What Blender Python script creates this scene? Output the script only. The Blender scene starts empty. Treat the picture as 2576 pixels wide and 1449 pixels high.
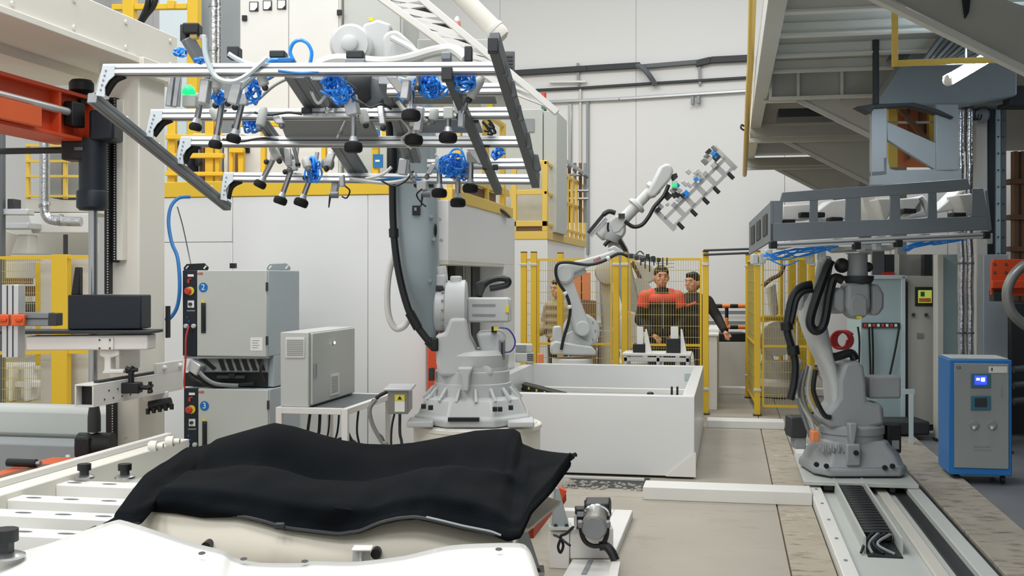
import bpy, bmesh, math, random
from mathutils import Vector, Matrix, noise
random.seed(7)
V = Vector
# ------------------------------------------------------------------ camera
TH = math.radians(11.05); F = 2800.0; CAMH = 1.7; HY = 700.0
RGT = V((math.cos(TH), math.sin(TH), 0)); FWD = V((-math.sin(TH), math.cos(TH), 0)); UPV = V((0, 0, 1))
CAM = V((0, 0, CAMH))
scn = bpy.context.scene
COL = scn.collection
cd = bpy.data.cameras.new('camera'); cam = bpy.data.objects.new('camera', cd); COL.objects.link(cam)
cam.location = CAM; cam.rotation_euler = (math.pi / 2, 0, TH)
cd.sensor_width = 36; cd.lens = 36 * F / 2576; cd.shift_y = -24.5 / 2576; cd.clip_end = 200; cd.clip_start = 0.05
scn.camera = cam
# ------------------------------------------------------------------ light
w = bpy.data.worlds.new('hall_air'); scn.world = w; w.use_nodes = True
bg = w.node_tree.nodes['Background']; bg.inputs[0].default_value = (0.95, 0.975, 1.0, 1); bg.inputs[1].default_value = 0.84
def area(name, loc, size, energy, color=(1, .995, .98), rot=(0, 0, 0)):
    l = bpy.data.lights.new(name, 'AREA'); l.shape = 'RECTANGLE'; l.size, l.size_y = size; l.energy = energy; l.color = color
    o = bpy.data.objects.new(name, l); o.location = loc; o.rotation_euler = rot; COL.objects.link(o); return o
for x in (-6.5, -3.2, .0):
    for y in (-5, -1, 3.5, 8, 12.5, 17): area('ceiling_lamp', (x, y, 8.6), (1.6, 1.6), 150 if y < 6 else (80 if y < 14 else 150))
scn.view_settings.view_transform = 'Standard'; scn.view_settings.look = 'None'
scn.view_settings.exposure = -0.03; scn.view_settings.gamma = 1.0; scn.view_settings.use_curve_mapping = False

# ------------------------------------------------------------------ pixel rays
def ray(px, py): return FWD + RGT * ((px - 1288) / F) - UPV * ((py - HY) / F)
def P(px, py, d): return CAM + ray(px, py) * d
def PZ(px, py, z): r = ray(px, py); return CAM + r * ((z - CAMH) / r.z)
def PY(px, py, y): r = ray(px, py); return CAM + r * (y / r.y)
def PX(px, py, x): r = ray(px, py); return CAM + r * (x / r.x)
def PN(px, py, o, n): r = ray(px, py); return CAM + r * ((o - CAM).dot(n) / r.dot(n))
def LN(n, d): return n * d / F

# ------------------------------------------------------------------ materials
def lin(c):
    c = c.lstrip('#'); o = []
    for i in (0, 2, 4):
        s = int(c[i:i + 2], 16) / 255
        o.append(s / 12.92 if s <= .04045 else ((s + .055) / 1.055) ** 2.4)
    return o
MATS = {}
def mat(name, hexc, rough=.5, metal=0.0, var=.04, scale=3.0, bump=0.0, bscale=60, emit=0, spec=.5, coat=0.0):
    m = bpy.data.materials.new(name); m.use_nodes = True; nt = m.node_tree; b = nt.nodes['Principled BSDF']
    c = lin(hexc)
    tc = nt.nodes.new('ShaderNodeTexCoord'); nz = nt.nodes.new('ShaderNodeTexNoise'); nz.inputs['Scale'].default_value = scale
    nz.inputs['Detail'].default_value = 4
    nt.links.new(tc.outputs['Object'], nz.inputs['Vector'])
    mx = nt.nodes.new('ShaderNodeMix'); mx.data_type = 'RGBA'
    mx.inputs['A'].default_value = [max(0, v * (1 - var)) for v in c] + [1]
    mx.inputs['B'].default_value = [min(1, v * (1 + var)) for v in c] + [1]
    nt.links.new(nz.outputs['Fac'], mx.inputs['Factor']); nt.links.new(mx.outputs['Result'], b.inputs['Base Color'])
    b.inputs['Roughness'].default_value = rough; b.inputs['Metallic'].default_value = metal
    b.inputs['Specular IOR Level'].default_value = spec; b.inputs['Coat Weight'].default_value = coat
    if bump:
        n2 = nt.nodes.new('ShaderNodeTexNoise'); n2.inputs['Scale'].default_value = bscale; n2.inputs['Detail'].default_value = 3
        nt.links.new(tc.outputs['Object'], n2.inputs['Vector'])
        bp = nt.nodes.new('ShaderNodeBump'); bp.inputs['Strength'].default_value = bump; bp.inputs['Distance'].default_value = .01
        nt.links.new(n2.outputs['Fac'], bp.inputs['Height']); nt.links.new(bp.outputs['Normal'], b.inputs['Normal'])
    if emit:
        b.inputs['Emission Color'].default_value = c + [1]; b.inputs['Emission Strength'].default_value = emit
    MATS[name] = m; return m
mat('white', 'DEDDD8', .45); mat('offwhite', 'E4E1D6', .5); mat('gloss_white', 'E6E6E2', .22, coat=.3, var=.015)
mat('panel', 'DCDDDC', .28, var=.015); mat('wallwhite', 'DEDEDC', .6, var=.02, scale=.4)
mat('cab', 'BCC0BB', .5, var=.02); mat('cabside', 'A9B4B8', .5, var=.02); mat('robot', 'C3C6C5', .42, var=.03)
mat('robot2', '9A9EA0', .45, var=.04); mat('armplate', '93A0A4', .35, var=.04); mat('beigegrey', 'C9C6BC', .5)
mat('alu', 'CDCFD0', .38, .55, var=.05); mat('alud', '84888A', .42, .4, var=.06); mat('steel', 'B0B2B2', .28, .9, var=.06)
mat('chrome', 'D8DADC', .12, 1.0, var=.03); mat('bracket', 'CFD8DE', .5, .1)
mat('yellow', 'DDB62A', .45, var=.04); mat('paleyellow', 'E2C058', .5, var=.04); mat('wire', 'B7A65A', .5)
mat('orange', 'CF4A22', .5, var=.08); mat('orange2', 'E0602A', .5, var=.05); mat('peach', 'E08858', .6)
mat('black', '101315', .5, var=.2); mat('rubber', '0C0D0E', .75, var=.2); mat('navy', '0E1A26', .5, var=.2)
mat('hose', '15191B', .42, var=.2); mat('greyhose', '8E8D86', .35, .3); mat('paletube', 'D4D3CE', .35)
mat('tube', '2C90EE', .3, var=.15, scale=9); mat('bluepaint', '1F76BE', .42, var=.04); mat('bluesign', '0F6DB4', .45)
mat('purple', '3B3A94', .4); mat('red', 'C23A30', .45); mat('redtube', 'B5302A', .45)
mat('cloth', '0A0E12', .95, var=.25, scale=6, bump=.25, bscale=140, spec=.12)
mat('mould', 'B9B4A5', .42, var=.05, scale=1.5); mat('grey', '8D9294', .5); mat('dgrey', '5A5F62', .5); mat('vdgrey', '2E3133', .55)
mat('frameplate', '6E777D', .45, var=.06); mat('steelgrey', '98A0A2', .42, .1, var=.06); mat('teal', 'A6B9BA', .5)
mat('deck', 'D2D2CA', .6, var=.05); mat('deckd', 'B2B2AA', .65, var=.08)
mat('concrete', 'A09A8D', .75, var=.1, scale=2.2, bump=.12, bscale=30); mat('wornconc', 'A69D8C', .8, var=.12, scale=4, bump=.25, bscale=30); mat('kerbconc', '9E978A', .8, var=.16, scale=5, bump=.3, bscale=25)
def stains(name, hexc, scale, lo, hi, stretch=(1, 1, 1)):
    nt = MATS[name].node_tree; b = nt.nodes['Principled BSDF']; l = b.inputs['Base Color'].links[0]; src = l.from_socket
    tc = nt.nodes.new('ShaderNodeTexCoord'); mp = nt.nodes.new('ShaderNodeMapping'); mp.inputs['Scale'].default_value = stretch
    nz = nt.nodes.new('ShaderNodeTexNoise'); nz.inputs['Scale'].default_value = scale; nz.inputs['Detail'].default_value = 8; nz.inputs['Roughness'].default_value = .65
    rp = nt.nodes.new('ShaderNodeMapRange'); rp.inputs['From Min'].default_value = lo; rp.inputs['From Max'].default_value = hi
    mx = nt.nodes.new('ShaderNodeMix'); mx.data_type = 'RGBA'; mx.inputs['B'].default_value = lin(hexc) + [1]
    nt.links.new(tc.outputs['Object'], mp.inputs['Vector']); nt.links.new(mp.outputs['Vector'], nz.inputs['Vector']); nt.links.new(nz.outputs['Fac'], rp.inputs['Value'])
    nt.links.new(rp.outputs['Result'], mx.inputs['Factor']); nt.links.new(src, mx.inputs['A']); nt.links.new(mx.outputs['Result'], b.inputs['Base Color'])
stains('concrete', '8F8675', 3.5, .56, .78, (1, 2, 1)); stains('wornconc', '6E6454', 6, .54, .7, (1, 2.4, 1)); stains('kerbconc', '5C564A', 6, .52, .7, (1, 2.6, 1)); stains('wornconc', 'CFC6B4', 9, .6, .74)
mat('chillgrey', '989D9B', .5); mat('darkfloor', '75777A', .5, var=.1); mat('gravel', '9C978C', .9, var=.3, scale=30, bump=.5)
mat('skin', 'D0957A', .55, var=.06); mat('hair', '17120F', .6, var=.2); mat('jacket_red', 'E2513E', .7, var=.05)
mat('jacket_black', '231F1E', .8, var=.15); mat('jacket_beige', '9C8B70', .7, var=.1); mat('trouser', '26282C', .8, var=.15)
mat('led', 'F4F9FF', .4, emit=6); mat('tubelight', 'CFE6FF', .4, emit=60); mat('greenlamp', '0CC070', .3, emit=1.3)
mat('screen', '2438E8', .3, emit=2.2); mat('screentxt', 'DDE6FF', .3, emit=3); mat('hmi', 'B9C65A', .4, emit=.5); mat('teallcd', '2C6F86', .25)
mat('plastic_clear', 'C9D6DA', .25); mat('glass', '3A4448', .12, spec=.8); mat('woodyel', 'C9B277', .6, var=.1); mat('beacon', 'D84A3C', .3)
mat('beacon_off', 'DE8B7E', .35); mat('label', 'E9E9E4', .6, var=.01); mat('label_yellow', 'E2D43A', .55); mat('ink', '1B1D1F', .6); mat('printred', 'C8493E', .6)
mat('brown', '6A4A34', .6, var=.2); mat('foil', 'C2C4C6', .22, .9, var=.2, scale=14, bump=.8, bscale=22); mat('green', '2F7A4A', .5)
mat('darkred', '7A1E22', .5); mat('orangelight', 'EE8A3A', .5); mat('rust', '7C5A42', .7, var=.2)
def M(n): return MATS[n]

# ------------------------------------------------------------------ mesh builder
WM = {}
def frame_from(d, up=None):
    z = V(d).normalized(); u = V(up) if up is not None else V((0, 0, 1))
    if abs(z.dot(u.normalized())) > .98: u = V((1, 0, 0))
    x = u.cross(z).normalized(); y = z.cross(x); return x, y, z
class MB:
    def __init__(s): s.v = []; s.f = []
    def add(s, vs, fs):
        n = len(s.v); s.v += [V(a) for a in vs]; s.f += [tuple(i + n for i in f) for f in fs]; return s
    def bb(s, lo, hi):
        x0, y0, z0 = [min(a, b) for a, b in zip(lo, hi)]; x1, y1, z1 = [max(a, b) for a, b in zip(lo, hi)]
        return s.add([(x0, y0, z0), (x1, y0, z0), (x1, y1, z0), (x0, y1, z0), (x0, y0, z1), (x1, y0, z1), (x1, y1, z1), (x0, y1, z1)],
                     [(0, 3, 2, 1), (4, 5, 6, 7), (0, 1, 5, 4), (1, 2, 6, 5), (2, 3, 7, 6), (3, 0, 4, 7)])
    def obox(s, c, sx, sy, sz, ax=None, ay=None, az=None):
        ax = V(ax or (1, 0, 0)); ay = V(ay or (0, 1, 0)); az = V(az or (0, 0, 1)); c = V(c); vs = []
        for k in (-1, 1):
            for i, j in ((-1, -1), (1, -1), (1, 1), (-1, 1)): vs.append(c + ax * (i * sx / 2) + ay * (j * sy / 2) + az * (k * sz / 2))
        return s.add(vs, [(0, 3, 2, 1), (4, 5, 6, 7), (0, 1, 5, 4), (1, 2, 6, 5), (2, 3, 7, 6), (3, 0, 4, 7)])
    def cbox(s, px, py, d, w, h, t):      # box facing the camera: centre of the near face, metres
        return s.obox(P(px, py, d) + FWD * (t / 2), w, t, h, RGT, FWD, UPV)
    def pbox(s, x0, y0, x1, y1, d, t):    # box facing the camera, given by its pixel rectangle
        a = P(x0, y0, d); b = P(x1, y1, d); w = (b - a).dot(RGT); h = abs((b - a).z)
        return s.obox((a + b) / 2 + FWD * (t / 2), w, t, h, RGT, FWD, UPV)
    def beam(s, a, b, wd, h, up=None):
        a = V(a); b = V(b); x, y, z = frame_from(b - a, up)
        return s.obox((a + b) / 2, wd, h, (b - a).length, x, y, z)
    def cyl(s, a, b, r, r2=None, n=20, cap=True):
        a = V(a); b = V(b); r2 = r if r2 is None else r2; x, y, z = frame_from(b - a); vs = []
        for p, rr in ((a, r), (b, r2)):
            for i in range(n): t = 2 * math.pi * i / n; vs.append(p + x * (rr * math.cos(t)) + y * (rr * math.sin(t)))
        fs = [(i, (i + 1) % n, n + (i + 1) % n, n + i) for i in range(n)]
        if cap: fs += [tuple(range(n - 1, -1, -1)), tuple(range(n, 2 * n))]
        return s.add(vs, fs)
    def lathe(s, o, axis, prof, n=28):    # prof: (radius, distance along axis)
        o = V(o); x, y, z = frame_from(axis); vs = []; m = len(prof)
        for r, h in prof:
            for i in range(n): t = 2 * math.pi * i / n; vs.append(o + z * h + x * (r * math.cos(t)) + y * (r * math.sin(t)))
        fs = [(j * n + i, j * n + (i + 1) % n, (j + 1) * n + (i + 1) % n, (j + 1) * n + i) for j in range(m - 1) for i in range(n)]
        fs += [tuple(range(n - 1, -1, -1)), tuple(range((m - 1) * n, m * n))]
        return s.add(vs, fs)
    def sph(s, c, r, nu=16, nv=10, ax=None):
        c = V(c); r = (r, r, r) if not hasattr(r, '__len__') else r
        A = ax or (V((1, 0, 0)), V((0, 1, 0)), V((0, 0, 1))); vs = []; fs = []
        for j in range(1, nv):
            p = math.pi * j / nv
            for i in range(nu):
                t = 2 * math.pi * i / nu
                vs.append(c + A[0] * (r[0] * math.sin(p) * math.cos(t)) + A[1] * (r[1] * math.sin(p) * math.sin(t)) + A[2] * (r[2] * math.cos(p)))
        top = len(vs); vs += [c + A[2] * r[2], c - A[2] * r[2]]
        for j in range(nv - 2):
            for i in range(nu): fs.append((j * nu + i, (j + 1) * nu + i, (j + 1) * nu + (i + 1) % nu, j * nu + (i + 1) % nu))
        for i in range(nu):
            fs.append((top, i, (i + 1) % nu)); fs.append((top + 1, (nv - 2) * nu + (i + 1) % nu, (nv - 2) * nu + i))
        return s.add(vs, fs)
    def tube(s, pts, r, n=8, smooth=5, closed=False, rb=None):
        pts = [V(p) for p in pts]
        if smooth and len(pts) > 2: pts = spline(pts, smooth, closed)
        m = len(pts); vs = []; px_ = None
        for k, p in enumerate(pts):
            d = (pts[min(k + 1, m - 1)] - pts[max(k - 1, 0)]) if not closed else (pts[(k + 1) % m] - pts[k - 1])
            if d.length < 1e-9: d = V((0, 0, 1))
            z = d.normalized()
            if px_ is None: x, y, z = frame_from(d)
            else:
                x = px_ - z * px_.dot(z)
                x = x.normalized() if x.length > 1e-6 else frame_from(d)[0]; y = z.cross(x)
            px_ = x; rr = r if rb is None else r + (rb - r) * k / (m - 1)
            for i in range(n): t = 2 * math.pi * i / n; vs.append(p + x * (rr * math.cos(t)) + y * (rr * math.sin(t)))
        fs = [(j * n + i, j * n + (i + 1) % n, (j + 1) * n + (i + 1) % n, (j + 1) * n + i) for j in range(m - 1) for i in range(n)]
        if closed: fs += [((m - 1) * n + i, (m - 1) * n + (i + 1) % n, (i + 1) % n, i) for i in range(n)]
        else: fs += [tuple(range(n - 1, -1, -1)), tuple(range((m - 1) * n, m * n))]
        return s.add(vs, fs)
    def ext(s, pts, vec):                 # polygon extruded by a vector
        pts = [V(p) for p in pts]; vec = V(vec); n = len(pts)
        nrm = V((0, 0, 0))
        for i in range(n): nrm += (pts[i] - pts[0]).cross(pts[(i + 1) % n] - pts[0])
        if nrm.dot(vec) > 0: pts = pts[::-1]
        return s.add(pts + [p + vec for p in pts], [tuple(range(n)), tuple(range(2 * n - 1, n - 1, -1))] + [(i, n + i, n + (i + 1) % n, (i + 1) % n) for i in range(n)])
    def plate(s, pp, d, t): return s.ext([P(x, y, d) for x, y in pp], FWD * t)
    def plateY(s, pp, y, t): return s.ext([PY(a, b, y) for a, b in pp], (0, t, 0))
    def plateX(s, pp, x, t): return s.ext([PX(a, b, x) for a, b in pp], (t, 0, 0))
    def loft(s, rings, caps=True):
        n = len(rings[0]); vs = [V(p) for r in rings for p in r]; m = len(rings)
        fs = [(j * n + i, j * n + (i + 1) % n, (j + 1) * n + (i + 1) % n, (j + 1) * n + i) for j in range(m - 1) for i in range(n)]
        if caps: fs += [tuple(range(n - 1, -1, -1)), tuple(range((m - 1) * n, m * n))]
        return s.add(vs, fs)
    def grid(s, rows):
        n = len(rows[0]); vs = [V(p) for r in rows for p in r]
        return s.add(vs, [(j * n + i, j * n + i + 1, (j + 1) * n + i + 1, (j + 1) * n + i) for j in range(len(rows) - 1) for i in range(n - 1)])
    def ob(s, name, m, parent=None, bevel=0.0, seg=2, solid=0.0, ang=34, sub=0):
        me = bpy.data.meshes.new(name); o = bpy.data.objects.new(name, me); COL.objects.link(o)
        if parent is None:
            lo = V((min(p.x for p in s.v), min(p.y for p in s.v), min(p.z for p in s.v))); hi = V((max(p.x for p in s.v), max(p.y for p in s.v), 0))
            base = V(((lo.x + hi.x) / 2, (lo.y + hi.y) / 2, lo.z)); W = Matrix.Translation(base); o.location = base
        else: W = WM[parent.name]; o.parent = parent
        I = W.inverted(); WM[o.name] = W
        me.from_pydata([I @ p for p in s.v], [], s.f); me.update()
        bm = bmesh.new(); bm.from_mesh(me); bmesh.ops.recalc_face_normals(bm, faces=bm.faces); bm.to_mesh(me); bm.free()
        me.polygons.foreach_set('use_smooth', [True] * len(me.polygons)); me.set_sharp_from_angle(angle=math.radians(ang))
        me.materials.append(M(m) if isinstance(m, str) else m)
        if solid: k = o.modifiers.new('solid', 'SOLIDIFY'); k.thickness = solid; k.offset = 0
        if bevel: k = o.modifiers.new('bevel', 'BEVEL'); k.width = bevel; k.segments = seg; k.limit_method = 'ANGLE'; k.angle_limit = math.radians(40); k.harden_normals = False
        if sub: k = o.modifiers.new('sub', 'SUBSURF'); k.levels = sub; k.render_levels = sub
        return o
def spline(pts, k=5, closed=False):
    m = len(pts); out = []
    for i in range(m if closed else m - 1):
        g = (lambda j: pts[j % m]) if closed else (lambda j: pts[max(0, min(m - 1, j))])
        a, b, c, d = g(i - 1), g(i), g(i + 1), g(i + 2)
        for q in range(k):
            t = q / k; out.append(.5 * ((2 * b) + (c - a) * t + (2 * a - 5 * b + 4 * c - d) * t * t + (3 * b - a - 3 * c + d) * t ** 3))
    if not closed: out.append(pts[-1])
    return out
def arc(cx, cy, r, a0, a1, n=10, ry=None):
    ry = r if ry is None else ry
    return [(cx + r * math.cos(math.radians(a0 + (a1 - a0) * i / n)), cy - ry * math.sin(math.radians(a0 + (a1 - a0) * i / n))) for i in range(n + 1)]
def thing(name, label, cat, loc, group=None):
    o = bpy.data.objects.new(name, None); COL.objects.link(o); o.location = loc; o.empty_display_size = .1
    WM[o.name] = Matrix.Translation(V(loc)); o['label'] = label; o['category'] = cat
    if group: o['group'] = group
    return o
def tag(o, label, cat, group=None):
    o['label'] = label; o['category'] = cat
    if group: o['group'] = group
    return o
def struct(o, label=None):
    o['kind'] = 'structure'
    if label: o['label'] = label
    return o
def stuff(o): o['kind'] = 'stuff'; return o
def dup(root, delta, label=None, group=None):
    r = root.copy(); COL.objects.link(r); r.location = root.location + V(delta); WM[r.name] = Matrix.Translation(r.location)
    if label: r['label'] = label
    if group: r['group'] = group
    for ch in list(root.children):
        c = ch.copy(); COL.objects.link(c); c.parent = r; WM[c.name] = WM[r.name]
        for g in ch.children:
            e = g.copy(); COL.objects.link(e); e.parent = c; WM[e.name] = WM[r.name]
    return r
def text(body, pos, size, m, parent, xa, ya, name='lettering', depth=.002):
    cu = bpy.data.curves.new(name, 'FONT'); cu.body = body; cu.size = size; cu.align_x = 'CENTER'; cu.align_y = 'CENTER'; cu.extrude = depth
    o = bpy.data.objects.new(name, cu); COL.objects.link(o); cu.materials.append(M(m))
    x = V(xa).normalized(); y = V(ya).normalized(); z = x.cross(y)
    W = Matrix(((x.x, y.x, z.x, pos[0]), (x.y, y.y, z.y, pos[1]), (x.z, y.z, z.z, pos[2]), (0, 0, 0, 1)))
    bpy.context.view_layer.update(); me = bpy.data.meshes.new_from_object(o); bpy.data.objects.remove(o)
    me.transform(WM[parent.name].inverted() @ W); o = bpy.data.objects.new(name, me); COL.objects.link(o)
    o.parent = parent; WM[o.name] = WM[parent.name]
    return o
# ================================================================== setting
fl = struct(MB().bb((-16, -2, -.14), (9, 31, -.02)).ob('floor', 'brown'), 'beige concrete hall floor in slabs')
XS, XR, XK = .35, .612, 1.915
def slab(x0, y0, x1, y1, z=0, m='concrete'):
    return MB().bb((x0 + .004, y0 + .004, -.02), (x1 - .004, y1 - .004, z)).ob('slab', m, fl, bevel=.004, seg=1)
for y0, y1 in ((-2, 3.2), (3.2, 8.66), (8.66, 12.9), (12.9, 16.8), (16.8, 21), (21, 31)):
    slab(-16, y0, -7, y1); slab(-7, y0, XS, y1)
for y0, y1 in ((-2, 4.5), (4.5, 8.66), (8.66, 11.75), (11.75, 14.8), (14.8, 31)): slab(XS, y0, XR, y1, 0, 'wornconc')
slab(XR, -2, 1.52, 31, -.005, 'concrete')
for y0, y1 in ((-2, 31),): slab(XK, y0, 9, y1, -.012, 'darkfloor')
k = struct(MB().bb((1.525, -1, -.02), (XK, 20, .035)).ob('trim_1', 'kerbconc', bevel=.008), 'worn raised concrete strip beside the robot track')
# back wall, turned a little against the hall
WN = (RGT * .36 + FWD).normalized(); WD = (RGT - FWD * .36).normalized(); WO = P(1600, 700, 23.0)
def PW(px, py): return PN(px, py, WO, WN)
wb = struct(MB().obox(WO + WN * .2 + UPV * 3.3, 36, .2, 10, WD, WN, UPV).ob('wall_back', 'grey'), 'tall white panelled back wall of the hall')
u = -18.0
while u < 17.9:
    w_ = 3.0
    MB().obox(WO + WD * (u + w_ / 2) + WN * .05 + UPV * 3.3, w_ - .006, .1, 10, WD, WN, UPV).ob('wall_panel', 'wallwhite', wb, bevel=.004, seg=1)
    u += w_
wl = struct(MB().bb((-15.2, -2, 0), (-15, 31, 9)).ob('wall_left', 'wallwhite'), 'white side wall far beyond the press line')
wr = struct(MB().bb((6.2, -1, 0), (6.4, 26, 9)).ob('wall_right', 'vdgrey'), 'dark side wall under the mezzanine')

def wline(pts, wd, th, m, name, label, cat, lift=.02, parent=None):
    mb = MB()
    for (a, b) in zip(pts[:-1], pts[1:]):
        A = PW(*a) - WN * (lift + th / 2); B = PW(*b) - WN * (lift + th / 2); mb.beam(A, B, th, wd, up=UPV) if abs(A.z - B.z) < 1.2 else mb.beam(A, B, wd, th, up=WN)
    o = mb.ob(name, m, parent, bevel=.01)
    if parent is None: tag(o, label, cat)
    return o
o = thing('cable_tray', 'dark cable trunking running along the upper white wall', 'cable tray', PW(1600, 180))
wline([(1290, 186), (1480, 174), (1612, 166)], .12, .1, 'vdgrey', 'tray', '', '', parent=o)
wline([(1612, 170), (1756, 158)], .09, .1, 'dgrey', 'tray', '', '', parent=o)
wline([(1752, 162), (1790, 153), (1890, 148)], .13, .1, 'vdgrey', 'tray', '', '', parent=o)
MB().tube([PW(1606, 168) - WN * .1, PW(1622, 175) - WN * .22, PW(1640, 195) - WN * .22, PW(1652, 216) - WN * .12], .055, 8).ob('drop_bend', 'dgrey', o)
for px in (1455, 1760): MB().beam(PW(px, 160) - WN * .05, PW(px + 2, 215) - WN * .05, .05, .05).ob('hanger', 'grey', o)
wline([(1350, 228), (1470, 222), (1640, 211), (1890, 196)], .055, .06, 'vdgrey', 'conduit', 'thin dark conduit below the cable trunking on white wall', 'conduit')
wline([(1385, 208), (1478, 207)], .045, .05, 'white', 'wall_bracket', 'short pale bracket bar on the back wall', 'bracket', lift=.06)
wline([(1370, 258), (1560, 250), (1890, 229)], .06, .06, 'steel', 'air_pipe', 'bright horizontal compressed air pipe along the white wall', 'pipe', lift=.03)
wline([(1480, 255), (1480, 470), (1480, 640)], .06, .05, 'grey', 'downpipe', 'grey vertical pipe dropping beside the yellow railed platform', 'pipe')
wline([(1436, 262), (1436, 420)], .07, .05, 'steel', 'downpipe', 'shiny vertical pipe left of the grey downpipe', 'pipe')
wline([(1462, 225), (1462, 430)], .05, .05, 'beigegrey', 'downpipe', 'thin pale vertical pipe between two downpipes', 'pipe')
for px, py in ((1745, 252), (1760, 250)): tag(MB().obox(PW(px, py + 3) - WN * .1, .06, .1, .16, WD, WN, UPV).ob('pipe_clamp', 'grey', bevel=.008), 'small grey pipe clamp on the air pipe', 'clamp', 'clamps on the air pipe')

# ------------------------------------------------------------------ robot track on the floor
t = thing('robot_track', 'white floor track with dark rails and cable trough', 'track', (1.0, 8, 0))
MB().bb((XR, 3, 0), (1.44, 11.6, .03)).ob('base_plate', 'cab', t)
MB().bb((XR, 3, .03), (.70, 11.6, .075)).ob('side_flange', 'white', t, bevel=.006)
MB().bb((1.12, 3, .03), (1.2, 11.6, .055)).ob('guide_rail', 'beigegrey', t, bevel=.006)
MB().bb((1.25, 3, .03), (1.335, 11.6, .05)).ob('rubber_strip', 'black', t)
MB().bb((1.335, 3, .03), (1.435, 11.6, .09)).ob('side_flange', 'cab', t, bevel=.006)
MB().bb((1.44, 3, 0), (1.522, 11.6, .012)).ob('gap_cover', 'black', t)
for i in range(14): MB().cyl((.655, 5 + i * .55, .075), (.655, 5 + i * .55, .083), .012, n=6).ob('bolt', 'grey', t)
tr = MB().bb((.80, 7.05, .03), (.815, 9.2, .13)).bb((1.015, 7.05, .03), (1.03, 9.2, .13)).ob('chain_trough', 'cab', t)
MB().bb((.815, 6.95, .03), (1.015, 9.2, .04)).ob('trough_floor', 'black', t)
c = thing('cable_chain', 'black ribbed cable chain lying in the floor track trough', 'cable chain', (.915, 8, .04))
for i in range(22):
    y = 7.32 + i * .088; MB().bb((.825, y, .045), (1.005, y + .055, .105)).ob('chain_link', 'black', c, bevel=.006, seg=1)
for i in range(4):
    x = .84 + i * .035
    MB().tube([(x + .05, 7.32, .09), (x + .02, 7.2, .11), (x - .03 - i * .01, 7.08, .08), (x - .06 + i * .03, 6.99, .045)], .009, 6).ob('cable', 'grey' if i % 2 else 'hose', c)
def floor_beam(x0, x1, y0, y1, h, label):
    return tag(MB().bb((x0, y0, 0), (x1, y1, h)).ob('floor_beam', 'white', bevel=.006), label, 'beam')
floor_beam(-.652, XR - .004, 8.58, 8.86, .1, 'white steel floor beam nearer the black draped mould')
floor_beam(-.25, XR - .004, 12.85, 13.15, .085, 'white steel floor beam at the foot of the yellow fence')
floor_beam(-.2, 1.4, 16.6, 16.85, .1, 'white low kerb beam behind the yellow fence')
# drain slot with rubble in front of the trough
d = thing('drain_channel', 'dark floor slot with a white strip in front of the white trough', 'drain', (-1.2, 9.2, 0))
MB().bb((-2.4, 9.0, 0), (-.66, 9.5, .004)).ob('slot', 'vdgrey', d)
MB().bb((-2.2, 9.36, .004), (-.7, 9.40, .02)).ob('strip', 'white', d)
mb = MB()
for i in range(150):
    x = random.uniform(-1.85, -.68); y = 8.93 + random.random() ** 1.5 * .3; r = random.uniform(.006, .02)
    hill = .05 * math.exp(-((x + 1.45) / .18) ** 2) * max(0, 1 - abs(y - 9.1) / .2)
    mb.sph((x, y, .005 + hill * random.random()), (r * 1.3, r, r * .8), 6, 4)
mb.sph((-1.45, 9.12, 0), (.2, .16, .06), 14, 8)
o = stuff(mb.ob('rubble', 'gravel')); tag(o, 'loose grey rubble swept along the dark floor slot', 'rubble')

# ------------------------------------------------------------------ white trough
TX0, TX1, TY0, TY1, TZ = -2.35, -.29, 9.53, 12.93, .70
t = thing('trough', 'large open white sheet steel trough beside the floor track', 'trough', ((TX0 + TX1) / 2, 11, 0))
w_ = .105
MB().bb((TX0, TY0, .02), (TX1, TY0 + w_, TZ)).ob('front_wall', 'panel', t, bevel=.006)
MB().bb((TX1 - w_, TY0 + w_, .02), (TX1, TY1 - w_, TZ)).ob('side_wall', 'panel', t, bevel=.006)
MB().bb((TX0, TY0 + w_, .02), (TX0 + w_, TY1 - w_, TZ)).ob('side_wall', 'panel', t, bevel=.006)
MB().bb((TX0, TY1 - w_, .02), (TX1, TY1, TZ)).ob('back_wall', 'panel', t, bevel=.006)
MB().bb((TX0 + w_, TY0 + w_, .02), (TX1 - w_, TY1 - w_, .1)).ob('bottom', 'cab', t)
MB().ext([(TX1 - .24, TY0 - .002, .02), (TX1 + .012, TY0 - .002, .02), (TX1 + .012, TY0 - .002, .235)], (0, -.012, 0)).ob('corner_gusset', 'white', t)
MB().bb((TX0 + w_, TY1 - .5, .42), (TX1 - w_, TY1 - .43, .47)).ob('inner_rail', 'white', t, bevel=.004)
MB().bb((TX0 + w_, TY1 - .9, .34), (TX1 - w_, TY1 - .8, .40)).ob('inner_rail', 'beigegrey', t, bevel=.004)
MB().bb((TX0 + .3, TY1 - .72, .3), (TX1 - .5, TY1 - .66, .36)).ob('inner_rail', 'alud', t)
MB().bb((TX0 + w_, 10.7, .1), (TX0 + .5, 12, .3)).ob('inner_box', 'cab', t)
MB().plateY([(1722, 940), (1738, 940), (1738, 958), (1722, 958)], TY1 - w_ - .006, .01).ob('sticker', 'teal', t)
for px in (1636,): MB().lathe(PZ(px, 1010, .42), (0, 0, 1), [(.05, 0), (.05, .03), (.035, .05), (.035, .09), (.02, .1)], 12).ob('rubber_stop', 'black', t)
for px in (1690, 1704): MB().lathe(PZ(px, 1006, .44), (0, 0, 1), [(.03, 0), (.03, .04), (.012, .05), (.012, .13), (.006, .14)], 10).ob('rubber_stop', 'black', t)
c = thing('cable_chain', 'black cable chain with yellow clips inside the white trough', 'cable chain', PZ(1350, 990, .5))
A_, B_ = PZ(1306, 968, .5), PZ(1412, 996, .5); u_ = (B_ - A_).normalized(); n_ = UPV.cross(u_)
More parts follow.
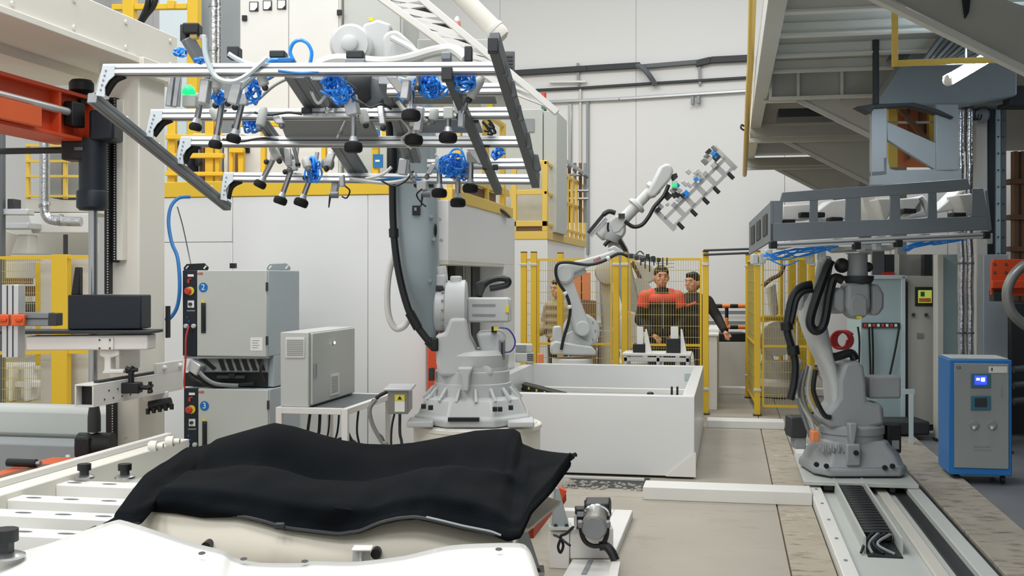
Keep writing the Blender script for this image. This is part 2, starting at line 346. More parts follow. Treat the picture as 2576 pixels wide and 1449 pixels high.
for i in range(16):
    a = A_.lerp(B_, (i + .5) / 16); MB().obox(a, (B_ - A_).length / 16 * .8, .14, .07, u_, n_, UPV).ob('chain_link', 'black', c, bevel=.006, seg=1)
    if i % 3 == 0: MB().obox(a - n_ * .075 + UPV * .01, .025, .012, .025, u_, n_, UPV).ob('clip', 'label_yellow', c)
MB().obox((A_ + B_) / 2 - UPV * .24, (B_ - A_).length, .12, .38, u_, n_, UPV).ob('guide_shelf', 'cab', c)
# ================================================================== press enclosure behind the cabinets
EY = 8.95; EX = -2.38
XC = PY(1072, 700, EY).x; XL_ = PY(340, 700, EY).x
def zY(py, y, px=700): return PY(px, py, y).z
ZT = zY(493, EY)
e = thing('press_enclosure', 'white panelled press enclosure with yellow top edge behind the control cabinets', 'enclosure', ((XL_ + XC) / 2, EY, 0))
MB().bb((XL_, EY + .03, 0), (XC, EY + .3, ZT)).ob('core', 'cab', e)
edges = [XL_, PY(415, 700, EY).x - .05, PY(585, 700, EY).x, PY(925, 700, EY).x, XC]
for a, b in zip(edges[:-1], edges[1:]):
    if b - a > .9 and a > -5.2 and b < -2.9: zs = [(0, ZT)]
    elif a < -4: zs = [(0, zY(608, EY)), (zY(608, EY), ZT)]
    else: zs = [(0, ZT)]
    for z0, z1 in zs: MB().bb((a + .002, EY, z0 + .002), (b - .002, EY + .03, z1 - .002)).ob('panel', 'panel', e, bevel=.003, seg=1)
MB().bb((XL_, EY - .01, ZT), (XC + .02, EY + .34, ZT + .135)).ob('top_edge', 'yellow', e, bevel=.006)
BY = 9.32
b = thing('press_housing', 'white press housing side with a wide window opening', 'enclosure', (-4.5, 10.8, 0))
FYE = PX(1295, 545, EX).y
zt2 = PX(1135, 505, EX).z
# right face with opening: build the frame pieces around the window
wy0 = BY; wy1 = PX(1268, 700, EX).y; wz1 = PX(1190, 660, EX).z; wz0 = PX(1250, 900, EX).z
MB().bb((XL_, BY, 0), (EX - .34, FYE, zt2)).ob('core', 'cab', b)
MB().bb((EX - .33, BY, wz1), (EX, FYE, zt2)).ob('side_panel', 'panel', b, bevel=.004)
MB().bb((EX - .33, wy1, 0), (EX, FYE, wz1)).ob('side_panel', 'panel', b, bevel=.004)
MB().bb((EX - .33, BY, 0), (EX, wy1, wz0)).ob('side_panel', 'panel', b, bevel=.004)
MB().bb((EX - .335, BY, wz0), (EX - .3, wy1, wz1)).ob('window_back', 'woodyel', b)
for k, (y0, y1, m) in enumerate(((wy1 - 1.28, wy1 - .95, 'vdgrey'), (wy1 - .95, wy1 - .9, 'steel'), (wy1 - .86, wy1 - .62, 'alud'), (wy1 - .55, wy1 - .2, 'vdgrey'), (wy1 - .2, wy1 - .14, 'steel'))):
    MB().bb((EX - .29, y0, wz0), (EX - .22, y1, wz1)).ob('machine_column', m, b, bevel=.006)
MB().bb((EX - .3, BY, wz1 - .03), (EX + .002, wy1, wz1)).ob('window_lintel', 'beigegrey', b)
# yellow railing / beam along the receding top edge
g = thing('guard_rail', 'yellow safety railing along the receding top of the white press housing', 'railing', (EX, 10.8, zt2))
MB().bb((EX - .1, BY + .1, zt2), (EX + .01, FYE - .15, zt2 + .11)).ob('toe_board', 'paleyellow', g, bevel=.006)
MB().bb((EX - .05, 10.2, zt2 + .22), (EX, FYE - .3, zt2 + .30)).ob('rail', 'paleyellow', g, bevel=.006)
MB().bb((EX - .06, 10.2, zt2 + .11), (EX - .03, FYE - .9, zt2 + .21)).ob('dark_slot', 'brown', g)
for y in (9.75, 10.9, 11.75): MB().bb((EX - .055, y, zt2 + .1), (EX + .005, y + .07, zt2 + 1.0)).ob('post', 'paleyellow', g, bevel=.006)
MB().bb((EX - .05, 9.75, zt2 + .95), (EX, 11.82, zt2 + 1.0)).ob('rail', 'paleyellow', g, bevel=.006)
tag(MB().tube([P(1238, 525, 11.6), P(1262, 530, 11.8), P(1280, 545, 12.1)], .02, 6).ob('loose_cable', 'hose'), 'short black cable looping off the yellow railing', 'cable')
tag(MB().pbox(1076, 800, 1112, 1228, 9.1, .12).ob('press_upright', 'orange', bevel=.01), 'orange press upright between enclosure and grey robot', 'upright')

# ---------------- platform on top with its yellow guard rail
PZ0 = ZT + .14
pf = tag(MB().bb((XL_, EY + .36, PZ0 - .1), (EX - .36, 12, PZ0)).ob('roof_platform', 'deckd'), 'dark roof platform on top of the press enclosure', 'platform')
g = thing('guard_rail', 'yellow safety railing on the roof edge behind the suction gripper', 'railing', (-4.4, EY + .4, PZ0))
yr = EY + .42
def rail(mb_name, x0, y0, x1, y1, m='yellow', yy=yr, t=.05, par=None):
    return MB().plateY([(x0, y0), (x1, y0), (x1, y1), (x0, y1)], yy, t).ob(mb_name, m, par or g, bevel=.005, seg=1)
for x0, x1 in ((420, 440), (515, 536), (540, 552), (655, 667), (808, 819), (935, 952)): rail('post', x0, 300, x1, 470)
for y0, y1 in ((338, 350), (385, 397), (432, 442)): rail('rail', 415, y0, 560, y1, yy=yr - .05)
rail('rail', 600, 305, 960, 318, yy=yr - .05); rail('rail', 560, 442, 960, 452, yy=yr - .05)
for x0, x1 in ((575, 586), (598, 612)): rail('post', x0, 372, x1, 442)
rail('rail', 575, 372, 612, 384, yy=yr - .05)
tag(MB().plateY([(418, 352), (480, 352), (480, 432), (418, 432)], yr + .25, .3).ob('motor_box', 'navy', bevel=.02), 'dark blue motor box behind the yellow roof railing', 'box')
t = thing('machine_bank', 'row of pale machine columns behind the yellow roof railing', 'machine', PY(560, 470, yr + .4))
for i, (x0, x1, m) in enumerate(((488, 500, 'beigegrey'), (505, 512, 'brown'), (520, 533, 'cab'), (552, 560, 'alud'), (562, 572, 'white'), (588, 602, 'brown'))):
    MB().plateY([(x0, 360), (x1, 360), (x1, 470), (x0, 470)], yr + .4, .12).ob('column', m, t, bevel=.01)
MB().plateY([(484, 335), (606, 335), (606, 362), (484, 362)], yr + .38, .2).ob('head', 'beigegrey', t, bevel=.01)
MB().lathe(PY(497, 405, yr + .38), (0, -1, 0), [(.05, 0), (.05, .04), (.03, .05)], 16).ob('gauge', 'vdgrey', t)
# upright yellow posts rising to the roof
for i, (x0, x1, yb, lb) in enumerate(((470, 496, 300, 'tall yellow upright behind the gripper camera arm'), (307, 335, 200, 'tall yellow upright behind the cream gantry beam'))):
    t = thing('steel_upright', lb, 'post', PY((x0 + x1) / 2, 470, yr + 1.0))
    MB().plateY([(x0, -60), (x1, -60), (x1, yb + 60), (x0, yb + 60)], yr + 1.0, .1).ob('shaft', 'yellow', t, bevel=.006)
    MB().plateY([(x0 - 12, yb + 60), (x1 + 12, yb + 60), (x1 + 12, yb + 70), (x0 - 12, yb + 70)], yr + .98, .14).ob('foot_plate', 'yellow', t, bevel=.004)
g2 = thing('cross_rail', 'yellow cross rail between the two tall yellow uprights', 'rail', PY(400, 20, yr + 1.02))
MB().plateY([(280, 10), (470, 8), (470, 22), (280, 24)], yr + 1.02, .06).ob('rail', 'yellow', g2, bevel=.006)
MB().plateY([(420, 0), (438, 0), (438, 22), (420, 22)], yr + 1.0, .06).ob('clamp', 'yellow', g2, bevel=.006)
for i in range(2):
    tag(MB().tube([P(378 + i * 18, -40, 10.2), P(372 + i * 16, 10, 10.2), P(360 + i * 6, 40, 10.3), P(345, 70, 10.4)], .028, 8).ob('hanging_cable', 'hose'), 'thick black cable hanging between the yellow uprights', 'cable', 'cables between the yellow uprights')
t = thing('air_duct', 'silver vertical air duct beside the white meter cabinet', 'duct', P(542, 480, 12.6))
for px, r in ((538, 11), (550, 6)): MB().cyl(P(px, -80, 12.6), P(px, 470, 12.6), LN(r, 12.6), n=16).ob('pipe', 'foil', t)
for py in (10, 120, 240): MB().cyl(P(538, py, 12.6), P(538, py + 8, 12.6), LN(14, 12.6), n=16).ob('clamp_ring', 'steel', t)
tag(MB().pbox(400, -60, 470, 470, 12.9, .4).ob('duct_housing', 'plastic_clear', bevel=.01), 'pale grey sheet duct housing behind the yellow upright', 'duct')
tag(MB().pbox(500, -60, 610, 470, 13.4, .3).ob('back_housing', 'grey', bevel=.01), 'grey machine housing behind the silver air duct', 'housing')
# ---------------- white electric cabinet with three meters
CY = yr + .55
def xY(px, y): return PY(px, 400, y).x
t = thing('meter_cabinet', 'tall white electric cabinet with three square panel meters', 'cabinet', (xY(730, CY), CY, PZ0))
zb = PZ0
MB().bb((xY(604, CY), CY, zb), (xY(857, CY), CY + .6, 5.2)).ob('body', 'white', t, bevel=.004)
MB().bb((xY(608, CY), CY - .02, zb + .02), (xY(728, CY) - .003, CY, 5.18)).ob('door', 'white', t, bevel=.003, seg=1)
MB().bb((xY(728, CY) + .003, CY - .02, zb + .02), (xY(853, CY), CY, 5.18)).ob('door', 'white', t, bevel=.003, seg=1)
for cx, cy in ((638, 16), (672, 13), (708, 11)):
    m_ = MB().plateY([(cx - 11, cy - 12), (cx + 11, cy - 12), (cx + 11, cy + 12), (cx - 11, cy + 12)], CY - .032, .012).ob('meter_frame', 'vdgrey', t)
    MB().plateY([(cx - 9, cy - 10), (cx + 9, cy - 10), (cx + 9, cy + 10), (cx - 9, cy + 10)], CY - .036, .004).ob('dial', 'label', m_)
    MB().plateY([(cx + 2, cy + 10), (cx + 9, cy + 2), (cx + 9, cy + 10)], CY - .039, .003).ob('dial_corner', 'ink', m_)
for cx, cy in ((614, 45), (853, 31), (621, 377)): MB().plateY([(cx - 6, cy - 7), (cx + 6, cy - 7), (cx + 6, cy + 7), (cx - 6, cy + 7)], CY - .04, .02).ob('hinge', 'black', t, bevel=.004)
t = thing('grey_cabinet', 'plain pale grey cabinet beside the white meter cabinet', 'cabinet', (xY(920, CY), CY + .05, PZ0))
MB().bb((xY(858, CY) + .005, CY + .05, zb), (xY(1010, CY), CY + .6, 5.2)).ob('body', 'cab', t, bevel=.004)
MB().bb((xY(862, CY) + .005, CY + .03, zb + .02), (xY(1004, CY), CY + .05, 5.18)).ob('door', 'cab', t, bevel=.003, seg=1)
MB().plateY([(928, 43), (940, 43), (940, 53), (928, 53)], CY + .026, .004).ob('warning_label', 'label_yellow', t)
t = thing('notice_board', 'small blue and yellow notice behind the gripper bars', 'sign', P(960, 340, 9.3))
MB().plateY([(905, 312), (980, 312), (980, 355), (905, 355)], yr - .07, .02).ob('board', 'label', t)
MB().plateY([(936, 325), (956, 325), (956, 352), (936, 352)], yr - .075, .005).ob('blue_field', 'bluesign', t); MB().plateY([(960, 325), (978, 325), (978, 352), (960, 352)], yr - .075, .005).ob('yellow_field', 'yellow', t)
t = thing('notice_board', 'blue notice with white mark above the yellow roof edge', 'sign', P(955, 415, 9.3))
MB().plateY([(938, 388), (962, 388), (962, 422), (938, 422)], yr - .02, .02).ob('board', 'bluesign', t); MB().plateY([(944, 402), (955, 402), (955, 407), (944, 407)], yr - .024, .004).ob('mark', 'label', t)

# ================================================================== second enclosure with railed platform
SY = PZ(1330, 585, 2.37).y; SX = PY(1377, 500, SY).x; SF = PX(1475, 592, SX).y; z0 = 2.37
xl = PY(1292, 600, SY).x
t = thing('press_housing', 'far white press housing under the yellow railed platform', 'enclosure', ((xl + SX) / 2, SY + 2, 0))
MB().bb((xl - 2.5, SY + .04, 0), (SX - .03, SF, z0 - .1)).ob('core', 'panel', t)
for k in range(3):
    MB().bb((xl - 2.5 + k * (SX - xl + 2.5) / 3 + .004, SY + .01, .02), (xl - 2.5 + (k + 1) * (SX - xl + 2.5) / 3 - .004, SY + .04, z0 - .1)).ob('panel', 'panel', t, bevel=.004, seg=1)
g = thing('railed_platform', 'yellow railed platform on the far press housing', 'platform', ((xl + SX) / 2, SY + 1.5, z0 - .1))
MB().bb((xl - 1.5, SY, z0 - .1), (SX, SF, z0 + .02)).ob('deck', 'paleyellow', g, bevel=.006)
MB().bb((xl - 1, SY + .02, z0 + .02), (SX - .08, SY + .05, z0 + .09)).ob('dark_slot', 'brown', g)
MB().bb((xl - 1.5, SY, z0 + .09), (SX, SY + .06, z0 + .17)).ob('toe_board', 'paleyellow', g, bevel=.005)
H1 = PY(1377, 403, SY).z
for x in (xl, PY(1296, 500, SY).x - 1.0, SX - .04): MB().bb((x - .04, SY, z0 + .02), (x + .04, SY + .08, H1)).ob('post', 'paleyellow', g, bevel=.006)
for zz in (H1 - .07, (H1 + z0) / 2 + .03): MB().bb((xl - 1.2, SY + .01, zz), (SX, SY + .06, zz + .07)).ob('rail', 'paleyellow', g, bevel=.006)
for i in range(8):
    y = SY + .55 + i * (SF - SY - .6) / 7.2; MB().bb((SX - .05, y, z0 + .02), (SX, y + .07, H1 + (.25 if i == 2 else 0))).ob('post', 'paleyellow', g, bevel=.006)
for zz in (H1 - .06, (H1 + z0) / 2 + .03, z0 + .1): MB().bb((SX - .05, SY, zz), (SX - .005, SF, zz + .05)).ob('rail', 'paleyellow', g, bevel=.006)
t = thing('grey_cabinet', 'large grey cabinet on the yellow railed platform', 'cabinet', (PY(1330, 450, SY + .5).x, SY + .5, z0 + .02))
xa, xb, xc = xY(1285, SY + .5), xY(1365, SY + .5), xY(1400, SY + .5)
zz = PY(1340, 275, SY + .5).z
MB().bb((xa - .6, SY + .5, z0 + .02), (xb, SY + 1.6, zz)).ob('body', 'cab', t, bevel=.006)
MB().bb((xb + .01, SY + .52, z0 + .02), (xc, SY + 1.6, zz - .03)).ob('body', 'cab', t, bevel=.006)
MB().plateY([(1318, 298), (1344, 298), (1344, 332), (1318, 332)], SY + .48, .015).ob('vent_grille', 'grey', t, bevel=.004)
t = thing('signal_tower', 'red and green signal tower on the far grey cabinet', 'signal light', PY(1368, 275, SY + .8))
b0 = PY(1368, 277, SY + .8)
for k, (m, h0, h1) in enumerate((('green', 0, .06), ('orangelight', .06, .12), ('beacon', .12, .25))): MB().cyl(b0 + V((0, 0, h0)), b0 + V((0, 0, h1)), .04, n=16).ob('lens', m, t)
MB().cyl(b0 - V((0, 0, .02)), b0, .045, n=16).ob('foot', 'vdgrey', t)
MB().cyl(b0 + V((0, 0, .25)), b0 + V((0, 0, .262)), .041, n=16).ob('cap', 'beacon', t)
# pipework behind the far railing
t = thing('pipe_rack', 'bright valves and pipes behind the far yellow railing', 'pipes', P(1440, 560, 19.5))
for i, px in enumerate((1418, 1432, 1446, 1460, 1472)):
    MB().cyl(P(px, 410, 19.6), P(px, 560, 19.6), .03, n=8).ob('pipe', ('steel', 'brown', 'steel', 'rust', 'grey')[i], t)
for py in (440, 480, 500): MB().cyl(P(1410, py, 19.5), P(1480, py, 19.5), .025, n=8).ob('pipe', 'steel', t)
MB().cyl(P(1421, 505, 19.3), P(1421, 560, 19.3), .06, n=10).ob('bottle', 'bluesign', t)
for i in range(5): MB().cyl(P(1414 + i * 14, 408 + i * 8, 19.4), P(1424 + i * 14, 414 + i * 8, 19.4), .035, n=8).ob('valve', 'dgrey', t)
MB().beam(P(1412, 396, 19.5), P(1482, 444, 19.5), .05, .05).ob('head_pipe', 'grey', t)

# ================================================================== sloping truss arm, pipe and beacons above the gripper
t = thing('truss_arm', 'white lattice truss sloping down behind the suction gripper', 'truss', P(1100, 130, 9.55))
def tp(x, y, d=9.55): return P(x, y, d)
ch = [((930, -30), (1400, 285)), ((1035, -25), (1405, 262)), ((990, -75), (1410, 240))]
A0, A1 = (948, -12), (1262, 218); B0, B1 = (1048, -12), (1402, 284)
for off, z_ in ((0, 0), (.25, 1)):
    MB().beam(tp(*A0, 9.55 + off), tp(*A1, 9.55 + off), .06, .06).ob('chord', 'white' if not off else 'dgrey', t, bevel=.008)
    MB().beam(tp(*B0, 9.55 + off), tp(*B1, 9.55 + off), .06, .06).ob('chord', 'white' if not off else 'dgrey', t, bevel=.008)
n = 7
for i in range(n):
    f0, f1 = i / n, (i + .5) / n; f2 = (i + 1) / n
    l = lambda A, B, f: (A[0] + (B[0] - A[0]) * f, A[1] + (B[1] - A[1]) * f)
    MB().beam(tp(*l(A0, A1, f0)), tp(*l(B0, B1, f1)), .05, .05).ob('lattice_bar', 'white', t); MB().beam(tp(*l(B0, B1, f1)), tp(*l(A0, A1, f2)), .05, .05).ob('lattice_bar', 'white', t)
    MB().beam(tp(*l(B0, B1, f1)), tp(*l(B0, B1, f1), 9.8), .04, .04).ob('lattice_bar', 'dgrey', t)
MB().plate([(985, -20), (1035, -20), (1222, 132), (1165, 132)], 9.9, .06).ob('dark_backing', 'vdgrey', t)  # dark sheet put in so the gaps between the chords look dark
t = thing('exhaust_pipe', 'thick cream pipe sloping down to a rounded end', 'pipe', P(1230, 80, 10.6))
MB().cyl(P(1130, -40, 10.6), P(1248, 78, 10.6), LN(23, 10.6), n=24).ob('shaft', 'offwhite', t)
MB().cyl(P(1240, 70, 10.6), P(1246, 76, 10.6), LN(26, 10.6), n=24).ob('collar', 'white', t)
MB().lathe(P(1246, 76, 10.6), ray(1268, 98) * 10.6 - ray(1246, 76) * 10.6, [(LN(24, 10.6), 0), (LN(24, 10.6), .06), (LN(20, 10.6), .1), (LN(10, 10.6), .12)], 24).ob('end_cap', 'offwhite', t)
t = thing('tilted_hopper', 'grey sheet steel box with red beacon lamp behind the gripper', 'box', P(1130, 190, 10.2))
MB().pbox(1050, 98, 1230, 260, 10.3, .5).ob('body', 'cab', t, bevel=.01)
MB().plate([(1190, 260), (1280, 130), (1285, 260)], 10.1, .3).ob('hood', 'cab', t, bevel=.008)
MB().plate([(1200, 230), (1290, 225), (1275, 290), (1215, 280)], 9.9, .25).ob('funnel', 'cab', t, bevel=.008)
MB().pbox(1225, 258, 1240, 272, 9.88, .02).ob('warning_label', 'label_yellow', t)
bt = thing('beacon_lamp', 'red warning beacon standing on the grey sheet steel box', 'signal light', P(1150, 98, 10.5))
c0 = P(1150, 97, 10.5)
MB().cyl(c0, c0 + V((0, 0, .04)), .035, n=16).ob('foot', 'white', bt)
MB().lathe(c0 + V((0, 0, .04)), (0, 0, 1), [(.034, 0), (.034, .1), (.03, .12)], 18).ob('lens', 'beacon_off', bt)
MB().lathe(c0 + V((0, 0, .16)), (0, 0, 1), [(.03, 0), (.026, .03), (.01, .05)], 18).ob('cap', 'white', bt)
t = thing('dark_housing', 'dark grey slotted cover edge-on behind the gripper side rail', 'cover', P(1285, 170, 9.6))
MB().pbox(1266, 128, 1295, 215, 9.8, .2).ob('body', 'dgrey', t, bevel=.01)
for i in range(6): MB().pbox(1270, 140 + i * 9, 1290, 144 + i * 9, 9.79, .012).ob('slot', 'vdgrey', t)
# ================================================================== robot control cabinets
def rectY(mb, x0, y0, x1, y1, y, t): return mb.plateY([(x0, y0), (x1, y0), (x1, y1), (x0, y1)], y, t)
CFY = 7.70; CDEP = .62
def control_cabinet(digit, ytop, ybot, dx, stacked, label):
    xl_, xm, xr_ = [PY(v + dx, 800, CFY).x for v in (461, 497, 673)]
    zt, zb_ = PY(560, ytop, CFY).z, PY(560, ybot, CFY).z
    t = thing('control_cabinet', label, 'cabinet', ((xl_ + xr_) / 2, CFY + .3, max(zb_, 0)), None)
    zs = PY(560, ytop + 216, CFY).z           # bottom of the door
    MB().bb((xl_, CFY + .02, zs), (xr_, CFY + CDEP, zt)).ob('body', 'cabside', t, bevel=.006)
    MB().bb((xl_ + .01, CFY + .12, zb_), (xr_, CFY + CDEP, zs)).ob('base_bay', 'cabside', t, bevel=.004)
    pn = MB().bb((xl_, CFY - .01, zs), (xm - .004, CFY + .02, zt)).ob('operator_panel', 'navy', t, bevel=.004)
    dr = MB().bb((xm, CFY - .012, zs), (xr_ - .004, CFY + .02, zt)).ob('door', 'cab', t, bevel=.006)
    q = lambda px, py: (px + dx, py + ytop - 680)
    def R(x0, y0, x1, y1, off, th, nm, m, par, bev=0):
        a, b_ = q(x0, y0); c_, d_ = q(x1, y1); return rectY(MB(), a, b_, c_, d_, CFY + off, th).ob(nm, m, par, bevel=bev)
    # operator panel
    R(472, 690, 487, 696, -.013, .004, 'label_strip', 'label', pn)
    R(471, 702, 476, 712, -.016, .006, 'switch', 'red', pn); R(474, 700, 481, 703, -.016, .006, 'switch', 'red', pn)
    cx, cy = q(479, 732); c_ = PY(cx, cy, CFY - .011)
    MB().cyl(c_, c_ - V((0, .008, 0)), LN(11, 8.0), n=24).ob('stop_collar', 'label_yellow', pn)
    MB().lathe(c_ - V((.006, .008, 0)), (0, -1, 0), [(.018, 0), (.018, .015), (.026, .018), (.026, .03), (.02, .036)], 20).ob('stop_button', 'red', pn)
    R(472, 756, 488, 774, -.013, .004, 'key_plate', 'label', pn)
    cx, cy = q(480, 765); c_ = PY(cx, cy, CFY - .013); MB().cyl(c_, c_ - V((0, .02, 0)), .012, n=14).ob('key_switch', 'vdgrey', pn)
    R(470, 780, 490, 783, -.012, .003, 'print_line', 'grey', pn)
    for cx, cy in ((470, 820), (489, 820)):
        cx, cy = q(cx, cy); c_ = PY(cx, cy, CFY - .011); MB().lathe(c_, (0, -1, 0), [(.017, 0), (.017, .02), (.012, .022), (.012, .03)], 14).ob('socket', 'alu', pn)
    for cx, cy in ((472, 798), (476, 808)):
        cx, cy = q(cx, cy); c_ = PY(cx, cy, CFY - .011); MB().cyl(c_, c_ - V((0, .006, 0)), .006, n=8).ob('indicator', 'bluesign', pn)
    # door furniture
    c_ = PY(*q(503, 688.5), CFY - .014); text('ABB', (c_.x, c_.y, c_.z), .026, 'printred', dr, (1, 0, 0), (0, 0, 1), 'maker_print', .001)
    c_ = PY(*q(511.5, 723), CFY - .012); dsk = MB().cyl(c_, c_ - V((0, .003, 0)), LN(12.5, 8.0), n=32).ob('number_disc', 'bluesign', dr)
    text(digit, (c_.x, c_.y - .004, c_.z), .062, 'label', dsk, (1, 0, 0), (0, 0, 1), 'number', .001)
    R(506, 754, 514, 761, -.0135, .002, 'warning_label', 'label_yellow', dr)
    h = R(505, 762, 517, 838, -.02, .012, 'lock_handle', 'vdgrey', dr, .004)
    R(508, 768, 514, 832, -.03, .012, 'lever', 'black', h, .004)
    R(630, 849, 660, 882, -.0135, .002, 'rating_label', 'label', dr)
    for k in range(4): R(634, 856 + k * 6, 652 - 3 * (k % 2), 857.5 + k * 6, -.0145, .001, 'print_line', 'grey', dr)
    for yy in (710, 846): R(668, yy, 672.5, yy + 22, -.02, .02, 'hinge', 'vdgrey', t, .002)
    # ventilated bay under the door
    sl = R(500, 900, 672, 935, .06, .01, 'vent_plate', 'grey', t)
    for i in range(6):
        x = 548 + i * 19.5
        a = [PY(*q(x, 904), CFY + .05), PY(*q(x + 11, 904), CFY + .05), PY(*q(x + 21, 932), CFY + .05), PY(*q(x + 10, 932), CFY + .05)]
        MB().ext(a, (0, .012, 0)).ob('vent_slot', 'black', sl)
    a = [PY(*q(505, 904), CFY + .05), PY(*q(515, 902), CFY + .05), PY(*q(543, 926), CFY + .05), PY(*q(536, 931), CFY + .05)]; MB().ext(a, (0, .012, 0)).ob('vent_slot', 'black', sl)
    R(462, 896, 672, 902, .01, .05, 'lower_frame', 'cabside', t, .003)
    R(462, 938, 672, 972, .10, .02, 'plinth', 'black', t)
    pg = MB().beam(PY(*q(480, 915), CFY + .02), PY(*q(506, 932), CFY), .07, .09).ob('cable_plug', 'alu', t, bevel=.01)
    MB().tube([PY(*q(494, 925), CFY + .01), PY(*q(515, 950), CFY - .02), PY(*q(545, 966), CFY), PY(*q(600, 970), CFY + .03)], .016, 8).ob('cable', 'alud', t)
    MB().tube([PY(*q(478, 935), CFY + .02), PY(*q(490, 955), CFY), PY(*q(540, 972), CFY + .02), PY(*q(640, 965), CFY + .05)], .014, 8).ob('cable', 'hose', t)
    MB().tube([PY(*q(662, 905), CFY + .01), PY(*q(655, 930), CFY - .01), PY(*q(664, 960), CFY + .02)], .01, 6).ob('cable', 'hose', t)
    R(545, 945, 615, 952, .04, .03, 'terminal', 'vdgrey', t); R(575, 940, 590, 950, .03, .02, 'terminal', 'black', t)
    return t, (xl_, xm, xr_, zt, zb_)
t2, g2_ = control_cabinet('2', 680, 975, 0, True, 'grey robot control cabinet marked with a blue 2, stacked on another')
t3, g3_ = control_cabinet('3', 978, 1270, 3, False, 'lower grey robot control cabinet marked with a blue 3')
MB().bb((g3_[0], CFY + .05, 0), (g3_[2], CFY + CDEP, g3_[4])).ob('foot_frame', 'vdgrey', t3)
# lifting brackets on top of the upper cabinet
for (x0, x1, m, yy) in ((461, 524, 'black', CFY + .06), (670, 730, 'grey', CFY + .42)):
    p = [(x0 + 8, 664), (x1 - 10, 662), (x1, 672), (x1 - 2, 680), (x0 + 2, 681), (x0, 674)]
    br = MB().plateY(p, yy, .012).ob('lifting_bracket', m, t2, bevel=.003)
    for xx in (x0 + 9, x1 - 9): MB().plateY([(xx - 4, 675), (xx + 2, 668), (xx + 5, 669), (xx - 1, 677)], yy - .004, .004).ob('bolt_slot', 'label', br)
rectY(MB(), 577, 662, 589, 675, CFY + .1, .05).ob('antenna_block', 'black', t2, bevel=.004)
tag(MB().tube([PY(475, 820, CFY - .035), PY(468, 850, CFY - .05), PY(467, 900, CFY - .04), PY(463, 960, CFY - .04), PY(465, 978, CFY - .03)], .007, 6).ob('patch_cable', 'red'), 'thin red cable hanging from the upper control cabinet socket', 'cable')
# grey box cabinet on a white stand
BY_ = 7.05
xa, xb, xc = PY(705, 900, BY_).x, PY(776, 900, BY_).x, None
zt, zb = PY(740, 836, BY_).z, PY(740, 1024, BY_).z
t = thing('switch_box', 'pale grey switch cabinet with vents standing on a white frame', 'cabinet', ((xa + xb) / 2, BY_ + .5, zb))
yb = PX(888, 900, xb).y
MB().bb((xa, BY_, zb), (xb, yb, zt)).ob('body', 'cab', t, bevel=.006)
dr = MB().bb((xb, BY_ + .03, zb + .012), (xb + .018, yb - .01, zt - .008)).ob('door', 'cab', t, bevel=.005)
v = rectY(MB(), 718, 849, 766, 900, BY_ - .008, .008).ob('vent_grille', 'white', t, bevel=.002)
for i in range(9): rectY(MB(), 721, 855 + i * 4.7, 763, 857 + i * 4.7, BY_ - .011, .004).ob('louvre', 'grey', v)
xd = xb + .018
def onD(px, py): return PX(px, py, xd)
v = MB().plateX([(831, 942), (852, 938), (852, 990), (831, 996)], xd, .006).ob('vent_grille', 'white', dr)
for i in range(8): MB().plateX([(834, 948 + i * 5.4), (850, 945 + i * 5.2), (850, 947 + i * 5.2), (834, 950 + i * 5.4)], xd + .006, .003).ob('louvre', 'grey', v)
MB().plateX([(789, 914), (794, 912), (794, 948), (789, 951)], xd, .012).ob('lock', 'grey', dr, bevel=.002)
c_ = onD(838, 862); MB().lathe(c_, (1, 0, 0), [(.016, 0), (.016, .006), (.012, .008)], 18).ob('lamp_bezel', 'grey', dr)
MB().lathe(c_ + V((.008, 0, 0)), (1, 0, 0), [(.010, 0), (.009, .006), (.004, .009)], 14).ob('lamp', 'led', dr)
s = thing('equipment_stand', 'white square tube stand carrying the grey switch cabinet', 'stand', ((xa + xb) / 2, BY_ + .5, 0))
x0, x1 = PY(693, 1030, BY_ - .03).x, PY(874, 1030, BY_ - .03).x; zt_ = zb; tt = .042
ys = (BY_ - .03, yb + .03)
for x in (x0, x1 - tt):
    for y in ys: MB().bb((x, y, 0), (x + tt, y + tt, zt_)).ob('leg', 'white', s, bevel=.004)
    MB().bb((x, ys[0] + tt, zt_ - tt), (x + tt, ys[1], zt_)).ob('side_rail', 'white', s, bevel=.004)
for y in ys: MB().bb((x0 + tt, y, zt_ - tt), (x1 - tt, y + tt, zt_)).ob('cross_rail', 'white', s, bevel=.004)
MB().bb((x0 + tt, ys[0] + tt, zt_ - .012), (x1 - tt, ys[1], zt_ - .004)).ob('top_plate', 'dgrey', s)
for i in range(6):
    x = x0 + .12 + i * .07
    tag(MB().tube([(x, BY_ + .3, zt_ - .05), (x + .02 * random.uniform(-1, 1), BY_ + .28, zt_ - .2), (x + random.uniform(-.08, .12), BY_ + .3, zt_ - .4), (x + random.uniform(-.1, .2), BY_ + .32, .02)], random.uniform(.006, .011), 6).ob('hanging_cable', 'hose'), 'black cable hanging down under the switch cabinet', 'cable', 'cables under the switch cabinet')
tag(MB().tube([(x1 - .22, BY_ + .2, zt_ - .33), (x1 - .1, BY_ + .1, zt_ - .22), (x1 + .06, BY_, zt_ - .24), (x1 + .1, BY_, zt_ - .4), (x1 + .0, BY_ + .1, .02)], .011, 6).ob('loop_cable', 'hose'), 'black cable looped around the white stand leg', 'cable')
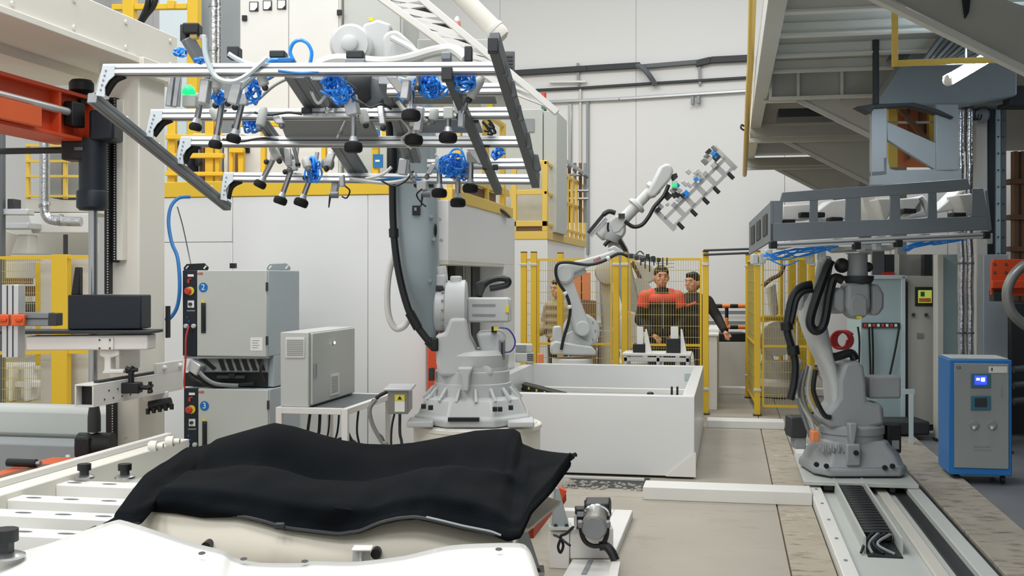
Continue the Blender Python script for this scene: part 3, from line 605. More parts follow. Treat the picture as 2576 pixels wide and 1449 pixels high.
# blue air hose on the enclosure behind the cabinets
tag(MB().tube([P(478, 495, 8.6), P(450, 498, 8.55), P(430, 520, 8.5), P(424, 560, 8.45), P(432, 610, 8.4), P(447, 650, 8.35), P(452, 720, 8.3), P(446, 770, 8.3), P(430, 798, 8.3), P(416, 804, 8.3)], .014, 8).ob('air_hose', 'bluepaint'), 'blue air hose curving down beside the control cabinets', 'hose')
tag(MB().tube([P(446, 520, 8.8), P(460, 570, 8.8), P(475, 640, 8.75), P(480, 665, 8.5)], .005, 5).ob('signal_wire', 'dgrey'), 'thin grey wire hanging on the white enclosure', 'cable')
# ================================================================== gantry press frame on the left
GX = -3.955                      # plane of the column's and beam's right face
CYF = PX(350, 700, GX).y         # column front
CYB = PX(415, 700, GX).y
cxl = PY(275, 700, CYF).x
zb0 = PX(400, 165, GX).z; zb1 = PX(445, 93, GX).z
t = thing('gantry_frame', 'cream gantry column carrying a long overhead beam', 'gantry', ((cxl + GX) / 2, CYF + .2, 0))
MB().bb((cxl, CYF, 0), (GX, CYB, zb0 + .02)).ob('column', 'offwhite', t, bevel=.008)
MB().bb((cxl - .05, CYF - .05, zb0 - .12), (GX + .06, CYB + .1, zb0)).ob('head_plate', 'offwhite', t, bevel=.006)
yend = PX(447, 120, GX).y
bm_ = MB().bb((GX - .45, 2.5, zb0), (GX, yend, zb1)).ob('beam', 'offwhite', t, bevel=.008)
MB().bb((GX - .47, 2.5, zb0 - .045), (GX + .03, yend + .02, zb0)).ob('lower_flange', 'offwhite', t, bevel=.006)
MB().bb((GX - .95, 2.5, zb0 - .1), (GX - .5, CYB, zb0 + .35)).ob('inner_beam', 'offwhite', t, bevel=.006)
for y in (5.0, 5.6, 6.2, 6.8, 7.4, 7.9):
    MB().cyl((GX, y, zb1 - .05), (GX + .012, y, zb1 - .05), .016, n=6).ob('bolt', 'white', t)
    MB().cyl((GX, y, zb0 + .04), (GX + .012, y, zb0 + .04), .016, n=6).ob('bolt', 'white', t)
for i in range(8):
    z = .3 + i * .32; MB().cyl((cxl + .12, CYF, z), (cxl + .12, CYF - .012, z), .012, n=6).ob('bolt', 'white', t)
# plate box on the column front
MB().plateY([(292, 250), (310, 250), (310, 655), (292, 655)], CYF - .05, .05).ob('rail_backing', 'offwhite', t, bevel=.004)
tag(MB().plateY([(416, 770), (422, 770), (422, 850), (416, 850)], CYB, .04).ob('cable_duct', 'black'), 'thin black cable duct on the cream gantry column', 'duct')
# toothed guide rails
for (x0, x1, y0, y1, yy, lb) in ((262, 274, 250, 740, CYF - .09, 'black toothed rack rail beside the gantry column, ending above the black box'), (274, 291, 245, 660, CYF - .06, 'short black toothed rack rail on the gantry column'), (266, 286, 1010, 1165, CYF - .06, 'black toothed rack rail at the foot of the gantry column')):
    r = thing('rack_rail', lb, 'rail', PY((x0 + x1) / 2, y1, yy))
    MB().plateY([(x0, y0), (x1, y0), (x1, y1), (x0, y1)], yy, .05).ob('rail', 'black', r, bevel=.003)
    mb = MB(); y = y0 + 3
    while y < y1 - 4: mb.plateY([(x1 - 5, y), (x1 - 2, y), (x1 - 2, y + 3), (x1 - 5, y + 3)], yy - .004, .004); y += 6.5
    stuff(mb.ob('teeth', 'alu', r))
# lift spindle with navy cylinder
SD = 7.35
t = thing('lift_spindle', 'tall steel lift spindle with a dark blue drive cylinder', 'spindle', P(240, 1250, SD))
a = lambda px, py: P(px, py, SD)
MB().cyl(a(234, 530), a(234, 1250), LN(11, SD), n=24).ob('rod', 'steel', t)
MB().cyl(a(234, 350), a(234, 480), LN(34, SD), n=28).ob('cylinder', 'navy', t)
MB().lathe(a(232, 480), (0, 0, -1), [(LN(36, SD), 0), (LN(38, SD), .01), (LN(38, SD), .11), (LN(30, SD), .13)], 28).ob('cylinder_foot', 'navy', t)
MB().pbox(222, 275, 285, 352, SD - .1, .2).ob('drive_block', 'navy', t, bevel=.02)
MB().cyl(a(207, 235), a(207, 262), LN(12, SD), n=16).ob('shaft_neck', 'black', t)
MB().lathe(a(205, 236), (0, 0, 1), [(LN(20, SD), 0), (LN(30, SD), .02), (LN(30, SD), .07), (LN(24, SD), .09)], 24).ob('hand_knob', 'black', t)
MB().pbox(152, 352, 235, 402, SD - .08, .16).ob('gear_box', 'black', t, bevel=.015)
MB().pbox(186, 370, 208, 378, SD - .09, .012).ob('rating_plate', 'dgrey', t)
MB().cyl(P(-30, 381, SD), P(155, 378, SD), LN(8, SD), n=16).ob('cross_shaft', 'vdgrey', t)
MB().lathe(a(237, 1040), (0, 0, -1), [(LN(9, SD), -.1), (LN(15, SD), 0), (LN(16, SD), .03), (LN(16, SD), .12)], 20).ob('coupling', 'vdgrey', t)
MB().cyl(a(245, 1120) - RGT * .12, a(245, 1120) + RGT * .1, LN(32, SD), n=24).ob('worm_gear', 'black', t)
MB().pbox(185, 1100, 225, 1152, SD - .1, .2).ob('gear_housing', 'black', t, bevel=.015)
# orange lifting beams
OX = -4.18
def XP(px, py): return PX(px, py, OX)
ye = XP(228, 300).y
for nm, z0_, z1_, lb in (('upper', 2.62, 2.88, 'upper orange lifting beam joined to the spindle drive'), ('lower', .40, .50, 'lower orange lifting beam near the floor')):
    t = thing('lifting_beam', lb, 'beam', (OX - .1, 6, z0_))
    if nm == 'upper':
        MB().bb((OX - .05, 3.2, z0_), (OX - .03, ye, z1_)).ob('web', 'orange', t)
        MB().bb((OX - .26, 3.2, z0_ - .025), (OX + .03, ye, z0_)).ob('bottom_flange', 'orange', t, bevel=.004)
        MB().bb((OX - .2, 3.2, z1_), (OX + .03, 6.75, z1_ + .025)).ob('top_flange', 'orange', t, bevel=.004)
        for y in (6.35, 6.85): MB().bb((OX - .03, y, z0_), (OX + .025, y + .025, z1_)).ob('rib', 'orange', t)
        MB().cyl((OX + .01, 4, 2.77), (OX + .01, ye - .2, 2.77), .025, n=14).ob('lead_screw', 'alu', t)
        MB().bb((OX + .03, 4.0, z0_), (OX + .075, XP(78, 290).y, z0_ + .12)).ob('cover_plate', 'orange2', t, bevel=.004)
        MB().bb((OX - .02, ye - .28, 2.68), (OX + .05, ye - .14, 2.84)).ob('bearing_block', 'black', t, bevel=.01)
        MB().ext([(OX - .2, ye, z0_), (OX + .02, ye, z0_), (OX + .02, ye, z1_), (OX - .2, ye, z1_)], (0, .02, 0)).ob('end_plate', 'orange', t)
    else:
        MB().bb((OX - .28, 3.2, z1_ - .03), (OX + .03, ye, z1_)).ob('top_flange', 'orange2', t, bevel=.004)
        MB().bb((OX - .05, 3.2, z0_ - .1), (OX - .02, ye, z1_ - .03)).ob('web', 'orange', t)
        for y in (5.9, 6.5, 6.9): MB().bb((OX - .02, y, z0_ - .08), (OX + .02, y + .025, z1_ - .03)).ob('rib', 'orange', t)
        MB().bb((OX - .16, 4.6, z1_), (OX - .0, 6.45, z1_ + .006)).ob('wear_plate', 'rust', t)
t = thing('shaft_end', 'black bolted shaft end resting on the lower orange beam', 'shaft', (OX - .12, 6.3, .507))
MB().cyl((OX - .3, 6.3, .535), (OX - .1, 6.3, .535), .026, n=16).ob('sleeve', 'black', t); MB().cyl((OX - .1, 6.3, .535), (OX - .07, 6.3, .535), .018, n=6).ob('nut', 'steel', t)
# horizontal white carriage beam with black plate and black box
HD = 7.0
t = thing('carriage_beam', 'white horizontal carriage beam with black top plate', 'beam', P(210, 885, HD))
MB().plate([(65, 846), (372, 842), (372, 880), (65, 882)], HD, .16).ob('beam', 'white', t, bevel=.008)
MB().plate([(-20, 832), (378, 832), (378, 840), (-20, 841)], HD - .03, .26).ob('top_plate', 'vdgrey', t, bevel=.004)
MB().plate([(245, 850), (285, 850), (285, 880), (245, 880)], HD - .012, .012).ob('joint_plate', 'white', t, bevel=.003)
for px, py in ((250, 855), (276, 855), (250, 876), (276, 876)): MB().cyl(P(px, py, HD - .012), P(px, py, HD - .02), .006, n=6).ob('bolt', 'vdgrey', t)
MB().plate([(250, 880), (300, 880), (300, 895), (278, 900), (278, 930), (310, 930), (310, 940), (255, 940), (262, 930), (262, 900), (250, 895)], HD + .02, .1).ob('hanger', 'white', t, bevel=.006)
MB().plate([(300, 880), (350, 878), (350, 925), (300, 930)], HD + .2, .02).ob('web_plate', 'white', t)
mc_ = thing('motor_cover', 'large black motor cover box on the white carriage beam', 'cover', P(262, 830, HD + .1))
MB().plate([(170, 742), (355, 742), (355, 828), (170, 830)], HD + .05, .2).ob('box', 'navy', mc_, bevel=.008)
MB().plate([(188, 672), (200, 672), (200, 742), (178, 742)], HD + .15, .06).ob('gear_stub', 'black', mc_, bevel=.006)
# square tube arm running away from the camera
TX = PX(0, 0, -1).x  # placeholder keeps helper order
a0 = P(235, 1025, 6.7); xt = a0.x; y0t = a0.y; w_ = .125
zt_, zb_ = PX(235, 968, xt).z, PX(235, 1025, xt).z
y1t = PX(460, 960, xt).y
t = thing('square_tube_arm', 'white square tube arm with black clamps and open end', 'arm', (xt - w_ / 2, (y0t + y1t) / 2, zb_))
th = .01
for lo, hi in (((xt - w_, y0t, zb_), (xt, y1t, zb_ + th)), ((xt - w_, y0t, zt_ - th), (xt, y1t, zt_)), ((xt - w_, y0t, zb_ + th), (xt - w_ + th, y1t, zt_ - th)), ((xt - th, y0t, zb_ + th), (xt, y1t, zt_ - th))):
    MB().bb(lo, hi).ob('tube_wall', 'white', t, bevel=.002)
MB().bb((xt - w_ + th, y0t + .06, zb_ + th), (xt - th, y0t + .08, zt_ - th)).ob('tube_plug', 'black', t)
for i in range(10): MB().cyl((xt, y0t + .12 + i * .05, zb_ + .035 + .05 * (i % 2)), (xt + .003, y0t + .12 + i * .05, zb_ + .035 + .05 * (i % 2)), .006, n=8).ob('bolt_hole', 'vdgrey', t)
MB().bb((xt - .06, y0t + .1, zt_), (xt - .02, y1t - .1, zt_ + .015)).ob('slide_rail', 'vdgrey', t)
pl = MB().bb((xt - .02, y0t + .75, zt_), (xt, y1t, zt_ + .07)).ob('stop_plate', 'white', t, bevel=.004)
for i in range(2): MB().sph((xt + .006, y0t + .85 + i * .22, zt_ + .035), .018, 10, 6).ob('stop_bolt', 'white', pl)
def knob_cluster(c, s, label, par=None):
    k = thing('clamp_knob', label, 'clamp', V(c) - UPV * s)
    MB().obox(c, s * 1.6, s * 1.2, s * .9, RGT, FWD).ob('block', 'black', k, bevel=.006)
    MB().cyl(V(c) + UPV * s * .4, V(c) + UPV * s * 1.4, s * .25, n=10).ob('stem', 'black', k)
    for kk in range(5):
        an = kk * 1.257; MB().cyl(V(c) + UPV * s * 1.5 + RGT * math.cos(an) * s * .1, V(c) + UPV * s * 1.5 + RGT * math.cos(an) * s * .55 + UPV * math.sin(an) * s * .3, s * .17, n=8).ob('lobe', 'black', k)
    MB().cyl(V(c) + RGT * s * .7, V(c) + RGT * s * 1.5, s * .2, n=10).ob('stem', 'black', k)
    for kk in range(5):
        an = kk * 1.257; MB().cyl(V(c) + RGT * s * 1.6, V(c) + RGT * s * 1.6 + UPV * math.cos(an) * s * .5 + FWD * math.sin(an) * s * .5, s * .16, n=8).ob('lobe', 'black', k)
    return k
knob_cluster(P(330, 975, 7.05), .075, 'black star knob clamp on the white square tube arm')
k = thing('roller_clamp', 'black serrated clamp bar below the white square tube arm', 'clamp', P(402, 1035, 7.5))
MB().cyl(P(376, 1022, 7.5), P(430, 1012, 7.5), .035, n=12).ob('bar', 'black', k)
for i in range(5): MB().cyl(P(372 + i * 15, 1028 - i * 3, 7.46), P(372 + i * 15, 1042 - i * 3, 7.46), .014, n=8).ob('lug', 'black', k)
MB().pbox(360, 985, 420, 1010, 7.55, .04).ob('mount', 'white', k, bevel=.006)
# aluminium profile cross with orange clamps
AD = 6.2
t = thing('profile_cross', 'aluminium profile post and arm joined by orange clamps', 'frame', P(25, 905, AD))
MB().pbox(4, 716, 46, 900, AD, .09).ob('post', 'alu', t, bevel=.004)
for px in (18, 32): MB().pbox(px - 1.5, 718, px + 1.5, 898, AD - .002, .004).ob('groove', 'vdgrey', t)
MB().pbox(46, 786, 122, 820, AD + .01, .08).ob('arm', 'alud', t, bevel=.004); MB().pbox(122, 788, 143, 820, AD + .005, .085).ob('end_cap', 'vdgrey', t, bevel=.004)
MB().pbox(50, 800, 120, 803, AD + .006, .004).ob('groove', 'vdgrey', t)
for x0 in (-12, 27):
    c_ = MB().pbox(x0, 791, x0 + 33, 820, AD - .03, .03).ob('clamp', 'orange2', t, bevel=.005)
    MB().pbox(x0 + 10, 800, x0 + 27, 809, AD - .045, .015).ob('clamp_lever', 'orange', c_, bevel=.004)
tag(MB().bb((-9, 9.0, .25), (P(225, 1100, 9).x, 9.25, .55)).ob('conveyor_roll', 'cab', bevel=.06), 'grey rounded conveyor edge behind the lower orange beam', 'conveyor')
tag(MB().bb((-9, 8.6, 0), (P(230, 1150, 8.6).x, 8.95, .28)).ob('roller_conveyor', 'grey', bevel=.02), 'grey conveyor base behind the lower orange beam', 'conveyor')

# ================================================================== background on the far left
wy = 13.0
f = thing('mesh_fence', 'yellow posted mesh fence behind the spindle', 'fence', P(100, 1060, 12.5))
fy = 12.3
MB().plateY([(128, 640), (168, 640), (168, 1110), (128, 1110)], fy, .1).ob('post', 'yellow', f, bevel=.006)
MB().plateY([(88, 660), (105, 660), (105, 920), (88, 920)], fy + .5, .08).ob('post', 'yellow', f, bevel=.006)
MB().plateY([(-20, 645), (232, 642), (232, 650), (-20, 653)], fy + .02, .03).ob('top_rail', 'yellow', f)
MB().plateY([(-20, 884), (232, 880), (232, 889), (-20, 893)], fy + .02, .03).ob('mid_rail', 'yellow', f)
mb = MB()
for i in range(22): mb.plateY([(-10 + i * 5.2, 650), (-9 + i * 5.2, 650), (-9 + i * 5.2, 1100), (-10 + i * 5.2, 1100)], fy + .03, .004)
for i in range(17): mb.plateY([(-10, 655 + i * 27), (110, 655 + i * 27), (110, 656.2 + i * 27), (-10, 656.2 + i * 27)], fy + .034, .004)
stuff(mb.ob('wire_mesh', 'wire', f))
tag(MB().plateY([(102, 650), (235, 650), (235, 1110), (102, 1110)], fy + .25, .06).ob('screen_panel', 'beigegrey'), 'beige screen panel behind the yellow fence post', 'panel')
t = thing('far_machine', 'pale far machine line with shelves behind the mesh fence', 'machine', P(60, 900, 15.5))
for (x0, y0, x1, y1, d_, m) in ((-20, 560, 230, 640, 16.5, 'beigegrey'), (-20, 660, 90, 700, 15.8, 'white'), (-20, 700, 60, 715, 15.2, 'rust'), (50, 720, 110, 745, 15.4, 'brown'), (50, 760, 90, 795, 15.3, 'vdgrey'), (-20, 915, 100, 930, 15.5, 'white'), (-20, 960, 100, 975, 15.4, 'white'), (20, 920, 30, 1010, 15.3, 'white'), (60, 920, 70, 1010, 15.3, 'white'), (-20, 745, 60, 900, 16.2, 'beigegrey')):
    MB().pbox(x0, y0, x1, y1, d_, .3).ob('frame', m, t, bevel=.01)
for i in range(5): MB().pbox(48 + i * 8, 780, 54 + i * 8, 796, 15.2, .08).ob('reel', 'black', t, bevel=.004)
t = thing('far_platform', 'far white hood with yellow railing and grey cabinets', 'platform', P(150, 590, 15))
MB().plate([(62, 500), (235, 505), (235, 535), (62, 533)], 15, 1.2).ob('deck', 'beigegrey', t, bevel=.01)
MB().loft([[P(x, y, d_) for x, y, d_ in ((70 + k * 4, 535 + k * 20, 15), (235, 535 + k * 20, 15), (235, 535 + k * 20, 16.2), (70 + k * 4, 535 + k * 20, 16.2))] for k in (0, 1, 2, 2.6)]).ob('hood', 'white', t, bevel=.02)
for x0 in (64, 158): MB().pbox(x0, 362, x0 + 8, 500, 15, .07).ob('post', 'paleyellow', t)
for y0 in (362, 402, 440, 490): MB().pbox(64, y0, 225, y0 + 6, 14.98, .06).ob('rail', 'paleyellow', t)
for x0, x1 in ((125, 155), (165, 220)): MB().pbox(x0, 375, x1, 498, 15.3, .5).ob('cabinet', 'grey', t, bevel=.01)
t = thing('exhaust_duct', 'silver exhaust duct bending over the far white hood', 'duct', P(115, 560, 14.4))
MB().tube([P(112, 330, 14.4), P(112, 420, 14.4), P(112, 515, 14.4), P(118, 545, 14.4), P(140, 555, 14.4), P(205, 558, 14.4)], LN(12, 14.4), 16).ob('pipe', 'foil', t)
for c_ in ((112, 515), (150, 556)): MB().cyl(P(c_[0] - 1, c_[1] - 3, 14.4), P(c_[0] + (1 if c_[0] < 120 else 6), c_[1] + (4 if c_[0] < 120 else -2), 14.4), LN(15, 14.4), n=16).ob('joint_ring', 'steel', t)
t = thing('steel_mast', 'dark steel mast at the far left behind the orange beam', 'mast', P(2, 640, 14))
MB().pbox(-14, 330, 4, 1060, 13.8, .12).ob('shaft', 'dgrey', t, bevel=.01); MB().pbox(18, 500, 36, 530, 13.9, .2).ob('motor', 'vdgrey', t, bevel=.01); MB().pbox(-20, 525, 70, 540, 13.85, .2).ob('arm', 'alu', t, bevel=.01)
t = thing('machine_bed', 'pale far machine bed with tubes beside the steel mast', 'machine', P(40, 640, 15.4))
MB().pbox(-20, 560, 72, 575, 14.6, .4).ob('slide', 'alu', t, bevel=.01); MB().pbox(-20, 590, 72, 640, 14.8, .3).ob('bed', 'white', t, bevel=.02)
MB().cyl(P(10, 640, 14.5), P(30, 585, 14.5), .08, n=12).ob('strut', 'beigegrey', t); MB().cyl(P(165, 590, 14.5), P(165, 640, 14.5), .03, n=10).ob('tube', 'vdgrey', t)
# ================================================================== slotted table in front, moulds and black cloth
TZ2 = .80
def T(px, py, z=TZ2): return PZ(px, py, z)
xr0 = T(230, 1188).x
t = thing('slotted_table', 'white slotted steel table under the moulds', 'table', (-1.5, 4.6, 0))
ylo, yhi = 2.2, T(463, 1120).y + .1
MB().bb((xr0 - .14, ylo, TZ2 - .16), (xr0, yhi, TZ2 + .02)).ob('side_rail', 'offwhite', t, bevel=.006)
MB().bb((xr0 - .14, ylo, TZ2 + .02), (xr0 - .10, yhi, TZ2 + .05)).ob('rim', 'white', t, bevel=.004)
MB().bb((xr0 - .3, T(300, 1165).y, TZ2 + .02), (xr0 - .28, T(300, 1165).y + .01, TZ2 + .03)).ob('edge_mark', 'white', t)
ys = [T(250, y).y for y in (1214, 1256, 1295, 1343, 1402)] + [2.6, 2.35]
XRT = 1.0 - 1.0
xe = [T(p, q).x for p, q in ((360, 1214), (330, 1256), (300, 1295), (250, 1343), (190, 1402))] + [-2.0, -2.0]
for i, y in enumerate(ys):
    s_ = MB().bb((xr0, y - .05, TZ2 - .07), (xe[i], y + .055, TZ2 - .005)).ob('slat', 'white', t, bevel=.006)
    for k in range(7):
        cx = xr0 + .06 + k * .17 + (i % 2) * .03; s0 = MB()
        if cx > xe[i] - .04: continue
        s0.add([(cx + .03 * math.cos(a_ * .5236) * (1.2), y - .0 + .014 * math.sin(a_ * .5236), TZ2 - .0045) for a_ in range(12)], [tuple(range(12))])
        s0.ob('slot', 'dgrey', s_)
MB().bb((xr0, ylo, TZ2 - .13), (min(xe[:5]) - .02, yhi - .05, TZ2 - .10)).ob('tray', 'cab', t)
for x in (xr0 - .12, -2.2):
    for y in (2.6, yhi - .25): MB().bb((x, y, 0), (x + .1, y + .1, TZ2 - .16)).ob('leg', 'offwhite', t, bevel=.006)
for px, py in ((212, 1205), (314, 1205), (12, 1405)):
    c_ = PZ(px, py, TZ2); lb = {212: 'black T-handle clamp on the table slat near the rim', 314: 'black T-handle clamp beside the edge of the black cloth', 12: 'large black T-handle clamp beside the white mould'}[px]
    k = thing('table_clamp', lb, 'clamp', c_); s = 1.0 if px > 100 else 1.4
    MB().lathe(c_, UPV, [(.03 * s, 0), (.045 * s, .004), (.045 * s, .012), (.03 * s, .02)], 18).ob('washer', 'steel', k)
    MB().cyl(c_ + UPV * .02, c_ + UPV * .04 * s, .02 * s, n=6).ob('nut', 'vdgrey', k)
    MB().cyl(c_ + UPV * .04 * s, c_ + UPV * .068 * s, .03 * s, n=14).ob('knob', 'black', k)
for px, py in ((390, 1122), (432, 1110)):
    c_ = PZ(px, py, TZ2 + .09); k = tag(MB().lathe(c_, RGT, [(.02, -.03), (.026, -.02), (.026, .01), (.014, .012), (.014, .04)], 12).ob('stop_screw', 'offwhite'), 'pale stop screw at the far end of the table rim', 'screw', 'stop screws on the table rim')
# --- cloth covered mould: silhouette columns (far edge, hem)
colsT = [((470, 1128), (258, 1320)), ((500, 1126), (300, 1330)), ((532, 1118), (350, 1318)), ((552, 1105), (378, 1284)), ((610, 1088), (440, 1288)), ((690, 1066), (510, 1300)), ((740, 1075), (590, 1299)), ((800, 1093), (650, 1310)), ((862, 1110), (715, 1330)), ((920, 1119), (780, 1338)), ((985, 1121), (850, 1346)), ((1040, 1116), (905, 1338)), ((1090, 1107), (960, 1316)), ((1145, 1096), (1005, 1306)), ((1195, 1086), (1050, 1303)), ((1250, 1082), (1100, 1314)), ((1292, 1081), (1165, 1330)), ((1306, 1090), (1235, 1344)), ((1312, 1118), (1278, 1360)), ((1345, 1132), (1308, 1352)), ((1385, 1139), (1335, 1290)), ((1420, 1143), (1385, 1238)), ((1452, 1146), (1432, 1172))]
def interp(cols, s):
    f = s * (len(cols) - 1); i = min(int(f), len(cols) - 2); q = f - i
    return [tuple(a + (b - a) * q for a, b in zip(cols[i][k], cols[i + 1][k])) for k in (0, 1)]
NS, NT = 140, 46; DF, DN = 5.75, 4.35
rows = []; under = []
for j in range(NT + 1):
    tt = j / NT; r = []
    for i in range(NS + 1):
        s = i / NS; (tx, ty), (hx, hy) = interp(colsT, s)
        # screen profile with a valley behind a front roll
        q = tt; px_ = tx + (hx - tx) * q; py_ = ty + (hy - ty) * q
        dd = DF + (DN - DF) * min(1, (q / .80)) ** .9
        if q > .8: dd = DN - .05 * math.sin((q - .8) / .2 * 1.2)
        dd += (s - .5) * -.25
        fold = .035 * math.sin(s * 9 + q * 6) + .03 * math.sin(s * 21 - q * 9) * q + .05 * noise.noise(V((s * 6, q * 3, 1.7))) + .02 * noise.noise(V((s * 18, q * 7, 4.2)))
        fold *= math.sin(math.pi * min(1, max(0, q))) ** .6
        valley = -.17 * math.exp(-((q - .30) / .13) ** 2) * min(1, max(0, (s - .05) / .1)) * min(1, max(0, (.85 - s) / .1))
        dd2 = dd - fold * 1.5
        lf = max(0, 1 - s / .13)
        if lf: dd2 = dd2 + ((CAMH - .825) * F / max(60, py_ - HY) - dd2) * lf ** .7
        p = P(px_, py_, dd2); p.z += valley * .55 + fold * .35 + (.035 * math.sin(math.pi * q) if q < .85 else 0)
        r.append(p)
    rows.append(r)
c = thing('draped_cloth', 'large black cloth draped over the cream mould', 'cloth', (-1.2, 5, .7))
MB().grid(rows).ob('cloth', 'cloth', c, solid=.012, ang=80)
MB().tube([rows[-1][i] + V((0, 0, .004)) for i in range(4, NS - 22, 3)], .007, 6, smooth=2).ob('hem', 'vdgrey', c)
MB().tube([rows[-1][i] - FWD * .006 + V((0, 0, .012)) for i in range(92, NS - 26, 2)], .005, 6, smooth=2).ob('hem_tape', 'grey', c)
tag(MB().tube([PZ(190, 1347, TZ2 + .03), PZ(215, 1338, TZ2 + .03), PZ(240, 1326, TZ2 + .03)], .006, 6).ob('loose_strap', 'vdgrey'), 'thin dark strap lying at the corner of the black cloth', 'strap')
tag(MB().pbox(690, 1316, 716, 1333, 4.28, .02).ob('felt_pad', 'vdgrey', bevel=.006), 'small dark felt pad under the hem of the black cloth', 'pad')
# --- cream mould body below the cloth
mould = thing('cream_mould', 'cream moulded shell standing under the black cloth', 'mould', (-1.1, 4.8, .3))
pr = []
front = [(300, 1335), (352, 1300), (400, 1276), (500, 1280), (600, 1280), (700, 1296), (800, 1310), (870, 1312), (950, 1296), (1050, 1284), (1150, 1300), (1250, 1322), (1290, 1335)]
low = [(320, 1440), (372, 1440), (420, 1440), (500, 1440), (600, 1440), (700, 1441), (800, 1441), (870, 1440), (950, 1436), (1050, 1430), (1150, 1420), (1250, 1410), (1288, 1406)]
rows2 = []
for (a0, b0), (a1, b1) in zip(front, low):
    col = []
    col.append(P(a0 + 120, b0 - 90, 5.4) - UPV * .04); col.append(P(a0 + 40, b0 - 20, 4.75) - UPV * .03)
    for k in range(7):
        q = k / 6; col.append(P(a0 + (a1 - a0) * q, b0 + (b1 - b0) * q, 4.42 - .12 * math.sin(q * 1.6)))
    col.append(P(a1, b1 + 60, 4.3))
    rows2.append(col)
MB().grid(rows2).ob('shell', 'mould', mould, solid=.02, ang=60)
def disc(px, py, d, r, nm, m, par, th=.01):
    a_ = P(px, py, d); return MB().cyl(a_, a_ + FWD * th, LN(r, d), n=22).ob(nm, m, par)
disc(517, 1376, 4.27, 12, 'drain_hole', 'black', mould, .06); disc(945, 1394, 4.27, 13, 'drain_hole', 'black', mould, .06)
bk = MB().pbox(886, 1384, 932, 1418, 4.24, .004).ob('bracket_plate', 'cab', mould, bevel=.002)
MB().pbox(884, 1382, 934, 1387, 4.18, .07).ob('flange', 'white', bk, bevel=.002); MB().pbox(904, 1387, 910, 1418, 4.22, .03).ob('stiffener', 'white', bk, bevel=.002)
MB().beam(P(640, 1424, 4.24), P(790, 1432, 4.24), .012, .03).ob('edge_strip', 'darkred', mould)
MB().bb((-2.2, 4.35, .0), (-1.2, 4.55, .25)).ob('support_frame', 'white', mould, bevel=.01)
MB().bb((-2.2, 5.2, .0), (-1.2, 5.4, .25)).ob('support_frame', 'white', mould, bevel=.01)
for x in (-2.1, -1.35): MB().bb((x, 4.4, .25), (x + .1, 5.3, .62)).ob('support_post', 'white', mould, bevel=.01)
# --- glossy white mould nearest
edge = [(-120, 1470), (0, 1428), (45, 1395), (130, 1370), (215, 1338), (288, 1314), (310, 1314), (350, 1326), (430, 1352), (500, 1374), (562, 1389), (590, 1407), (650, 1419), (760, 1421), (790, 1416), (880, 1418), (950, 1412), (1020, 1402), (1080, 1388), (1140, 1376), (1230, 1371), (1305, 1371), (1324, 1380), (1332, 1396), (1322, 1420)]
edge = [(p.x, p.y) for p in spline([V((a, b_, 0)) for a, b_ in edge], 3)]
rows3 = []
for k in range(15):
    q = k / 14; r = []
    for i, (ex, ey) in enumerate(edge):
        d_ = 3.75 - 1.15 * q
        u_ = i / (len(edge) - 1)
        py_ = ey + (2 if k else 0) * q * 20 + (1800 - ey) * (q ** 1.25) * .82
        px_ = ex + (ex - 900) * q * .22
        bump = .012 * math.sin(u_ * 11) * q + .02 * math.sin(math.pi * q) * math.exp(-((u_ - .24) / .12) ** 2)
        p = P(px_, py_, d_); p.z += bump; r.append(p)
    if k == 0:
        rows3.append([p + FWD * .02 - UPV * .12 for p in r]); rows3.append([p + FWD * .02 - UPV * .02 for p in r])
    rows3.append(r)
wm = thing('white_mould', 'glossy white moulded shell with raised shoulders in front of the cream mould', 'mould', (-1.2, 3.2, .5))
MB().grid(rows3).ob('shell', 'gloss_white', wm, solid=.012, ang=70)
for px, py, d_ in ((510, 1399, 3.6), (1255, 1389, 3.62), (615, 1413, 3.7), (768, 1419, 3.72)):
    c_ = P(px, py, d_); MB().add([c_ + RGT * (.012 * math.cos(k * .5236)) + (FWD * .5 + UPV * .2) * (.018 * math.sin(k * .5236)) - FWD * .01 + UPV * .012 for k in range(12)], [tuple(range(12))]).ob('hole', 'vdgrey', wm)
MB().bb((-2.6, 2.4, 0), (-.8, 2.6, .45)).ob('support_frame', 'white', wm, bevel=.01)
MB().bb((-2.2, 2.3, .45), (-2.1, 2.7, .62)).ob('support_post', 'white', wm); MB().bb((-.95, 2.3, .45), (-.85, 2.7, .62)).ob('support_post', 'white', wm)
# --- end frame with gussets, orange bar and flood light
FZ = .06
def Q(px, py, z=FZ): return PZ(px, py, z)
ef = thing('welded_stand', 'white welded floor stand under the flood light', 'stand', (-.55, 7, 0))
xb_ = Q(1592, 1283).x; xa_ = Q(1545, 1283).x; yf = Q(1592, 1283).y; yn = Q(1552, 1400).y
MB().bb((xa_, yn, 0), (xb_, yf, FZ)).ob('side_bar', 'white', ef, bevel=.006)
MB().bb((Q(1395, 1283).x, yf - .1, 0), (xa_, yf, FZ)).ob('cross_bar', 'white', ef, bevel=.006)
dq = (Q(1490, 1406) - CAM).dot(FWD)
pb = MB().pbox(1434, 1330, 1543, 1406, dq, .3).ob('lamp_block', 'white', ef, bevel=.006)
dn = (Q(1480, 1449) - CAM).dot(FWD)
MB().ext([Q(1440, 1407), Q(1546, 1407), Q(1535, 1470), Q(1404, 1470)], -UPV * .058).ob('front_plate', 'white', ef, bevel=.003)
MB().ext([Q(1480, 1408, FZ + .004), Q(1492, 1408, FZ + .004), Q(1476, 1444, FZ + .004), Q(1462, 1444, FZ + .004)], -UPV * .003).ob('slot', 'grey', ef)
MB().ext([Q(1538, 1412, .1), Q(1561, 1412, .1), Q(1550, 1470, .1), Q(1524, 1470, .1)], -UPV * .098).ob('step_bar', 'white', ef, bevel=.003)
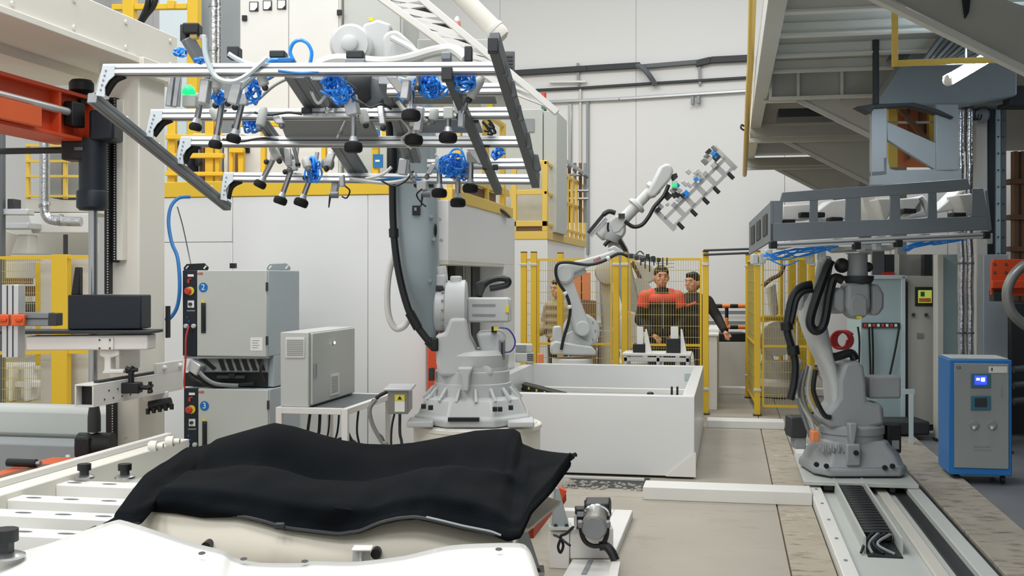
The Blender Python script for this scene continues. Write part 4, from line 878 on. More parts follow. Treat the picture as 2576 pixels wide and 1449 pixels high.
def gusset(pts, d_, label, m='steelgrey'):
    g_ = thing('gusset_bracket', label, 'bracket', P(pts[-1][0], pts[-1][1], d_))
    MB().plate(pts, d_, .015).ob('web', m, g_, bevel=.002)
    MB().beam(P(*pts[0], d_ + .05), P(*pts[-1], d_ + .05), .012, .1, up=FWD).ob('flange', 'cab', g_)
    ft = MB().plate([(pts[-1][0] - 4, pts[-1][1]), (pts[2][0] + 8, pts[2][1]), (pts[2][0] + 8, pts[2][1] + 8), (pts[-1][0] - 4, pts[-1][1] + 8)], d_ - .02, .12).ob('foot_plate', 'cab', g_)
    for f_ in (.25, .85):
        px = pts[-1][0] + (pts[2][0] - pts[-1][0]) * f_; c0_ = P(px, pts[2][1] - 4, d_); MB().cyl(c0_, c0_ - FWD * .012, .012, n=6).ob('bolt', 'vdgrey', ft)
    q0 = P((pts[-1][0] + pts[2][0]) / 2, pts[2][1] + 8, d_ + .05); MB().bb((q0.x - .06, q0.y - .04, 0), (q0.x + .06, q0.y + .04, q0.z)).ob('leg', 'white', g_, bevel=.005)
    return g_
gusset([(1394, 1228), (1406, 1228), (1432, 1326), (1386, 1326)], 6.5, 'blue-grey triangular gusset bracket beside the flood light')
gusset([(1304, 1312), (1320, 1312), (1362, 1440), (1300, 1440)], 4.75, 'large blue-grey gusset bracket at the hanging corner of the black cloth')
ob_ = thing('tension_bar', 'orange diagonal tension bar between the gusset brackets', 'bar', P(1340, 1345, 5.8))
MB().beam(P(1334, 1342, 5.5), P(1382, 1282, 6.2), .035, .05).ob('bar', 'orange', ob_, bevel=.004); MB().beam(P(1400, 1235, 6.7), P(1420, 1245, 6.7), .06, .06).ob('head', 'orange', ob_, bevel=.004)
MB().plate([(1408, 1245), (1424, 1242), (1425, 1260), (1416, 1272)], 6.72, .05).ob('end_plate', 'orange', ob_, bevel=.004)
bp = thing('sheet_shield', 'grey sheet plate between the gusset brackets', 'plate', P(1350, 1330, 6.6)); MB().plate([(1330, 1285), (1385, 1270), (1385, 1300), (1338, 1345)], 6.6, .02).ob('sheet', 'grey', bp)
MB().plate([(1360, 1272), (1388, 1262), (1388, 1274), (1362, 1282)], 6.55, .02).ob('green_edge', 'green', bp)
# flood light
LD = 6.45
fl_ = thing('flood_light', 'grey flood light in a black yoke on the white end frame', 'lamp', P(1495, 1405, LD))
ax = (ray(1502, 1345) * (LD - .25) - ray(1500, 1290) * LD); ax.normalize()
c0 = P(1500, 1300, LD)
tip = P(1494, 1330, LD - .16)
axd = (tip - c0).normalized()
hs = MB().lathe(c0, axd, [(LN(22, LD), -.06), (LN(26, LD), -.02), (LN(27, LD), .05), (LN(31, LD), .09), (LN(32, LD), .15), (LN(29, LD), .155)], 32).ob('housing', 'greyhose', fl_)
MB().cyl(tip - axd * .028, tip - axd * .002 + axd * .001, LN(28, LD), n=32).ob('lens', 'grey', hs)
MB().obox(c0 - axd * .09, LN(64, LD), .12, LN(56, LD), RGT, axd, RGT.cross(axd)).ob('back_frame', 'black', fl_, bevel=.012)
MB().tube([c0 + RGT * LN(31, LD) * math.cos(a_) + UPV * LN(24, LD) * math.sin(a_) - axd * .02 for a_ in [k * math.pi / 8 for k in range(9)]], .012, 8).ob('front_ring', 'chrome', fl_)
for sx in (-1, 1): MB().obox(P(1494, 1318, LD - .12) + RGT * sx * LN(34, LD), LN(12, LD), .06, LN(16, LD), RGT, FWD, UPV).ob('pivot_lug', 'alud', fl_, bevel=.006)
yk = [P(1462, 1318, LD - .1), P(1464, 1345, LD - .1), P(1476, 1366, LD - .1), P(1497, 1374, LD - .1), P(1516, 1368, LD - .1), P(1526, 1348, LD - .1), P(1528, 1318, LD - .1)]
MB().tube(yk, .014, 8).ob('yoke', 'black', fl_)
MB().tube([P(1508, 1374, LD - .1), P(1524, 1374, LD - .1), P(1538, 1388, LD - .12), P(1548, 1410, LD - .14)], .026, 10).ob('cable', 'black', fl_)
bx = MB().pbox(1448, 1280, 1474, 1330, LD + .02, .09).ob('ballast_frame', 'black', fl_, bevel=.006)
MB().pbox(1452, 1288, 1468, 1300, LD + .01, .02).ob('window', 'grey', bx); MB().pbox(1444, 1296, 1451, 1328, LD + .005, .02).ob('clip', 'alu', bx)
MB().pbox(1470, 1258, 1538, 1300, LD + .12, .02).ob('handle_plate', 'vdgrey', fl_, bevel=.008)
tag(MB().tube([P(1394, 1346, 6.0), P(1408, 1352, 5.9), P(1420, 1362, 5.85), P(1434, 1372, 5.8)], .007, 6).ob('twisted_wire', 'vdgrey'), 'short dark wire hanging left of the flood light', 'cable')
tag(MB().tube([P(1412, 1352, 5.88), P(1404, 1375, 5.88), P(1410, 1390, 5.88), P(1417, 1372, 5.88), P(1410, 1350, 5.88), P(1425, 1342, 5.85), P(1442, 1326, 5.8)], .008, 6).ob('wire_loop', 'vdgrey'), 'dark wire loop tied beside the flood light', 'cable')
# ================================================================== round pedestal and the large grey robot
RD = 7.5
dc = P(1200, 1062, RD); dz = dc.z
pd = thing('round_pedestal', 'white round pedestal under the large grey robot', 'pedestal', (dc.x, dc.y, 0))
R0 = LN(163, RD)
MB().lathe((dc.x, dc.y, 0), UPV, [(R0 - .01, 0), (R0 - .01, dz - .03), (R0, dz - .028), (R0, dz - .006), (R0 - .008, dz)], 56).ob('drum', 'offwhite', pd)
MB().lathe((dc.x, dc.y, dz), UPV, [(R0 - .03, 0), (R0 - .035, .006)], 48).ob('top_plate', 'white', pd)
rb = thing('industrial_robot', 'large grey six-axis robot standing on the white round pedestal', 'robot', (dc.x, dc.y, dz))
bc = V((dc.x - .03, dc.y, dz)); r_ = lambda n: LN(n, RD)
def ngon(c, r, z, n=8, ph=.39, sx=1, sy=1): return [V((c.x, c.y, z)) + RGT * (r * sx * math.cos(2 * math.pi * i / n + ph)) + FWD * (r * sy * math.sin(2 * math.pi * i / n + ph)) for i in range(n)]
bs = MB().loft([ngon(bc, r_(155), dz + .012), ngon(bc, r_(155), dz + .06), ngon(bc, r_(146), dz + .07), ngon(bc, r_(128), dz + .17), ngon(bc, r_(112), dz + .19)]).ob('base', 'robot', rb, bevel=.012)
for i in range(16):
    a_ = i * math.pi / 8 + .1; d_ = RGT * math.cos(a_) + FWD * math.sin(a_)
    MB().beam(bc + d_ * r_(124) + UPV * .166, bc + d_ * r_(98) + UPV * .245, .02, .02, up=UPV).ob('rib', 'robot', bs, bevel=.004)
for (px, py) in ((1065, 1023), (1083, 1026), (1245, 1030), (1258, 1030), (1285, 1026)): MB().cbox(px, py, RD - .385, .03, .03, .03).ob('bolt_pocket', 'black', bs, bevel=.003)
for px in (1060, 1310): MB().obox(V((P(px, 1040, RD - .24).x, P(px, 1040, RD - .24).y, dz + .032)), .17, .26, .04, RGT, FWD).ob('foot', 'robot', bs, bevel=.01)
MB().cbox(1166, 1056, RD - .40, .2, .022, .1).ob('wedge', 'black', bs)
MB().lathe(bc + UPV * .15, UPV, [(r_(100), 0), (r_(96), .12), (r_(93), .125), (r_(93), .20), (r_(90), .205), (r_(90), .23)], 40).ob('bearing_ring', 'robot', rb)
bz = dz + .38
tu = MB().lathe(V((bc.x, bc.y, bz)), UPV, [(r_(88), 0), (r_(90), .02), (r_(92), .08), (r_(84), .11)], 40).ob('turntable', 'robot', rb)
# turret body (front polygon)
MB().plate([(1095, 842), (1118, 838), (1132, 800), (1172, 800), (1180, 850), (1198, 888), (1222, 914), (1240, 930), (1240, 948), (1104, 948), (1097, 915)], RD - .22, .42).ob('turret', 'robot', rb, bevel=.03, seg=3)
MB().plate([(1150, 925), (1190, 925), (1182, 945), (1180, 985), (1162, 985), (1160, 945)], RD - .34, .14).ob('stop_finger', 'robot', rb, bevel=.012)
MB().plate([(1196, 838), (1262, 832), (1272, 850), (1272, 910), (1240, 925), (1215, 905)], RD - .10, .3).ob('gear_motor', 'robot', rb, bevel=.025, seg=3)
lb = MB().pbox(1255, 855, 1270, 905, RD - .13, .04).ob('cover_plate', 'alud', rb, bevel=.006); MB().pbox(1260, 862, 1266, 898, RD - .135, .01).ob('cover_slot', 'vdgrey', lb)
MB().pbox(1236, 822, 1250, 836, RD - .14, .06).ob('socket', 'black', rb)
MB().pbox(1242, 822, 1252, 832, RD - .17, .006).ob('warning_label', 'label_yellow', rb)
# axis two: gear housing as a disc turned about the cross direction, with motor
j2 = P(1145, 778, RD)
ax = RGT
MB().lathe(j2 - ax * r_(52), ax, [(r_(48), 0), (r_(58), .012), (r_(58), r_(26)), (r_(60), r_(26)), (r_(72), r_(30)), (r_(74), r_(78)), (r_(66), r_(82)), (r_(40), r_(84))], 44).ob('shoulder_gear', 'robot', rb)
for i in range(16):
    a_ = i * math.pi / 8; q = j2 - ax * r_(27) + UPV * math.cos(a_) * r_(62) + FWD * math.sin(a_) * r_(62); MB().cyl(q, q - ax * .012, .008, n=6).ob('bolt', 'grey', rb)
mt = MB().obox(P(1229, 779, RD), r_(105), r_(64), r_(62), RGT, FWD, UPV).ob('shoulder_motor', 'robot', rb, bevel=.014, seg=3)
MB().obox(P(1282, 779, RD), r_(8), r_(58), r_(58), RGT, FWD, UPV).ob('motor_cap', 'robot', mt, bevel=.02)
for dy in (-12, 13): MB().pbox(1188, 777 + dy, 1246, 782 + dy, RD - .09, .01).ob('motor_groove', 'grey', mt)
MB().pbox(1272, 768, 1280, 786, RD - .095, .01).ob('warning_label', 'label_yellow', mt)
MB().lathe(P(1110, 700, RD - .05), (P(1104, 660, RD) - P(1110, 700, RD)), [(r_(16), -.02), (r_(17), .0), (r_(17), .07), (r_(15), .08)], 20).ob('lug_motor', 'robot', rb)
MB().pbox(1092, 690, 1122, 728, RD - .1, .12).ob('buffer_block', 'robot', rb, bevel=.015); MB().pbox(1095, 718, 1115, 732, RD - .11, .08).ob('rubber_buffer', 'vdgrey', rb, bevel=.008)
MB().pbox(1132, 694, 1160, 712, RD - .06, .15).ob('top_lug', 'robot', rb, bevel=.012)
# lower arm
prof = [(440, 982, 1100), (500, 984, 1102), (560, 992, 1104), (620, 1000, 1104), (680, 1008, 1105), (730, 1018, 1105), (780, 1034, 1106), (820, 1052, 1104), (850, 1074, 1100), (868, 1086, 1097)]
prof = [(200, 1000, 1085), (300, 985, 1095), (380, 980, 1098)] + prof
rings = []
for py, xl_, xr_ in prof:
    w2 = (xr_ - xl_) / 2; cx = (xl_ + xr_) / 2; r = []
    for k in range(20):
        a_ = 2 * math.pi * k / 20; cs, sn = math.cos(a_), math.sin(a_)
        ex = math.copysign(abs(cs) ** .55, cs); ey = math.copysign(abs(sn) ** .7, sn)
        r.append(P(cx + w2 * ex, py, RD) + FWD * (.17 * ey * (1 if py < 700 else max(.3, 1 - (py - 700) / 260))))
    rings.append(r)
arm = MB().loft(rings).ob('lower_arm', 'armplate', rb, ang=50)
MB().pbox(1037, 517, 1057, 541, RD - .185, .02).ob('name_plate', 'black', arm, bevel=.003)
MB().pbox(1042, 522, 1048, 530, RD - .188, .004).ob('print_mark', 'grey', arm)
for px, py in ((1086, 545), (1106, 552), (1092, 602), (1110, 605), (1082, 706), (1036, 320)):
    q = P(px, py, RD - .14); MB().cyl(q, q - FWD * .03, .012, n=8).ob('stud', 'grey', arm)
q = P(1096, 578, RD - .12); MB().sph(q, (.01, .03, .045), 12, 8, (RGT, FWD, UPV)).ob('oval_hole', 'black', arm)
# elbow, forearm and motors (mostly behind the gripper)
MB().lathe(P(960, 255, RD) - RGT * 0, RGT, [(.16, 0), (.2, .02), (.2, .26), (.15, .28)], 32).ob('elbow_gear', 'robot', rb)
MB().plate([(930, 205), (1010, 190), (1080, 215), (1080, 300), (1010, 330), (930, 310)], RD - .16, .32).ob('elbow', 'armplate', rb, bevel=.03)
fa = MB().beam(P(1000, 245, RD - .1), P(965, 245, 6.25), .24, .24).ob('forearm', 'armplate', rb, bevel=.04)
MB().lathe(P(915, 232, 6.6), -FWD, [(.1, 0), (.1, .2), (.07, .22), (.07, .3)], 28).ob('wrist', 'vdgrey', rb)
MB().lathe(P(945, 300, 6.35), UPV, [(.12, 0), (.13, .02), (.13, .07), (.1, .09)], 28).ob('tool_flange', 'dgrey', rb)
MB().lathe(P(882, 112, RD - .1), -FWD, [(r_(45), -.25), (r_(50), -.22), (r_(52), 0), (r_(44), .02), (r_(44), .03), (r_(20), .035), (r_(20), .06), (r_(14), .07)], 36).ob('forearm_gear', 'robot', rb)
MB().plate(arc(990, 105, 30, 60, 190, 8) + [(962, 160), (1070, 160), (1040, 110)], RD - .2, .24).ob('motor_cover', 'robot', rb, bevel=.02)
MB().plate([(912, 60), (950, 48), (985, 60), (965, 165), (905, 165)], RD + .1, .15).ob('housing_panel', 'robot', rb, bevel=.02)
MB().tube([P(985, 95, RD - .25), P(1040, 125, RD - .3), P(1062, 150, RD - .35)], .02, 8).ob('dress_hose', 'paletube', rb)
MB().tube([P(800, 165, 5.9), P(850, 150, 5.9), P(960, 158, 5.9), P(1020, 150, 6.0), P(1090, 130, 6.1), P(1140, 125, 6.1), P(1175, 150, 6.0)], .032, 10).ob('dress_hose', 'paletube', rb)
# hoses
def hose(nm, m, pts, d, r, par, n=10): return MB().tube([P(x, y, d if not isinstance(d, (list, tuple)) else d[i]) for i, (x, y) in enumerate(pts)], r, n).ob(nm, m, par)
h = hose('cable_hose', 'hose', [(978, 300), (984, 400), (987, 460), (990, 580), (1004, 690), (1032, 790), (1070, 848), (1096, 876)], RD - .2, .024, rb)
for a_, b_ in (((990, 575), (991, 597)), ((1030, 786), (1052, 826)), ((1076, 856), (1094, 874))): MB().cyl(P(*a_, RD - .2), P(*b_, RD - .2), .032, n=14).ob('hose_clamp', 'black', h)
MB().pbox(1084, 850, 1102, 884, RD - .24, .08).ob('hose_mount', 'black', rb, bevel=.01)
MB().lathe(P(986, 400, RD - .2), UPV, [(.03, -.08), (.034, -.06), (.034, .06), (.03, .08)], 14).ob('hose_sleeve', 'black', h)
hose('vent_hose', 'paletube', [(1000, 610), (980, 680), (974, 740), (978, 795), (995, 826), (1015, 822), (1026, 806)], RD - .05, .022, rb)
hose('loop_hose', 'hose', [(1205, 748), (1210, 728), (1228, 708), (1256, 700), (1277, 704), (1276, 716), (1255, 722), (1232, 726)], RD + .05, .022, rb)
MB().plate([(1196, 712), (1212, 704), (1222, 722), (1212, 746), (1202, 744)], RD, .12).ob('connector', 'vdgrey', rb, bevel=.01)
hose('signal_wire', 'purple', [(1256, 824), (1278, 828), (1293, 848), (1295, 868), (1284, 884), (1264, 886)], RD - .1, .006, rb, 6)
jb = thing('junction_box', 'stainless junction box with yellow warning label beside the robot base', 'box', P(1010, 1043, RD - .3))
MB().pbox(975, 982, 1027, 1042, RD - .42, .3).ob('body', 'greyhose', jb, bevel=.006)
MB().obox(P(1001, 980, RD - .42) + FWD * .15, LN(66, RD), .34, .014, RGT, FWD, UPV).ob('lid', 'alu', jb, bevel=.003)
lb = MB().pbox(993, 993, 1018, 1036, RD - .424, .004).ob('label', 'label', jb); MB().pbox(993, 993, 1018, 1008, RD - .427, .003).ob('label_head', 'label_yellow', lb)
MB().plate([(1000, 1005), (1011, 1005), (1005.5, 996)], RD - .43, .003).ob('triangle', 'ink', lb)
MB().tube([P(975, 985, RD - .35), P(955, 995, RD - .35), P(946, 1003, RD - .35)], .012, 8).ob('gland', 'black', jb)
for i, pts in enumerate(([(946, 1005), (930, 1030), (938, 1070), (960, 1110), (975, 1140)], [(992, 1042), (985, 1080), (984, 1140)], [(1006, 1042), (1006, 1090), (1012, 1140)], [(940, 1005), (930, 1040), (945, 1085), (968, 1130)])):
    q = [P(x, y, RD - .3) for x, y in pts]; q.append(V((q[-1].x, q[-1].y, .02)))
    MB().tube(q, (.014, .007, .01, .01)[i], 8).ob('cable', ('greyhose', 'hose', 'vdgrey', 'dgrey')[i], jb)
tag(MB().pbox(1078, 926, 1092, 958, RD - .1, .06).ob('limit_switch', 'vdgrey', bevel=.006), 'small dark limit switch beside the robot turntable', 'switch')

# ================================================================== suction gripper frame
GDv = (RGT * .126 + FWD - UPV * .257).normalized(); GXv = (RGT - FWD * .126).normalized(); GNv = GXv.cross(GDv).normalized()
G0 = P(262, 178, 5.2)
def G(px, py, w=0): return PN(px, py, G0 + GNv * w, GNv)
gr = thing('suction_gripper', 'aluminium frame suction gripper held out by the large grey robot', 'gripper', P(800, 480, 6.2))
PW_ = .05
def profile(a_, b_, sz=.05, nm='profile_bar', m='alu', grooves=True, par=gr, sz2=None):
    sz2 = sz2 or sz; o_ = MB().beam(a_, b_, sz, sz2, up=GNv).ob(nm, m, par, bevel=.003, seg=1)
    if grooves:
        x_, y_, z_ = frame_from(b_ - a_, GNv); mb = MB()
        for sx, ax_, off in ((1, x_, sz), (-1, x_, sz), (1, y_, sz2), (-1, y_, sz2)):
            ot = y_ if ax_ is x_ else x_
            mb.obox((a_ + b_) / 2 + ax_ * (sx * off / 2), .0016, .009, (b_ - a_).length * .995, ax_, ot, z_)
        mb.ob('groove', 'dgrey', o_)
    return o_
bars = [((262, 178), (1262, 173)), ((975, 228), (1282, 225)), ((382, 290), (1298, 285)), ((458, 357), (1322, 357)), ((1075, 414), (1345, 412)), ((566, 446), (1352, 452))]
for a_, b_ in bars: profile(G(*a_), G(*b_))
# corner plates with slanted drop legs on the left
WL = -.17
for (x, y), (lx, ly) in (((262, 178), (238, 238)), ((384, 290), (362, 340)), ((458, 357), (440, 408)), ((566, 446), (552, 500))):
    s_ = 1.0 * G(x, y).dot(FWD) / 5.2; k_ = 1 / s_
    p = [(x - 4, y - 14 * k_), (x + 26 * k_, y - 14 * k_), (x + 26 * k_, y + 12 * k_), (x + 12 * k_, y + 24 * k_), (x + 2 * k_, y + 40 * k_), (lx + 26 * k_, ly + 6), (lx + 2 * k_, ly + 2)]
    d_ = G(x, y).dot(FWD) - CAM.dot(FWD) - .035
    cp = MB().plate(p, d_, .008).ob('corner_plate', 'bracket', gr, bevel=.0015, seg=1)
    for q in range(5): MB().cyl(P(x + 4 * k_ + (lx + 12 * k_ - x - 4 * k_) * q / 5, y + (ly - y) * q / 5, d_), P(x + 4 * k_ + (lx + 12 * k_ - x - 4 * k_) * q / 5, y + (ly - y) * q / 5, d_ - .004), .005, n=6).ob('screw', 'grey', cp)
    MB().tube([P(x + 52 * k_, y + 10 * k_, d_ + .04), P(x + 30 * k_, y + 20 * k_, d_ + .04), P(x + 16 * k_, y + 36 * k_, d_ + .04), P(lx + 26 * k_, ly, d_ + .04)], .02, 8).ob('rubber_bow', 'rubber', gr)
    profile(P(x + 4 * k_, y + 10, d_ + .03), P(lx + 12 * k_, ly, d_ + .03), .04, 'drop_leg', 'alu', False)
GL0, GL1 = G(262, 178) + GNv * WL, None
la = P(232, 246, G(262, 178).dot(FWD) - CAM.dot(FWD) - .01)
lb_ = la + GDv * (G(566, 446) - G(262, 178)).dot(GDv) * 1.12
profile(la, P(572, 520, (lb_ - CAM).dot(FWD)), .05, 'side_rail', 'alud')
for f_ in (.2, .42, .62, .84):
    q = la.lerp(P(572, 520, (lb_ - CAM).dot(FWD)), f_); MB().obox(q + UPV * .03, .03, .02, .02, GXv, GDv, GNv).ob('clip', 'white', gr, bevel=.003)
# right outer rail and scalloped plate, and the free diagonal rail
profile(G(1243, 105) , G(1348, 455), .045, 'side_rail', 'dgrey', False, sz2=.09)
for (x, y) in ((1262, 170), (1284, 222), (1300, 282), (1322, 352), (1344, 408)): MB().plate([(x - 8, y - 22), (x + 10, y - 20), (x + 18, y + 20), (x + 4, y + 26), (x - 6, y + 10)], G(x, y).dot(FWD) - .04, .03).ob('joint_plate', 'dgrey', gr, bevel=.006)
MB().cbox(1240, 112, G(1243, 105).dot(FWD) - .04, .045, .06, .06).ob('end_cap', 'vdgrey', gr, bevel=.004)
d0, d1 = G(1125, 180).dot(FWD) - .06, G(1255, 452).dot(FWD) - .02
profile(P(1122, 176, d0), P(1254, 482, d1), .042, 'diagonal_rail', 'dgrey', False)
MB().cbox(1124, 184, d0 - .03, .05, .06, .06).ob('end_cap', 'vdgrey', gr, bevel=.004)
for (x, y) in ((1142, 195), (1196, 300), (1226, 362), (1246, 420)): MB().cbox(x, y, d0 + (d1 - d0) * (y - 176) / 306 - .01, .03, .03, .04).ob('corner_joint', 'vdgrey', gr, bevel=.004)
# wide dark centre beams
for (a_, b_, s_) in (((742, 185), (905, 440), .10), ((800, 190), (860, 290), .06), ((975, 200), (1040, 400), .09), ((655, 300), (740, 420), .05), ((500, 210), (430, 60), .05)):
    if b_[1] == 60: continue
    profile(G(*a_, .06), G(*b_, .06), s_, 'centre_beam', 'alud', True, sz2=.05)
MB().beam(P(470, 95, 5.15), P(512, 165, 5.2), .05, .05).ob('camera_arm', 'alud', gr, bevel=.004)
MB().ext([G(700, 300, .02), G(930, 300, .02), G(955, 350, .02), G(720, 350, .02)], GNv * .02).ob('mount_plate', 'grey', gr, bevel=.003)
MB().ext([G(980, 225, .12), G(1240, 225, .12), G(1250, 262, .12), G(1000, 262, .12)], GNv * .012).ob('mount_plate', 'grey', gr, bevel=.003)
MB().ext([G(1040, 300, .1), G(1200, 295, .1), G(1215, 335, .1), G(1055, 335, .1)], GNv * .012).ob('mount_plate', 'grey', gr, bevel=.003)
MB().lathe(P(890, 215, 5.7), RGT, [(.05, -.05), (.09, -.02), (.09, .06), (.07, .09)], 24).ob('changer_motor', 'vdgrey', gr)
MB().lathe(P(935, 235, 5.75), -FWD, [(.09, -.05), (.1, .0), (.07, .05), (.04, .06)], 24).ob('changer_disc', 'dgrey', gr)
MB().pbox(955, 190, 985, 260, 5.75, .1).ob('changer_block', 'grey', gr, bevel=.01); MB().pbox(940, 240, 990, 285, 5.8, .08).ob('changer_block', 'dgrey', gr, bevel=.01)
# vacuum generators / valve boxes
for i, (x0, y0, x1, y1, m) in enumerate(((677, 126, 716, 144, 'vdgrey'), (677, 144, 738, 158, 'bluepaint'), (870, 126, 914, 146, 'vdgrey'), (868, 146, 918, 160, 'grey'), (690, 158, 730, 166, 'dgrey'), (570, 115, 600, 145, 'vdgrey'), (1110, 130, 1135, 150, 'alud'), (1168, 115, 1188, 155, 'vdgrey'))):
    MB().pbox(x0, y0, x1, y1, 5.25, .08).ob('valve_box', m, gr, bevel=.006)
cmx = MB().pbox(458, 56, 500, 84, 5.12, .07).ob('camera_head', 'black', gr, bevel=.008); MB().pbox(452, 60, 470, 104, 5.16, .06).ob('camera_block', 'vdgrey', cmx, bevel=.006); MB().cyl(P(480, 92, 5.15), P(497, 90, 5.15), .018, n=12).ob('brass_nipple', 'woodyel', cmx)
MB().pbox(500, 86, 516, 98, 5.15, .03).ob('elbow_fitting', 'white', cmx, bevel=.006)
# green lamp and small box
gb = MB().pbox(458, 238, 492, 268, 5.35, .06).ob('lamp_box', 'cab', gr, bevel=.004)
MB().lathe(P(475, 236, 5.38), UPV, [(LN(16, 5.4), -.005), (LN(17, 5.4), .01), (LN(13, 5.4), .03), (LN(5, 5.4), .042)], 24).ob('status_lamp', 'greenlamp', gb)
profile(P(440, 186, 5.3), P(430, 268, 5.3), .05, 'upright_profile', 'alu'); profile(P(452, 186, 5.32), P(446, 268, 5.32), .025, 'upright_profile', 'alu', False)
# suction cups on stems
cups = [((505, 255), (492, 318), 26, -20), ((560, 250), (542, 362), 28, -20), ((610, 255), (588, 347), 30, -15), ((890, 270), (889, 368), 38, 0), ((1036, 215), (1034, 288), 40, 0), ((1042, 310), (1041, 350), 38, 0), ((1128, 290), (1127, 344), 38, 0), ((690, 395), (655, 462), 26, -20), ((735, 420), (706, 503), 28, -20), ((785, 435), (758, 508), 30, -18), ((1106, 415), (1105, 484), 32, 0), ((1152, 440), (1152, 508), 32, 0), ((1185, 400), (1183, 472), 32, 0)]
for i, (a_, b_, wd, tl) in enumerate(cups):
    d_ = G(*a_).dot(FWD) - .05; A_ = P(*a_, d_); B_ = P(*b_, d_); ax_ = (B_ - A_).normalized(); rr = LN(wd * .58, d_)
    st = MB().cyl(A_, B_, .0155, n=14).ob('cup_stem', 'steel', gr)
    MB().lathe(B_ - ax_ * rr * .55, ax_, [(.014, -.03), (.022, -.005), (.024, .0)], 16).ob('stem_nut', 'alu', st)
    MB().lathe(B_ - ax_ * rr * .5, ax_, [(rr * .5, -rr * .1), (rr * .95, rr * .15), (rr * 1.06, rr * .45), (rr * 1.06, rr * .75), (rr * 1.0, rr * 1.05), (rr * .8, rr * 1.2)], 24).ob('suction_cup', 'rubber', gr)
    MB().obox(A_ - ax_ * .01, .05, .045, .06, GXv, FWD, UPV).ob('stem_clamp', 'alu' if i % 2 else 'cab', gr, bevel=.006)
    if i in (1, 2, 7, 8, 9): MB().cyl(A_ + ax_ * .02 + RGT * .02, A_ - UPV * -.12 + RGT * .03, .012, n=10).ob('link_rod', 'alu', gr); MB().sph(A_ + ax_ * .03 - RGT * .03, .016, 10, 7).ob('ball_joint', 'vdgrey', gr)
# actuator blocks
for (a_, b_, wd) in (((600, 205), (585, 262), .05), ((520, 200), (512, 260), .045), ((1058, 270), (1050, 330), .04), ((1162, 265), (1160, 320), .03), ((1024, 200), (1018, 250), .04), ((880, 240), (890, 290), .06), ((845, 460), (840, 490), .04), ((1062, 455), (1064, 480), .06), ((1018, 400), (1012, 440), .05), ((860, 440), (862, 470), .03)):
    d_ = G(*a_).dot(FWD) - .06; MB().beam(P(*a_, d_), P(*b_, d_), wd, wd).ob('actuator', 'alu', gr, bevel=.006)
for (x, y) in ((843, 490), (1075, 488)):
    d_ = 6.5; q = MB().cyl(P(x - 12, y, d_), P(x + 8, y, d_), .02, n=12).ob('sensor_arm', 'alud', gr)
    MB().cyl(P(x - 12, y, d_), P(x - 16, y + 32, d_), .008, .004, n=8).ob('needle', 'vdgrey', q)
MB().lathe(P(822, 412, 6.3), RGT, [(.02, -.03), (.035, -.01), (.035, .03), (.02, .04)], 16).ob('pulley', 'alud', gr)
MB().pbox(1040, 440, 1090, 470, 6.6, .1).ob('lower_mount', 'vdgrey', gr, bevel=.008)
# blue tubes: bundles of coils
def coil(cx, cy, d, rx, ry, n, seed, spread=.5, r=.006):
    rnd = random.Random(seed); d = G(cx, cy).dot(FWD) - .07
    for k in range(n):
        ph = rnd.uniform(0, 6.28); ox, oy = rnd.uniform(-1, 1) * rx * spread, rnd.uniform(-1, 1) * ry * spread; kx, ky = rnd.uniform(.4, 1.0), rnd.uniform(.4, 1.0); pts = []
        for q in range(9):
            a_ = ph + q * rnd.uniform(.6, .8); pts.append(P(cx + ox + rx * kx * math.cos(a_), cy + oy + ry * ky * math.sin(a_), d + rnd.uniform(-.04, .04)))
        MB().tube(pts, r, 6, 4).ob('air_tube', 'tube', gr)
coil(838, 208, 5.4, 26, 28, 9, 1); coil(862, 238, 5.4, 26, 24, 8, 2); coil(1078, 215, 5.33, 34, 30, 13, 3); coil(1165, 203, 5.33, 24, 22, 8, 4); coil(788, 428, 6.1, 18, 26, 9, 5)
coil(1140, 412, 6.0, 32, 30, 12, 6); coil(1160, 430, 6.1, 20, 18, 5, 7); coil(1252, 388, 6.1, 14, 14, 5, 8); coil(632, 320, 5.7, 20, 20, 6, 9); coil(548, 240, 5.3, 14, 22, 5, 10); coil(640, 225, 5.3, 22, 32, 5, 11); coil(452, 125, 5.2, 13, 16, 3, 12); coil(498, 150, 5.2, 14, 8, 2, 13)
def tb(pts, d, r=.0075, m='tube', nm='air_tube'): return MB().tube([P(x, y, d) for x, y in pts], r, 6).ob(nm, m, gr)
tb([(738, 150), (730, 130), (738, 108), (756, 101), (774, 110), (784, 132), (780, 160)], 5.2, .009)
tb([(700, 150), (680, 152), (664, 170), (650, 176)], 5.2); tb([(650, 178), (720, 182), (780, 182)], 5.16, .008); tb([(690, 190), (672, 200), (655, 196)], 5.25)
tb([(590, 240), (610, 215), (640, 190), (690, 165)], 5.2, .012, 'plastic_clear'); tb([(515, 95), (518, 140), (540, 190), (580, 205), (620, 190), (672, 145)], 5.1, .012, 'plastic_clear'); tb([(575, 135), (600, 150), (640, 165), (700, 165)], 5.15, .012, 'plastic_clear')
tb([(650, 250), (690, 215), (730, 195)], 5.4, .008, 'greyhose', 'cable'); tb([(880, 450), (960, 460), (1010, 455), (1050, 440)], 6.4, .012, 'paletube'); tb([(960, 455), (990, 468), (1020, 455), (1040, 430)], 6.3, .006, 'hose', 'cable'); tb([(1062, 475), (1048, 490), (1060, 510), (1072, 520)], 6.4, .005, 'hose', 'cable'); tb([(868, 468), (880, 480), (872, 498), (860, 494)], 6.4, .005, 'hose', 'cable')
tb([(780, 225), (800, 260), (820, 240), (835, 245)], 5.45, .008, 'paletube'); tb([(1000, 255), (1015, 275), (1030, 285)], 5.5, .012, 'paletube'); tb([(920, 450), (960, 440), (985, 420)], 6.4, .01, 'paletube')
